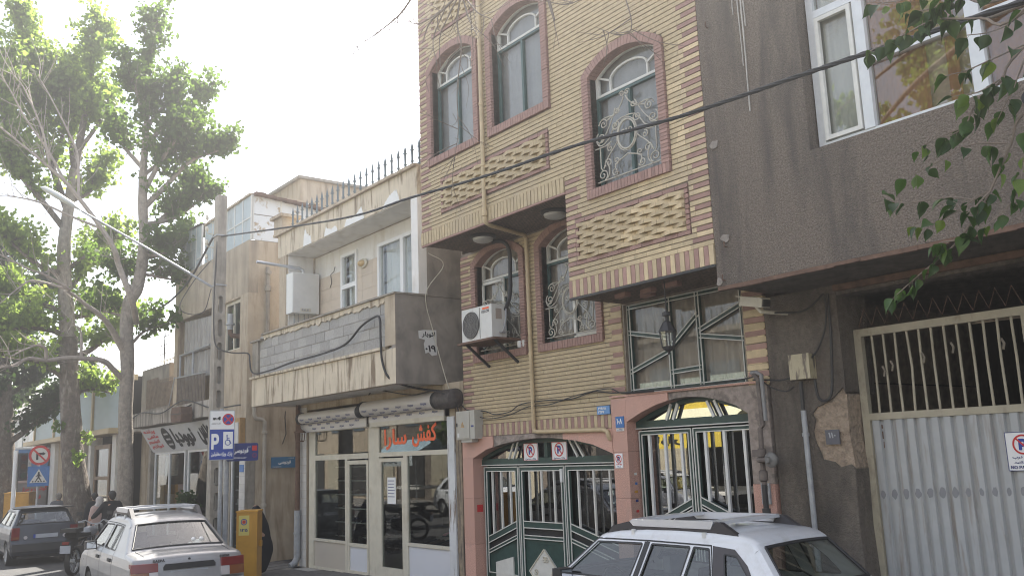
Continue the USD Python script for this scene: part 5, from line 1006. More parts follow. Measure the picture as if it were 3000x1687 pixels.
LBT = [([[-30.34, 6.08, 11.6], [-30.3, 6.26, 13.17], [-30.27, 6.39, 14.29], [-30.25, 6.48, 15.79], [-30.25, 6.47, 17.3]], .14, .015, 1.0), ([[-30.36, 5.97, 10.29], [-30.67, 5.53, 11.71], [-30.99, 4.98, 13.86], [-31.26, 4.68, 15.73], [-31.52, 4.44, 17.3]], .12, .015, 1.15), ([[-30.36, 6.0, 9.6], [-30.27, 5.21, 10.51], [-30.19, 4.44, 11.39], [-30.03, 4.0, 12.63], [-29.83, 3.74, 14.4]], .11, .015, 1.1), ([[-30.34, 6.08, 11.71], [-30.71, 5.96, 13.24], [-31.05, 5.96, 14.84], [-31.31, 6.33, 15.9]], .1, .015, 1.0), ([[-30.3, 6.23, 12.44], [-29.98, 6.75, 13.46], [-29.74, 6.9, 14.3]], .08, .015, .8), ([[-30.35, 6.01, 8.23], [-30.1, 5.17, 8.44], [-29.82, 4.4, 8.96], [-29.54, 3.67, 9.46]], .1, .015, 1.2),
       ([[-30.35, 6.01, 10.65], [-30.81, 6.72, 11.23], [-31.31, 7.25, 12.33]], .09, .015, 1.1), ([[-30.36, 5.98, 7.55], [-30.85, 6.78, 8.74], [-31.35, 7.51, 9.64]], .09, .015, 1.2), ([[-30.54, 5.16, 12.0], [-31.35, 5.19, 14.77], [-32.18, 5.16, 16.3]], .07, .012, 1.1), ([[-30.3, 4.9, 11.0], [-30.49, 4.25, 13.53], [-30.29, 4.01, 15.0]], .07, .012, 1.1), ([[-30.47, 5.49, 11.65], [-31.27, 6.03, 14.18], [-31.9, 6.07, 15.6]], .07, .012, 1),
       ([[-30.29, 6.3, 4.89], [-30.2, 5.77, 5.24], [-30.11, 5.25, 5.5], [-30.08, 4.49, 5.61], [-30.0, 3.6, 6.0]], .11, .02, .9), ([[-30.35, 6.0, 6.35], [-30.23, 5.64, 6.47], [-30.19, 4.89, 6.49], [-30.11, 4.32, 6.41], [-30, 3.3, 6.6]], .10, .02, 1.0), ([[-30.26, 6.42, 5.7], [-29.91, 6.77, 5.89], [-29.57, 7.09, 6.24], [-29.21, 7.46, 6.65], [-28.9, 7.8, 6.9]], .1, .02, 1.0), ([(-30.3, 6.1, 7), (-30.6, 5.2, 7.4), (-30.9, 4.2, 7.7), (-31, 3.4, 8.3)], .09, .015, 1.1), ([(-30.3, 6.2, 6.9), (-30.7, 6.9, 7.1), (-31.2, 7.6, 7.4)], .08, .015, 1.1), ([(-30.3, 6.2, 4.4), (-30.5, 6.9, 4.7), (-30.7, 7.6, 4.6)], .06, .012, .8), ([(-30.3, 6.1, 8.5), (-30.0, 6.9, 9.2), (-29.8, 7.5, 9.6)], .07, .012, 1.0)]
grow(rs, LBT, wood, lv, 15, .165, nleaf=9, rad=.27, spread=.95, up=.95)
wood.build('limbs', Mt['bark'], bt, smooth=40); lv.build('crown', Mt['leaf'], bt, kind='stuff')
for x, y, z in ((-29.85, 6.75, 3.2), (-29.7, 6.5, 2.6), (-30.1, 6.0, 3.55)):
    l = MB(); l.raw(*leaf_batch(rs, np.array([x, y, z]), .22, 40, .15)); l.build('water_shoot', Mt['leaf'], bt)
def simple_tree(name, label, base, h, r, seed, mleaf, n=9, lean=(0, 0), z0=.3, dens=8.5, lsize=.17):
    q = np.random.default_rng(seed); t = thing(name, label, 'tree'); b = np.array(base, float)
    top = b+np.array([lean[0], lean[1], h*.8]); P = [b, b+(top-b)*.35+[.05, 0, 0], b+(top-b)*.7, top]
    trunk_mesh(P, [r*1.25, r, r*.7, r*.3], seed, 14).build('trunk', Mt['bark'], t, smooth=True); wd, l = MB(), MB(); L = []
    for i in range(n):
        f = z0+(.95-z0)*i/(n-1); o = b+(top-b)*f; a = i*2.4+seed; ln = h*.26*(1.25-f*.7)
        L.append(([o, o+[math.cos(a)*ln*.5, math.sin(a)*ln*.5, ln*.35], o+[math.cos(a)*ln, math.sin(a)*ln, ln*.85]], r*.4*(1.2-f), .012, 1.1))
    L.append(([top-[0, 0, h*.15], top+[0, 0, h*.1], top+[0, 0, h*.2]], r*.3, .012, 1.2))
    grow(q, L, wd, l, dens, lsize, nleaf=16, rad=.34); wd.build('limbs', Mt['bark'], t, smooth=40); l.build('crown', mleaf, t, kind='stuff'); return t
t1 = simple_tree('street_tree', 'dark leafy tree at the far left edge of the street', (-36.6, 5.72, -.1), 11, .40, 11, Mt['leaf_dark'], 11, (0, -.6), .3, 9)
simple_tree('street_tree', 'hazy green tree further down the street beyond the dark tree', (-47, 5.0, -.1), 14, .35, 12, Mt['leaf'], 11, (0, 0), .25, 7, .2)
simple_tree('street_tree', 'farthest tree of the row, seen between the trunks', (-60, 5.2, -.1), 13, .35, 13, Mt['leaf'], 10, (0, 0), .25, 6, .22)
# ------------------------------------------------------------------ the near tree on the right whose twigs hang into view
nt = thing('near_tree', 'near street tree whose leafy branch hangs into the right of the view', 'tree')
trunk_mesh([(-.5, 5.7, -.1), (-.5, 5.72, 1.5), (-.45, 5.6, 3.2), (-.5, 5.3, 5.0), (-.6, 5.1, 6.6)], [.26, .2, .18, .16, .12], 21, 14).build('trunk', Mt['bark'], nt, smooth=True)
br = node('branch', nt); wood = MB(); rl = np.random.default_rng(17)
TW = [
 [[-.5, 5.4, 4.4], [-1.2, 5.15, 4.3], [-1.85, 5.0, 3.92], [-1.98, 5.0, 3.74], [-2.15, 5.0, 3.47], [-2.35, 5.0, 3.26], [-2.57, 5.0, 3.13], [-2.73, 5.0, 3.03]],
 [[-.5, 5.35, 4.8], [-1.2, 5.0, 4.6], [-1.82, 4.9, 4.2], [-1.94, 4.9, 4.07], [-2.09, 4.9, 3.98], [-2.16, 4.9, 3.88], [-2.27, 4.9, 3.85]],
 [[-2.12, 4.97, 3.51], [-2.4, 4.95, 3.4], [-2.52, 4.95, 3.41]], [[-2.16, 5.0, 3.47], [-2.35, 5.0, 3.54], [-2.61, 5.0, 3.57], [-2.75, 5.0, 3.66]],
 [[-1.98, 4.95, 3.74], [-2.15, 4.9, 3.77], [-2.36, 4.9, 3.72], [-2.51, 4.9, 3.69]], [[-2.16, 4.9, 3.88], [-2.34, 4.9, 3.86], [-2.42, 4.9, 3.83]],
 [[-.6, 5.1, 5.2], [-1.69, 4.8, 4.37], [-1.96, 4.8, 4.41], [-2.19, 4.8, 4.5], [-2.37, 4.8, 4.49], [-2.62, 4.8, 4.47]], [[-.6, 5.1, 5.4], [-1.7, 4.8, 4.5], [-2.06, 4.8, 4.58], [-2.18, 4.8, 4.57], [-2.32, 4.8, 4.6]],
 [[-2.06, 4.8, 4.58], [-2.35, 4.8, 4.69], [-2.52, 4.8, 4.74]], [[-1.78, 4.85, 4.2], [-1.95, 4.8, 4.16], [-2.07, 4.8, 4.15], [-2.16, 4.8, 4.16]], [[-2.1, 4.95, 3.5], [-2.21, 4.9, 3.4], [-2.26, 4.9, 3.47]],
 [[-1.85, 5.0, 3.92], [-1.9, 4.9, 3.56], [-1.97, 4.9, 3.41], [-2.11, 4.9, 3.31]], [[-1.94, 4.88, 4.07], [-2.02, 4.8, 4.01], [-2.14, 4.8, 4.03]], [[-2.32, 4.98, 3.28], [-2.39, 4.95, 3.28], [-2.44, 4.95, 3.26]],
 [[-1.78, 4.9, 4.2], [-1.89, 4.9, 4.0], [-1.94, 4.9, 3.93], [-1.98, 4.9, 3.87]], [[-1.7, 4.8, 4.4], [-1.8, 4.75, 4.3], [-1.9, 4.72, 4.28], [-2.0, 4.7, 4.3]], [[-1.6, 4.85, 4.45], [-1.75, 4.7, 4.55], [-1.85, 4.7, 4.52]]]
near_leaf = leafmat('near_leaf', [(0, (.022, .05, .014)), (.45, (.03, .07, .018)), (.8, (.05, .11, .022)), (1, (.13, .20, .035))], rough=.38, trans=.3)
def leaf_at(o, d, s, roll):
    d = d/np.linalg.norm(d); b = np.cross(d, [0.2, .3, 1]); b /= np.linalg.norm(b); u = np.cross(b, d); b, u = b*math.cos(roll)+u*math.sin(roll), u*math.cos(roll)-b*math.sin(roll)
    prof = [(0, 0), (.06, .14), (.17, .31), (.32, .40), (.48, .385), (.66, .29), (.82, .16), (.94, .06), (1.1, 0)]; v = []; cu = (.1+.35*abs(math.sin(roll*9)))
    for t, w_ in prof: z = -cu*t*t; c = o+d*s*t+u*s*z; v += [c-b*s*w_+u*s*w_*.45, c, c+b*s*w_+u*s*w_*.45]
    f = []
    for i in range(8): k = i*3; f += [[k, k+1, k+4], [k, k+4, k+3], [k+1, k+2, k+5], [k+1, k+5, k+4]]
    return v, f
nl_ = 0
for n, p in enumerate(TW):
    P = smooth_path(p, 5); wood.tube(P, np.linspace(.011 if n < 2 or n in (6, 7) else .005, .0025, len(P)), 5)
    m = len(P)
    s0 = .0 if n > 1 and n not in (6, 7) else .42
    seg = np.linalg.norm(np.diff(P, axis=0), axis=1).sum()*(1-s0); k = max(4, int(seg*13))+3
    for j in range(k):
        f = (s0+(1-s0)*min(1, (j+rl.random())/(k-1)))*(m-1.001); i = int(f); o = P[i]+(P[i+1]-P[i])*(f-i); dirs = P[i+1]-P[i]; dirs = dirs/np.linalg.norm(dirs)
        d = dirs*.5+np.array([rl.normal()*.55, rl.normal()*.45, -.75+rl.normal()*.3]); dd = d/np.linalg.norm(d)
        if nl_ < 290:
            st = o+dd*.02; wood.tube([o, st], .0015, 3, caps=False); MB().raw(*leaf_at(st, d, rl.uniform(.06, .105), rl.uniform(-.7, .7))).build('leaf', near_leaf, br, smooth=True); nl_ += 1
wood.build('twigs', Mt['twig'], br, smooth=40)
ov = MB(); rsn = np.random.default_rng(9)                       # the bare crown limb above, its fine twigs hanging into the top of the view
ov.tube(smooth_path([(-.6, 5.1, 6.6), (-1.6, 4.9, 7.6), (-3.5, 4.7, 7.8), (-5.5, 4.6, 7.2), (-6.49, 4.6, 6.57)]), np.linspace(.1, .025, 21), 8)
ov.tube(smooth_path([(-3.5, 4.7, 7.8), (-5.6, 4.6, 7.6), (-7.27, 4.6, 6.95)]), np.linspace(.05, .012, 11), 6)
ov.tube(smooth_path([(-2.6, 4.8, 7.7), (-3.8, 4.7, 6.8), (-4.5, 4.7, 5.8)]), np.linspace(.03, .01, 11), 6); ov.tube(smooth_path([(-3.6, 4.7, 6.9), (-4.6, 4.6, 6.5), (-5.25, 4.6, 6.0)]), np.linspace(.03, .02, 11), 6)
FT = [([[-6.49, 4.6, 6.57], [-6.76, 4.6, 6.52], [-7.05, 4.6, 6.48], [-7.19, 4.6, 6.32]], .016, .004), ([[-6.49, 4.6, 6.57], [-6.57, 4.6, 6.27], [-6.51, 4.6, 6.01], [-6.6, 4.6, 5.6], [-6.6, 4.6, 5.2], [-6.7, 4.6, 4.88]], .010, .002), ([[-7.27, 4.6, 6.95], [-7.59, 4.6, 6.83], [-8.01, 4.6, 6.81], [-8.65, 4.6, 6.84]], .012, .003), ([[-6.49, 4.6, 6.57], [-6.24, 4.6, 6.25], [-6.0, 4.6, 6.07]], .010, .003), ([[-5.25, 4.6, 6.0], [-5.17, 4.6, 5.71]], .018, .009), ([[-4.5, 4.7, 5.8], [-4.4, 4.7, 5.38], [-4.53, 4.7, 5.34], [-4.78, 4.7, 5.51]], .006, .002),
      ([[-6.76, 4.6, 6.52], [-6.99, 4.6, 6.28], [-6.93, 4.6, 6.0]], .008, .003), ([[-6.49, 4.6, 6.57], [-6.37, 4.6, 6.23], [-6.25, 4.6, 6.02]], .010, .004), ([[-6.76, 4.6, 6.52], [-7.28, 4.6, 6.57], [-7.67, 4.6, 6.88]], .008, .003), ([[-4.5, 4.65, 5.8], [-4.94, 4.6, 5.76], [-5.23, 4.6, 5.9]], .006, .002), ([[-6.51, 4.6, 6.01], [-6.72, 4.6, 5.97], [-6.87, 4.6, 5.77]], .006, .002), ([[-6.49, 4.6, 6.57], [-6.66, 4.55, 6.35], [-6.8, 4.55, 6.2], [-6.8, 4.55, 5.9]], .009, .003)]
for p, a, b in FT: P = smooth_path(p); ov.tube(P, np.linspace(a, b, len(P)), 5)
HB = [([(-2.6, 4.8, 7.7), (-3.8, 4.7, 8.7), (-5.2, 4.6, 9.6), (-6.4, 4.4, 10.6)], .04, .01), ([(-1.6, 4.9, 7.6), (-2.4, 4.8, 9), (-3.6, 4.6, 10.4), (-4.6, 4.4, 12)], .05, .012), ([(-3.4, 4.6, 8.4), (-4.8, 4.3, 8.4), (-6.2, 4.0, 8.6), (-7.4, 3.8, 9.0)], .03, .008), ([(-1.0, 5.0, 7.0), (-1.4, 4.4, 9), (-2.2, 3.8, 11)], .05, .012)]
bare_twigs(rsn, HB, ov, 12, .9, .007)
bare_twigs(rsn, [(p, a*.5, b*.5) for p, a, b in FT[:10]], ov, 9, .45, .0045, .25)
ov.build('bare_limb', Mt['twig'], nt, smooth=40, label='thin leafless twigs hanging into the top of the view')
# ------------------------------------------------------------------ pole, lamp, cables
po = thing('utility_pole', 'concrete utility pole with slots, carrying the street lamp and the cables', 'pole')
sl_ = [sbox(-.05, 1.0+i*.62, .05, 1.36+i*.62) for i in range(5)]
w0, w1, h = .30, .20, 8.55
pp = Polygon([(-w0/2, -.2), (w0/2, -.2), (w1/2, h), (-w1/2, h)])
for z in (.7, 1.25, 1.8, 3.55, 4.1, 4.65, 5.2, 5.75): pp = pp.difference(Point(0, z).buffer(.055, 6).union(sbox(-.055, z, .055, z+.3)).union(Point(0, z+.3).buffer(.055, 6)))
m = MB().poly(pp, 'yz', -.13, .13); m.move(None, (-20.65, 7.4, 0)); m.build('shaft', Mt['concrete'], po)
q = MB(); [q.box(-20.80, -20.50, 7.27, 7.53, z, z+.03) for z in (7.55, 6.35)]; q.build('band', Mt['galv'], po)
ins = MB()
for z in (7.9, 7.62, 7.3, 6.95): ins.tube([(-20.78, 7.34, z), (-20.78, 7.15, z+.02), (-20.78, 7.12, z+.1)], .014, 5); ins.lathe([(0, 0), (.04, 0), (.045, .04), (.03, .09), (0, .1)], (-20.78, 7.12, z+.08), 8)
ins.build('insulator', Mt['cream_metal'], po, smooth=40)
lamp = node('street_lamp', po); A = np.array([-20.8, 7.3, 6.35]); B = np.array([-21.45, 4.5, 7.98])
ar = MB(); ar.tube([A, A+(B-A)*.5+[0, 0, .02], B], [.03, .026, .022], 10); ar.build('arm', Mt['galv'], lamp, smooth=True)
d = (B-A)/np.linalg.norm(B-A); hd = MB(); rr = [(0, .0), (.15, .035), (.35, .10), (.7, .13), (1.0, .10), (1.1, .0)]
sd = np.cross(d, [0, 0, 1]); sd /= np.linalg.norm(sd); un = np.cross(sd, d); rows = []
for t, r in rr: rows += [B-d*.1+d*t+sd*r*math.cos(a)*1.1+un*r*math.sin(a)*(.75 if math.sin(a) > 0 else .3) for a in np.linspace(0, 2*math.pi, 13)[:-1]]
hd.raw(rows, [[i*12+k, i*12+(k+1) % 12, (i+1)*12+(k+1) % 12, (i+1)*12+k] for i in range(5) for k in range(12)]); hd.build('lamp_head', mat('lamp_shell', (.50, .52, .50), .4, .05, 4), lamp, smooth=True)
def sag(p, q, s, n=18):
    p, q = np.array(p, float), np.array(q, float); t = np.linspace(0, 1, n)[:, None]; P = p+(q-p)*t; P[:, 2] -= (4*s*t*(1-t))[:, 0]; return P
def along(pts, k=8): return smooth_path(pts, k)
MAIN = along([(-20.75, 7.35, 7.58), (-20.19, 7.38, 7.48), (-13.88, 7.1, 6.38), (-11.23, 6.9, 6.06), (-9.03, 6.7, 5.77), (-6.87, 6.3, 5.45), (-5.16, 6.1, 5.19), (-3.63, 5.8, 4.97), (-2.25, 5.3, 4.66), (-.4, 4.75, 4.3), (1.6, 4.2, 3.95)], 10)
cm = MB(); T = np.arange(len(MAIN))
for k in range(4):
    a = T*1.15+k*math.pi/2; off = np.c_[0*a, np.cos(a)*.0115, np.sin(a)*.0115]; cm.tube(MAIN+off, .009, 6)
tag(cm.build('power_cable', mat('cable', (.016, .017, .02), .6, .2, 30), None, smooth=True), 'thick twisted black cable strung from the concrete pole across the brick facade', 'cable')
sp = thing('support_post', 'thin steel post at the near kerb that takes the thick cable', 'post', (1.6, 4.2, 0)); MB().tube([(0, 0, -.1), (0, 0, 4.1)], .05, 10).build('shaft', Mt['galv'], sp)
def cable(label, pts, r, k=6, name='cable', mm='dark_metal'): return tag(MB().tube(along(pts, k), r, 5).build(name, Mt[mm], None, smooth=True), label, 'cable')
cable('black cable sagging from the concrete pole away behind the plane tree', [(-20.78, 7.3, 7.6), (-24.0, 7.6, 6.85), (-29.0, 8.0, 6.9), (-40, 8.2, 7.6)], .028)
cable('thin cable from the pole down to the balcony of block', [(-20.55, 7.3, 7.4), (-20.53, 7.25, 6.3), (-20.52, 7.25, 5.4), (-20.45, 7.3, 4.9), (-20.3, 7.6, 4.75), (-20.08, 7.9, 4.72), (-19.95, 7.9, 4.55), (-19.85, 7.9, 4.3), (-19.5, 7.9, 4.2), (-18.6, 7.93, 4.22)], .018)
cable('black cable along the ledge of the block balcony, looping up at the post', [(-18.6, 7.93, 4.22), (-17.6, 7.92, 4.27), (-16.2, 7.94, 4.30), (-15.3, 7.94, 4.38), (-14.7, 7.93, 4.62), (-14.2, 7.92, 4.72), (-13.98, 7.92, 4.68), (-13.95, 7.92, 4.3), (-13.95, 7.95, 3.9), (-13.8, 8.0, 3.6), (-13.72, 8.3, 3.46), (-13.75, 8.7, 3.40), (-13.5, 8.8, 3.36), (-13.1, 8.85, 3.3)], .022)
cable('slack loop of wire under the lamp arm beside the pole', [(-20.8, 7.25, 7.0), (-20.9, 6.9, 6.5), (-20.95, 6.6, 5.9), (-20.9, 6.75, 5.7), (-20.8, 7.1, 5.75), (-20.75, 7.25, 6.3)], .010)
cable('thin white wire hanging down the grey side of the balcony', [(-13.0, 8.35, 5.72), (-13.05, 8.7, 5.55), (-13.53, 8.62, 5.1), (-13.5, 8.75, 4.4), (-13.45, 8.95, 3.6), (-13.3, 8.96, 3.3)], .008, mm='cream_metal')
cable('thin black wire stapled along the brick above the garage gate', [(-13.0, 8.95, 3.1), (-12.8, 8.96, 2.98), (-12.3, 8.96, 2.93), (-12.0, 8.95, 2.86), (-11.6, 8.95, 2.88), (-11.3, 8.95, 2.98), (-10.7, 8.96, 3.0), (-10.1, 8.96, 2.98), (-9.6, 8.96, 3.05), (-9.2, 8.95, 3.0), (-8.6, 8.93, 2.98), (-7.9, 8.93, 2.97), (-7.0, 8.93, 2.99), (-6.6, 8.9, 3.02)], .009)
cable('second thin wire looping under the first above the garage gate', [(-12.6, 8.94, 2.9), (-12.2, 8.94, 2.80), (-11.6, 8.94, 2.83), (-11.1, 8.94, 2.93), (-10.6, 8.95, 2.93), (-10.0, 8.95, 3.02), (-9.3, 8.95, 3.07), (-9.0, 8.95, 2.98), (-8.4, 8.93, 2.96)], .008)
cable('thick black hose from the air conditioner up to the bay soffit', [(-11.35, 8.75, 4.5), (-11.42, 8.9, 4.75), (-11.45, 8.95, 5.2), (-11.43, 8.93, 5.5), (-11.47, 8.85, 5.66), (-11.6, 8.7, 5.68)], .035)
cable('black cables draped over the rolled shutters', [(-15.9, 8.75, 3.47), (-15.6, 8.7, 3.55), (-15.0, 8.7, 3.46), (-14.5, 8.68, 3.38), (-14.0, 8.66, 3.33), (-13.3, 8.66, 3.34), (-12.98, 8.8, 3.15), (-12.96, 8.9, 2.9)], .012)
cable('drooping cable under the security camera to the cable box', [(-6.25, 8.75, 3.7), (-5.95, 8.85, 3.68), (-5.78, 8.9, 3.78), (-5.7, 8.93, 3.83), (-5.72, 8.93, 3.5), (-5.85, 8.94, 3.25), (-5.98, 8.93, 3.12)], .011)
cable('black conduit hanging in a loop beside the cable box', [(-5.68, 8.96, 3.85), (-5.68, 8.95, 3.4), (-5.72, 8.95, 2.9), (-5.74, 8.93, 2.72), (-5.81, 8.93, 2.66), (-5.9, 8.93, 2.70), (-5.93, 8.93, 2.9)], .016)
cable('thin wires from the cable box across to the gateway', [(-6.2, 8.9, 2.95), (-6.35, 8.88, 2.93), (-6.5, 8.9, 2.95), (-6.75, 8.9, 2.97)], .010)
cable('sagging wire between the gateway and the cable box', [(-6.2, 8.92, 2.85), (-6.3, 8.9, 2.80), (-6.5, 8.9, 2.86), (-6.62, 8.9, 2.95)], .008)
cable('wire across the slab of the corner building', [(-30.0, 7.93, 3.6), (-28.5, 7.92, 3.85), (-26.5, 7.9, 3.72), (-24.5, 7.9, 3.95), (-22.5, 7.95, 3.62), (-21.0, 8.1, 3.6)], .018)
# ------------------------------------------------------------------ things fixed to the facades
ac = thing('air_conditioner', 'cream outdoor air conditioner on a bracket under the left scroll grille', 'air conditioner', (-11.82, 8.55, 4.02))
MB().box(-.42, .42, -.05, .24, .03, .57).build('case', mat('ac_case', (.60, .59, .55), .5, .06, 5, stain=(.38, .34, .28), sscale=(4, 4, 1), sharp=(.58, .8)), ac)
q = MB(); q.lathe([(0, 0), (.225, 0), (.225, .012), (.205, .016), (0, .016)], (0, 0, 0), 28, 'y').move(np.diag([1, -1, 1]), (-.15, -.052, .29)); q.build('fan_recess', flat('fan_dark', (.09, .085, .08), .7), ac)
q = MB()
for r in (.06, .10, .14, .18, .215): a = np.linspace(0, 2*math.pi, 25); q.tube(np.c_[-.15+r*np.cos(a), np.full(25, -.075), .29+r*np.sin(a)], .004, 4)
for i in range(12): a = i*math.pi/6; q.tube([(-.15, -.076, .29), (-.15+.22*math.cos(a), -.076, .29+.22*math.sin(a))], .0035, 4)
q.build('fan_guard', flat('guard', (.25, .24, .22), .5), ac)
MB().box(.09, .095, -.056, -.05, .05, .55).build('seam', Mt['dark_metal'], ac); sprite(ac, fit_poly(text_poly('KELON', .05, 2), .25, .47, .2, .045), (0, -.051, 0), flat('grey_text', (.12, .12, .13), .5)); MB().box(.17, .35, -.054, -.0505, .505, .535).build('logo_stripe', Mt['orange_text'], ac)
q = MB(); q.box(.4205, .424, .03, .15, .33, .5); q.build('rating_label', Mt['curtain_brown'], ac); q = MB(); [q.tube(along([(.42, .1+i*.05, .12), (.5, .1+i*.05, .12), (.52, .15, .3), (.48, .2, .5)], 4), .013, 6) for i in range(2)]; q.build('hose', Mt['galv'], ac)
q = MB(); q.box(-.5, .52, -.1, .45, -.01, .025); q.build('bracket_shelf', Mt['rust'], ac); [MB().bar((x, -.02, -.01), (x, .44, -.36), .04, .03, (1, 0, 0)).build('bracket_strut', Mt['dark_metal'], ac) for x in (-.34, .44)]
for x, mm, lab in ((-11.33, 'white', 'left white flowerpot on the sill below the air conditioner'), (-11.2, 'curtain_white', 'right white flowerpot on the sill below the air conditioner')):
    t = thing('flower_pot', lab, 'flowerpot', (x, 9.0, 3.895)); MB().lathe([(0, 0), (.04, 0), (.055, .1), (.05, .105), (.0, .09)], (0, 0, 0), 12).build('pot', Mt[mm], t, smooth=40)
t = thing('green_bag', 'bright green bag on the sill of the left grilled window', 'bag', (-11.22, 9.1, 3.9)); MB().poly(Polygon([(-.07, 0), (.07, 0), (.065, .17), (.02, .2), (-.06, .19)]), 'xz', -.04, .04).build('bag', flat('lime', (.12, .45, .06), .5), t)
eb = thing('meter_cabinet', 'grey electricity cabinet with a warning triangle beside the garage gate', 'cabinet', (-12.68, 8.86, 2.46))
bx = mat('cabinet_grey', (.40, .38, .33), .5, .08, 5, stain=(.26, .23, .2), sscale=(3, 3, 1), sharp=(.58, .8)); MB().box(-.27, .27, -.04, .14, .02, .5).build('case', bx, eb); MB().box(-.25, .13, -.052, -.0405, .04, .48).build('door', bx, eb)
q = unary_union([Polygon([(-.05, -.045), (.05, -.045), (0, .045)]).difference(Polygon([(-.035, -.036), (.035, -.036), (0, .028)])), sbox(-.004, -.03, .004, .005)]); sprite(eb, shapely.affinity.translate(q, -.07, .27), (0, -.053, 0), Mt['yellow_cab'], 'warning_triangle'); MB().box(-.225, -.17, -.055, -.0525, .06, .13).build('label', Mt['curtain_white'], eb); q = MB(); q.box(.17, .24, -.044, -.0405, .22, .25); q.build('maker_plate', Mt['navy'], eb); MB().box(-.24, -.22, -.066, -.052, .24, .30).build('latch', Mt['dark_metal'], eb)
MB().box(-.16, .15, -.02, .13, -.03, .019).build('base', bx, eb)
def plate(name, label, x, z, w, h, col, y=8.955, txt=(), cat='sign', rim=None):
    t = thing(name, label, cat, (x, y, z)); MB().box(-w/2, w/2, -.004, .012, -h/2, h/2).build('plate', Mt[col] if isinstance(col, str) else col, t)
    if rim: MB().poly(sbox(-w/2, -h/2, w/2, h/2).difference(sbox(-w/2+.006, -h/2+.006, w/2-.006, h/2-.006)), 'xz', -.0065, -.0045).build('rim', Mt[rim], t)
    for s, ar, cx, cz, ww, hh, m in txt: sprite(t, fit_poly(text_poly(s, .1, 2, ar), cx, cz, ww, hh), (0, -.0045, 0), Mt[m])
    return t
plate('number_plate', 'blue number plate reading 108 on the granite pier between the gates', -9.11, 2.59, .16, .155, 'blue_mid', 8.962, (('۱۰۸', True, 0, .01, .10, .075, 'white'),))
plate('small_notice', 'small white strip notice under the blue number plate 108', -9.11, 2.485, .15, .04, 'curtain_white', 8.962, (('پلاک', True, 0, 0, .1, .02, 'navy'),), 'notice')
plate('number_plate', 'light blue plate with white digits on the brick beside the number 108', -9.43, 2.775, .26, .12, flat('pale_blue', (.13, .27, .50), .5), 8.965, (('۲۲۶۸۸', True, -.02, .025, .16, .035, 'white'), ('۲۲۶۷', True, -.04, -.025, .12, .035, 'white')))
plate('number_plate', 'grey number plate reading 110 on the bare earth patch', -5.81, 2.26, .17, .16, flat('plate_grey', (.10, .10, .115), .5), 8.985, (('۱۱۰', True, 0, .02, .09, .06, 'galv'),))
def no_parking(t, cx, cz, r, y, m2='blue'):
    sprite(t, ring(cx, cz, r, r*.17), (0, y, 0), Mt['red'], 'red_ring'); P = fit_poly(text_poly('P', .1, 5), cx, cz, None, r*1.15); sprite(t, P, (0, y+.0005, 0), Mt[m2], 'letter')
    b = shapely.affinity.rotate(sbox(cx-r*.9, cz-r*.08, cx+r*.9, cz+r*.08), -45, origin=(cx, cz)); sprite(t, b, (0, y-.0012, 0), Mt['red'], 'red_bar')
for x, lab in ((-11.35, 'left of the two white no parking notices over the garage gate'), (-10.65, 'right of the two white no parking notices over the garage gate')):
    t = plate('no_parking_notice', lab, x, 2.23, .35, .27, 'white', 9.15, (), 'notice', 'red'); no_parking(t, 0, .02, .105, -.0055); sprite(t, fit_poly(text_poly('پارک ممنوع', .1, 1, True), 0, -.11, .26, .035), (0, -.0045, 0), Mt['navy'])
t = plate('no_parking_notice', 'small white no parking notice on the granite pier between the gates', -9.17, 2.06, .15, .2, 'white', 8.962, (('پارک نکنید', True, 0, -.05, .11, .022, 'red'), ('لطفا', True, 0, -.08, .06, .015, 'blue')), 'notice'); no_parking(t, 0, .025, .058, -.0055, 'navy')
t = plate('no_parking_sign', 'white no parking plate screwed to the corrugated gate', -3.94, 2.05, .32, .37, 'white', 9.262, (('مقابل درب', True, 0, -.055, .22, .035, 'navy'), ('پارک نکنید', True, 0, -.105, .2, .03, 'navy'), ('NO PARKING', False, 0, -.15, .27, .03, 'navy')), 'sign', 'navy'); no_parking(t, 0, .065, .095, -.0055)
st = thing('torn_poster', 'torn white handbill pasted on the grey side of the balcony', 'poster', (-13.565, 8.63, 4.25))
pg = Polygon([(-.16, .18), (-.05, .2), (.22, .21), (.23, -.24), (.12, -.26), (.05, -.2), (-.02, -.22), (-.05, -.05), (-.02, .02), (-.15, .05)]); on_plane(pg, (0, 0, 0), (0, 1, 0), V_, .003).build('paper', Mt['curtain_white'], st); on_plane(unary_union([fit_poly(text_poly('اتوبار', .1, 2, True), .05, .12, .28, .11), fit_poly(text_poly('۰۱۹', .1, 2, True), .09, -.13, .22, .12)]), (.0035, 0, 0), (0, 1, 0), V_, .002).build('print', Mt['black'], st)
for k, (z, c) in enumerate(((1.86, 'curtain_white'), (1.62, 'yellow_cab'), (1.5, 'navy'), (1.36, 'red'), (1.25, 'yellow_cab'), (1.15, 'curtain_white'), (1.73, 'blue_mid'), (1.02, 'navy'))):
    tag(MB().box(-8.985, -8.983, 9.04+R.uniform(0, .03), 9.11, z, z+.032).build('sticker', Mt[c], None), 'one of the small trade stickers in the reveal left of the entrance gate', 'sticker', 'trade stickers in the entrance gate reveal')
tag(MB().box(-12.70, -12.696, 9.03, 9.15, 1.27, 1.39).build('sticker', Mt['red'], None), 'red and yellow sticker in the reveal left of the garage gate', 'sticker')
lt = thing('pendant_lantern', 'black hanging lantern under the bay in front of the stair window', 'lantern', (-7.42, 8.2, 0))
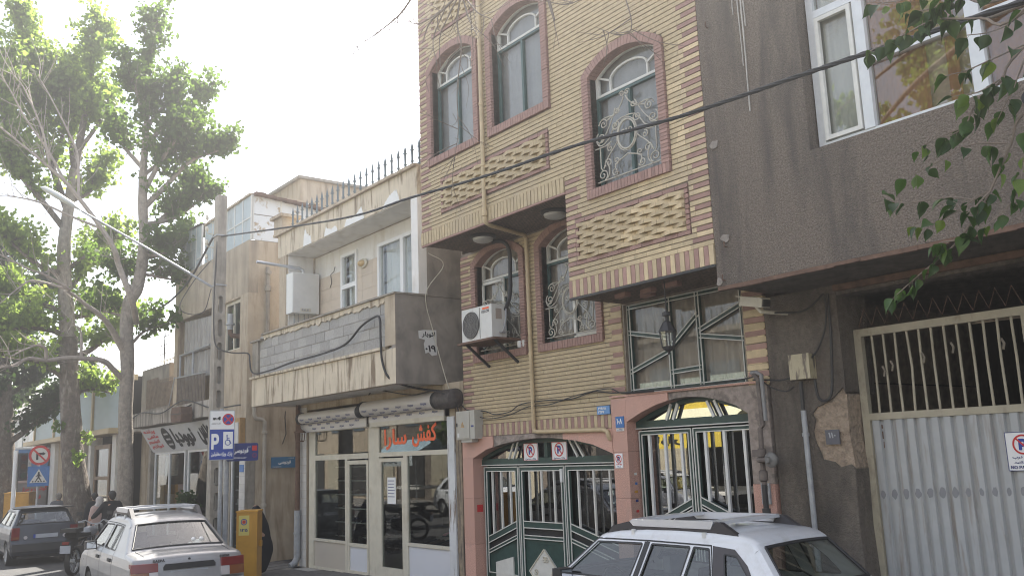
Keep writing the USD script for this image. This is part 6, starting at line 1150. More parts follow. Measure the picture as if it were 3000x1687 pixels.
MB().tube([(0, 0, 4.23), (0, 0, 3.85)], .008, 6).build('chain', Mt['dark_metal'], lt); q = MB(); q.lathe([(0, 3.86), (.05, 3.84), (.055, 3.80), (.02, 3.79), (.02, 3.74), (.05, 3.72), (.105, 3.62), (.11, 3.60), (.02, 3.60)], n=8); q.lathe([(.085, 3.42), (.06, 3.38), (.02, 3.36), (.012, 3.33), (0, 3.32)], n=8)
for i in range(6): a = i*math.pi/3; q.bar((.1*math.cos(a), .1*math.sin(a), 3.6), (.08*math.cos(a), .08*math.sin(a), 3.42), .012, .012, (math.cos(a), math.sin(a), .1))
q.build('lantern_frame', Mt['dark_metal'], lt); MB().lathe([(.095, 3.6), (.076, 3.42)], n=6).build('glass', Mt['glass'], lt)
lt = thing('wall_lantern', 'rusty small lantern hanging over the drainpipe of the shoe shop', 'lantern', (-19.15, 8.78, 2.68)); q = MB(); q.lathe([(0, .36), (.015, .34), (.02, .28), (.05, .25), (.14, .2), (.15, .18), (.02, .18)], n=4); q.lathe([(.02, 0), (.1, 0), (.1, -.02), (0, -.03)], n=4)
for i in range(4): a = i*math.pi/2; q.bar((.12*math.cos(a), .12*math.sin(a), .18), (.1*math.cos(a), .1*math.sin(a), 0), .014, .014, (math.cos(a), math.sin(a), .1))
q.tube([(0, 0, .36), (0, .0, .6), (0, .25, .62)], .01, 5); q.build('lantern_frame', Mt['rust'], lt)
dp = thing('shop_drainpipe', 'grey and rusty drainpipe at the left edge of the shoe shop', 'drainpipe'); q = MB(); q.tube([(-19.52, 8.9, 3.5), (-19.52, 8.9, 1.12)], .055, 10); q.build('upper_pipe', Mt['rust'], dp, smooth=40); q = MB(); q.tube([(-19.52, 8.9, 1.14), (-19.52, 8.9, .12), (-19.52, 8.84, .0), (-19.52, 8.74, -.06)], .075, 12); q.tube([(-19.52, 8.9, .62), (-19.52, 8.9, .66)], .09, 12); q.build('lower_pipe', Mt['galv'], dp, smooth=40); MB().obox((-19.6, 8.74, -.16), (.6, .5, .14), rz=8).build('footing', Mt['concrete'], dp)
wb = thing('water_heater', 'white wall hung boiler in the left corner of the loggia', 'boiler', (-19.32, 8.83, 5.5)); MB().box(0, .34, -.33, .33, .06, 1.0).build('case', mat('boiler_white', (.74, .74, .71), .35, .03, 4), wb); MB().box(.341, .349, -.31, .31, .08, .98).build('front_cover', Mt['curtain_white'], wb); xsign(wb, sbox(-.14, .1, .12, .17), .350, 0, 0, Mt['cream_metal'], 'control_panel')
for y in (-.09, -.03, .04): MB().lathe([(0, 0), (.022, 0), (.022, .012), (0, .014)], (.357, y, .135), 10, 'x').build('knob', Mt['galv'], wb)
q = MB(); [q.tube([(.15, y, .06), (.15, y, -.2), (.0, y, -.25)], .012, 6) for y in (-.2, -.1, .05, .15)]; q.build('pipes', Mt['galv'], wb); q = MB(); q.tube([(.17, 0, 1.0), (.17, 0, 1.1), (.17, -.1, 1.14), (.12, -1.1, 1.20)], .036, 12); q.build('flue', mat('flue_silver', (.6, .62, .65), .3, .05, 5, metal=.7), wb, smooth=40)
gm = thing('gas_meter', 'round grey gas regulator with black pipe on the right gate pier', 'gas meter', (-6.52, 8.84, 2.03)); q = MB(); q.lathe([(0, 0), (.078, 0), (.088, .02), (.088, .045), (.07, .065), (.04, .08), (.03, .11), (0, .11)], (0, 0, 0), 20, 'y').move(np.diag([1, -1, 1])); q.build('regulator', mat('regulator_grey', (.17, .165, .155), .6, .2, 14), gm, smooth=40)
q = MB(); q.tube([(0, -.05, 0), (-.12, -.05, 0), (-.18, -.03, 0)], .03, 8); q.tube([(-.17, 0, 1.0), (-.15, 0, .98), (-.11, 0, .93), (-.1, 0, .4), (-.14, 0, .36), (-.15, 0, -.3)], .03, 8); q.lathe([(.03, 0), (.05, .02), (.05, .1), (.03, .12)], (-.145, 0, .02), 10); q.lathe([(.03, 0), (.05, .02), (.05, .12), (.03, .14)], (-.15, 0, -.25), 10); q.obox((-.2, -.03, .08), (.1, .03, .08)); q.build('pipe', mat('old_pipe', (.14, .115, .10), .7, .25, 12), gm, smooth=40); q = MB(); q.tube([(-.15, 0, -.28), (-.15, 0, -1.3)], .032, 8); q.tube([(-.15, 0, -.55), (-.15, 0, -.75)], .05, 10); q.build('lower_pipe', Mt['dark_metal'], gm, smooth=40); q = MB(); q.tube([(-.20, 0, 1.02), (-.12, 0, 1.02), (-.06, 0, .98), (-.05, 0, .45)], .024, 8); q.build('grey_pipe', mat('pipe_paint', (.24, .235, .23), .6, .15, 9), gm, smooth=40)
ic = thing('intercom', 'grey door intercom panel on the right gate pier', 'intercom', (-6.74, 8.955, 1.52)); MB().box(-.06, .06, -.01, .015, 0, .24).build('panel', Mt['galv'], ic); q = MB(); [q.box(-.04, .04, -.0125, -.0105, .15+i*.013, .156+i*.013) for i in range(5)]; q.build('speaker_slots', Mt['black'], ic)
for i in range(2):
    for j in range(3): MB().box(-.03+i*.035, -.01+i*.035, -.016, -.0105, .02+j*.03, .038+j*.03).build('button', Mt['white_metal'], ic)
sc = thing('security_camera', 'dirty cream security camera box on the striped jamb by the grey building', 'camera', (-6.42, 8.62, 3.84), -14); MB().obox((0, 0, 0), (.40, .12, .105), ax=np.array([[math.cos(.22), 0, -math.sin(.22)], [0, 1, 0], [math.sin(.22), 0, math.cos(.22)]])).build('housing', Mt['cream_metal'], sc); MB().obox((-.03, 0, .062), (.46, .135, .012), ax=np.array([[math.cos(.22), 0, -math.sin(.22)], [0, 1, 0], [math.sin(.22), 0, math.cos(.22)]])).build('sun_shield', Mt['cream_metal'], sc); MB().tube([(.02, .0, -.05), (.06, .03, -.12), (.12, .3, -.14), (.12, .36, -.14)], .022, 8).build('bracket', Mt['cream_metal'], sc); MB().obox((.205, 0, -.045), (.02, .1, .085), ax=np.array([[math.cos(.22), 0, -math.sin(.22)], [0, 1, 0], [math.sin(.22), 0, math.cos(.22)]])).build('end_cap', Mt['dark_metal'], sc)
jb = thing('cable_box', 'dirty cream cable box on the grey pier', 'box', (-6.07, 8.92, 2.92)); MB().box(-.13, .13, -.05, .08, 0, .28).build('case', mat('box_cream', (.42, .36, .23), .6, .1, 5, stain=(.14, .12, .09), sscale=(9, 9, 1.2), sharp=(.52, .6)), jb); MB().box(-.135, .135, -.056, -.0505, .0, .285).build('lid', mat('box_lid', (.46, .40, .27), .6, .1, 5, stain=(.16, .13, .1), sscale=(9, 9, 1.5), sharp=(.55, .62)), jb)
cp_ = thing('conduit', 'grey conduit running down the grey pier from the cable box', 'conduit'); q = MB(); q.tube([(-6.12, 8.94, 2.9), (-6.12, 8.94, 2.56)], .022, 8); q.build('upper_tube', Mt['dark_metal'], cp_); q = MB(); q.tube([(-6.12, 8.94, 2.57), (-6.11, 8.94, .0)], .032, 10); q.tube([(-6.12, 8.94, 2.28), (-6.12, 8.94, 2.32)], .042, 10); q.build('lower_tube', Mt['galv'], cp_, smooth=40)
# ------------------------------------------------------------------ street signs and cabinets
def xplate(name, label, loc, rz, w, h, m, th=.02, r=.03, cat='sign'):
    t = thing(name, label, cat, loc, rz); pg = sbox(-w/2+r, -h/2+r, w/2-r, h/2-r).buffer(r, 6); MB().poly(pg, 'yz', -th, 0).build('plate', m, t); return t
def XS(t, pg, m, nm='lettering', x=.001): return on_plane(pg, (x, 0, 0), (0, 1, 0), V_, .002).build(nm, m, t)
ps = xplate('parking_sign', 'tall blue and white disabled parking sign on a leaning grey pole', (-15.65, 5.72, 2.72), -8, .43, .86, Mt['galv'])
XS(ps, sbox(-.205, .10, .205, .415), Mt['white'], 'white_field'); XS(ps, sbox(-.205, -.415, .205, .095), Mt['blue'], 'blue_field')
c = Point(.10, .27).buffer(.10, 20); XS(ps, c, Mt['red'], 'red_disc', .0035); XS(ps, Point(.10, .27).buffer(.08, 20).difference(unary_union([shapely.affinity.rotate(sbox(.0, .258, .2, .282), a, origin=(.10, .27)) for a in (45, -45)])), Mt['blue'], 'blue_disc', .006)
tow = unary_union([sbox(-.16, .275, -.10, .30), Polygon([(-.10, .28), (-.05, .32), (-.03, .32), (-.03, .275)]), Point(-.14, .27).buffer(.013), Point(-.05, .27).buffer(.013), sbox(-.17, .265, -.02, .27)]); XS(ps, tow, Mt['black'], 'tow_symbol', .0035); XS(ps, fit_poly(text_poly('حمل با جرثقیل'.replace('ج', 'چ').replace('ث', 'ت'), .1, 1, True), -.10, .20, .16, .03), Mt['black'], 'lettering', .0035)
XS(ps, fit_poly(text_poly('P', .1, 4), -.115, -.11, .13, .27), Mt['white'], 'letter', .0035); XS(ps, sbox(.02, -.24, .185, .055), Mt['white'], 'white_field', .0035)
wh = unary_union([ring(.10, -.13, .05, .012), Point(.085, -.01).buffer(.013), LineString([(.085, -.03), (.09, -.09), (.125, -.09), (.14, -.14), (.155, -.14)]).buffer(.007), LineString([(.088, -.055), (.125, -.06)]).buffer(.006)]); XS(ps, wh, Mt['blue'], 'wheelchair_symbol', .006)
XS(ps, fit_poly(text_poly('پارک ویژه معلولین', .1, 2, True), 0, -.33, .36, .09), Mt['white'], 'lettering', .0035)
MB().tube([(-.06, .0, -3.0), (-.05, 0, .46)], .035, 10).move(None, (0, .0, .0)).build('pole', Mt['galv'], ps)
al = xplate('alley_sign', 'dark blue alley name sign with a red square on a grey pole', (-15.75, 6.13, 2.42), -6, .56, .31, Mt['navy'])
XS(al, fit_poly(text_poly('فردوسی', .1, 3, True), -.03, .02, .27, .11), Mt['white']); XS(al, fit_poly(text_poly('FERDOSI ALLEY', .1, 1), -.06, -.10, .27, .03), Mt['white']); XS(al, sbox(.17, .02, .26, .11), Mt['red'], 'red_square'); XS(al, ring(.215, -.06, .035, .006), Mt['red'], 'emblem'); XS(al, fit_poly(text_poly('کوچه', .1, 1, True), .12, .09, .06, .02), Mt['white'])
MB().tube([(-.05, -.26, -2.6), (-.05, -.26, .12)], .045, 10).build('pole', Mt['galv'], al); MB().box(-.08, -.02, -.3, .2, -.02, .02).build('clamp', Mt['galv'], al)
wp_ = xplate('alley_wall_sign', 'light blue alley name plate on the tan alley wall', (-20.965, 9.19, 2.22), 0, .62, .26, flat('sign_blue', (.06, .17, .30), .45), .02, .005); XS(wp_, fit_poly(text_poly('فردوسی', .1, 3, True), .03, .0, .32, .11), Mt['white']); XS(wp_, fit_poly(text_poly('Ferdosi St.', .1, 1), -.16, -.10, .22, .025), Mt['white']); XS(wp_, fit_poly(text_poly('بن بست', .1, 1, True), .2, .10, .14, .03), Mt['white'])
ts = thing('traffic_sign', 'round no right turn sign above a blue pedestrian crossing sign', 'sign', (-32.2, 5.9, 0))
MB().tube([(-.05, 0, -.1), (-.05, 0, 3.0)], .035, 8).build('pole', Mt['galv'], ts)
def RX(t, pg, m, nm, x, z): return on_plane(pg, (x, 0, z), (0, 1, 0), V_, .004).build(nm, m, t)
RX(ts, Point(0, 0).buffer(.31, 28), Mt['red'], 'disc', 0, 2.73); RX(ts, Point(0, 0).buffer(.235, 28), Mt['curtain_white'], 'white_disc', .005, 2.73); RX(ts, unary_union([sbox(-.10, -.14, -.04, .08), sbox(-.10, .02, .08, .08), Polygon([(.08, .11), (.08, -.01), (.17, .05)])]), Mt['black'], 'arrow', .010, 2.73); RX(ts, shapely.affinity.rotate(sbox(-.24, -.025, .24, .025), -45, origin=(0, 0)), Mt['red'], 'red_bar', .015, 2.73)
RX(ts, sbox(-.31, -.31, .31, .31), Mt['blue_mid'], 'blue_square', 0, 2.08); RX(ts, Polygon([(-.25, -.2), (.25, -.2), (0, .22)]), Mt['curtain_white'], 'triangle', .005, 2.08); RX(ts, unary_union([Point(0, .11).buffer(.028), LineString([(0, .07), (0, -.03)]).buffer(.03), LineString([(0, -.03), (.06, -.12)]).buffer(.017), LineString([(0, -.03), (-.06, -.12)]).buffer(.017), LineString([(-.07, 0), (0, .05), (.07, 0)]).buffer(.012)]+[sbox(-.18+i*.08, -.18, -.14+i*.08, -.14) for i in range(5)]), Mt['black'], 'walking_figure', .010, 2.08)
tl = thing('traffic_light', 'unlit traffic light on a white post by the far yellow cabinet', 'traffic light', (-34.2, 5.55, 0)); MB().tube([(0, 0, -.1), (0, 0, 2.95)], .07, 10).build('post', Mt['white'], tl); MB().box(-.1, .08, .08, .36, 1.95, 2.85).build('case', Mt['dark_metal'], tl)
for i in range(3):
    q = MB(); q.lathe([(.10, 0), (.115, 0), (.10, .12), (.09, .12)], (.08, .22, 2.13+i*.28), 14, 'x'); q.build('visor', Mt['black'], tl); q = MB(); q.lathe([(0, .01), (.095, .006), (.095, 0), (0, 0)], (.081, .22, 2.13+i*.28), 14, 'x'); q.build('lens', flat('lens_%d' % i, ((.03, .09, .05), (.12, .06, .02), (.10, .02, .02))[i], .3), tl)
def cabinet(label, loc, rz, w, d, h, stk):
    t = thing('yellow_cabinet', label, 'cabinet', loc, rz); y = Mt['yellow_cab']
    MB().box(-w/2, w/2, -d/2, d/2, .06, h-.03).build('case', y, t); MB().box(-w/2-.012, w/2+.012, -d/2-.012, d/2+.012, h-.028, h).build('lid', y, t); MB().box(-w/2+.02, w/2-.02, -d/2+.02, d/2-.02, -.15, .058).build('plinth', Mt['concrete'], t); MB().box(-w/2+.03, w/2-.03, -d/2-.006, -d/2-.001, .12, h-.08).build('door', y, t); MB().box(w/2+.0, w/2+.035, .0, .09, h*.55, h*.62).build('hasp', y, t)
    if stk:
        Y = -d/2-.008
        for z, m, hh in ((h-.42, 'curtain_white', .34),): MB().box(-w*.38, w*.12, Y-.001, Y, z, z+hh).build('notice', flat('notice_yellow', (.60, .50, .14), .6), t)
        sprite(t, ring(-w*.13, h-.19, .055, .014), (0, Y-.001, 0), Mt['blue'], 'emblem'); sprite(t, Point(-w*.13, h-.19).buffer(.03), (0, Y-.001, 0), Mt['red'], 'emblem'); sprite(t, fit_poly(text_poly('۱۲۵', .1, 2, True), -w*.13, h-.33, w*.36, .05), (0, Y-.001, 0), Mt['navy'])
    return t
cabinet('tall yellow street cabinet with stickers behind the silver car', (-15.95, 6.36, 0), 56, .36, .42, 1.4, True)
cabinet('smaller yellow cabinet by the traffic light far down the street', (-35.6, 6.0, 0), 60, .8, .7, 1.55, False)
pt_ = thing('potted_plant', 'potted green plant standing before the pet shop window', 'plant', (-25.4, 8.25, -.1)); MB().lathe([(0, 0), (.2, 0), (.26, .5), (.28, .52), (.24, .52), (0, .48)], (0, 0, .6), 16).build('pot', Mt['dark_metal'], pt_, smooth=40); MB().box(-.3, .3, -.25, .25, 0, .6).build('stand', Mt['concrete'], pt_)
l = MB()
for i in range(9): l.raw(*leaf_batch(rs, np.array([R.uniform(-.3, .3), R.uniform(-.2, .2), 1.2+R.uniform(0, .3)]), .2, 30, .12))
l.build('foliage', Mt['leaf_dark'], pt_)
an_ = thing('roof_aerial', 'thin television aerial above the annex roof', 'aerial', (-32.0, 9.6, 5.2)); q = MB(); q.tube([(0, 0, 0), (0, 0, 1.6)], .02, 6); [q.tube([(-.5, 0, z), (.5, 0, z)], .012, 5) for z in (.9, 1.2, 1.5)]; q.build('mast', Mt['dark_metal'], an_)
# ------------------------------------------------------------------ cars
YH = ([.15, .30, .45, .62, .78, .90, .96, 1.12, 1.26, 1.36, 1.46], [.66, .755, .79, .80, .79, .765, .735, .665, .605, .565, .54])
def yh(z): return np.interp(z, *YH)
car_glass = glass('car_glass', (.60, .66, .64), 1.0, 2.0)
trim_black = flat('trim_black', (.022, .022, .024), .5); seat_m = mat('seat_fabric', (.12, .125, .135), .9, .15, 10)
lens_red = flat('lens_red', (.14, .011, .010), .2, coat=.3); lens_amber = flat('lens_amber', (.17, .055, .016), .2, coat=.3); lens_clear = flat('lens_clear', (.45, .42, .42), .15, coat=.6); plate_m = mat('blank_plate', (.36, .38, .42), .6, .1, 3)
def side_map(pg, off, s, dz=.09):
    """a polygon in (x, z) laid on the car's flank on side s (+1 left), off metres proud."""
    out = MB(); ks = [z for z in YH[0]]
    if not pg.is_valid: pg = pg.buffer(0)
    lo, hi = pg.bounds[1], pg.bounds[3]; cuts = sorted(set([lo-.01, hi+.01]+[k for k in ks if lo < k < hi]))
    for a, b in zip(cuts[:-1], cuts[1:]):
        q = pg.intersection(sbox(-9, a, 9, b))
        for g in getattr(q, 'geoms', [q]):
            if g.geom_type != 'Polygon' or g.area < 1e-6: continue
            v, f = trimesh.creation.triangulate_polygon(g, engine='earcut'); V = np.c_[v[:, 0], s*(yh(v[:, 1])+off), v[:, 1]]
            out.raw(V, f if s < 0 else f[:, ::-1])
    return out
def side_part(par, name, pg, off, m, sides=(1, -1), label=None):
    for s in sides: side_map(pg, off, s).build(name, m, par, label=label)
def pbuf(pg, d): return pg.buffer(d, 4)
def rpoly(pts, r): return Polygon(pts).buffer(-r).buffer(r, 5)
def make_car(name, label, loc, rz, prof, rear, front, wins, paint, bumper, axles, rails, group=None, seats=True, lower=None, pillar=None, rubber=.014):
    c = thing(name, label, 'car', loc, rz, group); P = np.array(prof, float)
    T = np.gradient(P, axis=0); T /= np.linalg.norm(T, axis=1, keepdims=True); N = np.c_[-T[:, 1], T[:, 0]]       # outward: the profile runs rear to front over the top
    rad = np.array([.075 if z > .6 else .06 for x, z in P]); ins = P-N*rad[:, None]*.85
    tt = np.array([-1, -.985, -.95, -.88, -.6, -.2, .2, .6, .88, .95, .985, 1.0]); hw = yh(ins[:, 1]); rows = []
    for i in range(len(P)):
        y = tt*hw[i]; r = rad[i]; e = np.clip((np.abs(y)-(hw[i]-r))/r, 0, 1); d = r*.85*(1-np.sqrt(1-e**2)); bow = (.030 if P[i, 1] > .9 else .02)*(1-tt**2) if P[i, 1] > .5 else 0*tt
        q = P[i]-N[i]*d[:, None]+N[i]*(bow[:, None]); rows.append(np.c_[q[:, 0], y, q[:, 1]])
    k = len(tt); V = np.array(rows)
    def sweep(i0, i1, inset=0, off=0.):
        q = V[i0:i1+1].copy()
        if off: q[:, :, 0] += N[i0:i1+1, 0][:, None]*off; q[:, :, 2] += N[i0:i1+1, 1][:, None]*off
        n = len(q); return MB().raw(q.reshape(-1, 3), [[i*k+j, i*k+j+1, (i+1)*k+j+1, (i+1)*k+j] for i in range(n-1) for j in range(k-1)])
    def pane(i0, i1, m0, m1, mm, name, off=0.0):
        """the part of segment i0-i1 that lies inside margins m0 (edge) and m1 (top and bottom)."""
        a, b = V[i0]+np.r_[N[i0, 0], 0, N[i0, 1]]*off, V[i1]+np.r_[N[i1, 0], 0, N[i1, 1]]*off; L = np.linalg.norm(P[i1]-P[i0]); t0, t1 = m1/L, 1-m1/L; rr = []
        for t in np.linspace(t0, t1, 4):
            row = a+(b-a)*t; w = row[-1, 1]-m0; ys = np.linspace(-w, w, 13); rr.append(np.c_[np.interp(ys, row[:, 1], row[:, 0]), ys, np.interp(ys, row[:, 1], row[:, 2])])
        rr = np.array(rr); return MB().raw(rr.reshape(-1, 3), [[i*13+j, i*13+j+1, (i+1)*13+j+1, (i+1)*13+j] for i in range(3) for j in range(12)]).build(name, mm, c, smooth=True)
    segs = []; i = 0; gl = sorted([rear, front])
    body = MB()
    for a, b in ((0, rear), (rear+1, front), (front+1, len(P)-1)): s_ = sweep(a, b); body.raw(*s_.arrays())
    for g in (rear, front):                       # frame of painted metal round each screen
        a, b = V[g], V[g+1]; L = np.linalg.norm(P[g+1]-P[g]); A = lambda t: a+(b-a)*t
        for t0, t1 in ((0, .05/L), (1-.05/L, 1)):
            q = np.array([A(t0), A(t1)]); body.raw(q.reshape(-1, 3), [[j, j+1, k+j+1, k+j] for j in range(k-1)])
        for sgn in (0, 1):
            rr = []
            for t in (.05/L, .5, 1-.05/L):
                row = A(t); ye = row[-1, 1]; ys = np.linspace(ye-.085, ye, 4)*(1 if sgn else -1); ys = np.sort(ys); rr.append(np.c_[np.interp(ys, row[:, 1], row[:, 0]), ys, np.interp(ys, row[:, 1], row[:, 2])])
            body.raw(np.array(rr).reshape(-1, 3), [[i*4+j, i*4+j+1, (i+1)*4+j+1, (i+1)*4+j] for i in range(2) for j in range(3)])
    sidep = Polygon([tuple(p) for p in ins]+[(prof[-1][0]-.03, .2), (prof[0][0]+.03, .2)]).buffer(0)
    for ax in axles: sidep = sidep.difference(Point(ax, .29).buffer(.335, 14)).difference(sbox(ax-.335, 0, ax+.335, .29))
    glassy = unary_union([rpoly(w, .018) for w in wins]); sp = sidep.difference(glassy)
    for s in (1, -1): body.raw(*side_map(sp, 0, s).arrays())
    body.build('body', paint, c, smooth=32)
    pane(rear, rear+1, .105, .062, car_glass, 'rear_window', -.004); pane(front, front+1, .105, .062, car_glass, 'windscreen', -.004)
    for g, nm in ((rear, 'rear_window_seal'), (front, 'windscreen_seal')):
        a, b = V[g], V[g+1]; L = np.linalg.norm(P[g+1]-P[g]); m = MB()
        for t in (.055/L, 1-.055/L): row = a+(b-a)*t; w = row[-1, 1]-.095; ys = np.linspace(-w, w, 13); m.tube(np.c_[np.interp(ys, row[:, 1], row[:, 0]), ys, np.interp(ys, row[:, 1], row[:, 2])], .016, 5)
        for sg in (-1, 1):
            pts = []
            for t in np.linspace(.055/L, 1-.055/L, 4): row = a+(b-a)*t; y = sg*(row[-1, 1]-.095); pts.append([np.interp(y, row[:, 1], row[:, 0]), y, np.interp(y, row[:, 1], row[:, 2])])
            m.tube(pts, .016, 5)
        m.build(nm, trim_black, c, smooth=True)
    for w in wins:
        g = rpoly(w, .018)
        for s in (1, -1): side_map(g, -.012, s).build('side_window', car_glass, c, smooth=True); side_map(pbuf(g, .004).difference(pbuf(g, -rubber)), .003, s).build('window_seal', trim_black, c)
    MB().box(prof[0][0]+.08, prof[-1][0]-.08, -.62, .62, .17, .24).build('floor', trim_black, c)
    it = MB(); zf = .24
    for ax in axles:
        for s in (1, -1): it.raw(*MB().lathe([(.335, 0), (.335, .22), (0, .22)], (0, 0, 0), 16, 'y').move(np.diag([1, -s, 1]), (ax, s*.74, .29)).arrays())
    it.build('wheel_housing', trim_black, c)
    for ax in axles:
        for s in (1, -1):
            w = node('wheel', c); tm = MB().lathe([(.19, -.08), (.262, -.085), (.275, -.06), (.278, 0), (.275, .06), (.262, .085), (.19, .08)], (0, 0, 0), 28, 'y').move(None, (ax, s*.70, .278)); tm.build('tyre', Mt['rubber'], w, smooth=40)
            rm_ = MB().lathe([(.0, .05), (.06, .06), (.15, .045), (.185, .075), (.195, .08), (.195, -.06)], (0, 0, 0), 24, 'y').move(np.diag([1, s, 1]), (ax, s*.70, .278)); rm_.build('rim', Mt['galv'], w, smooth=40)
    if seats:
        def pad(x0, x1, y0, y1, z0, z1, lean=0):
            m = trimesh.creation.box((x1-x0, y1-y0, z1-z0)).subdivide().subdivide(); v = m.vertices; v[:, 0] += -lean*(v[:, 2]+(z1-z0)/2); b = np.abs(v/np.array([(x1-x0)/2, (y1-y0)/2, (z1-z0)/2])); v *= 1-.05*(b**4).sum(1, keepdims=True)/3
            return MB().raw(v+[(x0+x1)/2, (y0+y1)/2, (z0+z1)/2], m.faces)
        for y in (-.36, .36):
            st_ = node('front_seat', c); pad(1.85, 2.3, y-.23, y+.23, .35, .52).build('cushion', seat_m, st_, smooth=40); pad(1.72, 1.86, y-.22, y+.22, .5, 1.02, .25).build('backrest', seat_m, st_, smooth=40); pad(1.56, 1.66, y-.13, y+.13, 1.04, 1.2).build('headrest', seat_m, st_, smooth=40)
        pad(.98, 1.4, -.6, .6, .35, .5).build('rear_bench', seat_m, c, smooth=40); pad(.88, 1.02, -.6, .6, .48, .9, .25).build('rear_backrest', seat_m, c, smooth=40)
        q = MB(); a = np.linspace(0, 2*math.pi, 25); q.tube(np.c_[2.42+.06*np.sin(a), .36+.18*np.cos(a), .86+.17*np.sin(a)], .014, 6, closed=True); q.build('steering_wheel', trim_black, c); MB().box(2.5, 2.95, -.62, .62, .62, .88).build('dashboard', trim_black, c); MB().obox((2.36, 0, 1.29), (.03, .22, .06)).build('interior_mirror', trim_black, c)
    for s in (1, -1):
        mr = node('door_mirror', c); MB().obox((2.72, s*.84, .985), (.12, .17, .13)).build('shell', trim_black, mr); MB().obox((2.655, s*.84, .985), (.008, .14, .1)).build('mirror_glass', flat('mirror', (.6, .62, .65), .05, 1.0), mr)
    return c, V, P, N
def lines(c, s_list, m=None, wd=.007, sides=(1, -1)):
    for s in sides:
        o = MB()
        for ln in s_list: o.raw(*side_map(LineString(ln).buffer(wd, 2, cap_style=2), .0018, s).arrays())
        o.build('door_gap', m or trim_black, c)
def handle(c, x, z, sides=(1, -1)):
    for s in sides: MB().obox((x, s*(yh(z)+.012), z), (.17, .024, .045)).build('door_handle', trim_black, c)
white_paint = mat('white_paint', (.64, .66, .69), .28, .03, 3, coat=.7, stain=(.52, .52, .52), sscale=(2.5, 2.5, 2.5), sharp=(.5, .8)); silver_paint = mat('silver_paint', (.30, .30, .305), .38, .05, 3, metal=.45, coat=.35, stain=(.25, .24, .23), sscale=(1.5, 1.5, 1.5), sharp=(.5, .8)); dark_paint = mat('dark_paint', (.025, .03, .042), .35, .2, 3, coat=.3)
hatch = [(.03, .24), (-.03, .34), (-.035, .46), (-.02, .58), (.03, .62), (.05, .74), (.085, .88), (.12, .96), (.50, 1.37), (.56, 1.405), (.68, 1.43), (1.0, 1.452), (1.4, 1.462), (1.8, 1.455), (2.15, 1.43), (2.34, 1.395), (2.42, 1.37), (2.92, .955), (3.0, .925), (3.25, .86), (3.42, .80), (3.50, .73), (3.54, .62), (3.56, .45), (3.55, .34), (3.50, .24)]
hw_ = [[(1.90, .975), (2.80, .985), (2.42, 1.315), (1.81, 1.322)], [(1.78, .972), (1.70, 1.322), (1.22, 1.318), (1.29, .968)], [(1.255, .968), (1.185, 1.317), (1.0, 1.31), (.90, .968)], [(.76, .972), (.84, 1.28), (.69, 1.265), (.56, 1.13), (.46, .985)]]
wcar, V, P, N = make_car('white_hatchback', 'white hatchback with roof rails parked nearest, only its roof and windows in view', (-4.68, 7.24, -.02), 182.3, hatch, 7, 16, hw_, white_paint, 0, (.62, 2.92), True)
side_part(wcar, 'pillar_trim', Polygon([(1.79, 1.335), (1.722, 1.335), (1.805, .965), (1.87, .965)]), .0025, trim_black)
q3 = Polygon([(.885, .955), (.965, 1.335), (.72, 1.315), (.56, 1.19), (.40, .96)]).difference(rpoly(hw_[3], .018)); side_part(wcar, 'quarter_trim', q3, .0035, flat('grey_trim', (.055, .05, .055), .55))
lines(wcar, [[(1.84, .3), (1.855, .965)], [(1.855, .965), (1.755, 1.34)], [(.93, .62), (.88, .95), (.985, 1.335), (1.75, 1.345), (2.43, 1.342), (2.87, .97), (2.86, .35)]]); handle(wcar, 2.02, .84); handle(wcar, 1.0, .84)
for s in (1, -1):
    tl_ = node('tail_lamp', wcar)
    for z0, z1, m in ((.62, .72, lens_amber), (.722, .80, lens_clear), (.802, .92, lens_red)): MB().poly([(s*.52, z0), (s*.735, z0), (s*.735, z1), (s*.52, z1)][::s], 'yz', -.0, .10).move(None, (.03+(z0-.62)*.18, 0, 0)).build('lens', m, tl_)
bp_ = MB(); bp_.box(-.06, .05, -.70, .70, .34, .58); bp_.build('rear_bumper', trim_black, wcar); bp_ = MB(); bp_.box(3.48, 3.6, -.70, .70, .34, .58); bp_.build('front_bumper', trim_black, wcar); MB().box(-.005, .03, -.26, .26, .66, .78).build('number_plate', plate_m, wcar)
wp2 = MB(); wp2.tube([(.13, -.1, .985), (.17, .12, 1.02), (.30, .30, 1.17)], .009, 5); wp2.build('rear_wiper', trim_black, wcar)
rail_s = flat('rail_silver', (.55, .555, .57), .3, .3); rail_d = flat('rail_dark', (.045, .042, .045), .5)
def roof_rack(c, x0, x1, y, dz=0.0, e=.30):
    for s in (1, -1):
        lo = Polygon([(x0, 1.425+dz), (x0+e, 1.47+dz), (x1-e, 1.47+dz), (x1, 1.40+dz), (x1-.10, 1.50+dz), (x1-e-.02, 1.545+dz), (x1-e-.08, 1.50+dz), (x0+e+.05, 1.50+dz), (x0+e, 1.57+dz), (x0+e-.06, 1.565+dz)])
        MB().poly(lo, 'xz', s*y-.03, s*y+.03).build('rail_base', rail_d, c); MB().poly(Polygon([(x0+e+.06, 1.503+dz), (x1-e-.08, 1.503+dz), (x1-e-.03, 1.548+dz), (x1-e-.08, 1.572+dz), (x0+e+.02, 1.575+dz)]), 'xz', s*y-.028, s*y+.028).build('rail', rail_s, c)
        for x in (x0+e+.12, x1-e-.1): MB().box(x-.022, x+.022, s*(y+.045)-.012, s*(y+.045)+.012, 1.37+dz, 1.475+dz).build('rail_foot', Mt['alu'], c)
    for x in (x0+e+.05, x1-e-.12): MB().poly(Polygon([(-y, 1.545), (y, 1.545), (y, 1.57), (y*.4, 1.578), (-y*.4, 1.578), (-y, 1.57)]), 'yz', x-.07, x+.07).move(None, (0, 0, dz)).build('cross_bar', rail_s, c)
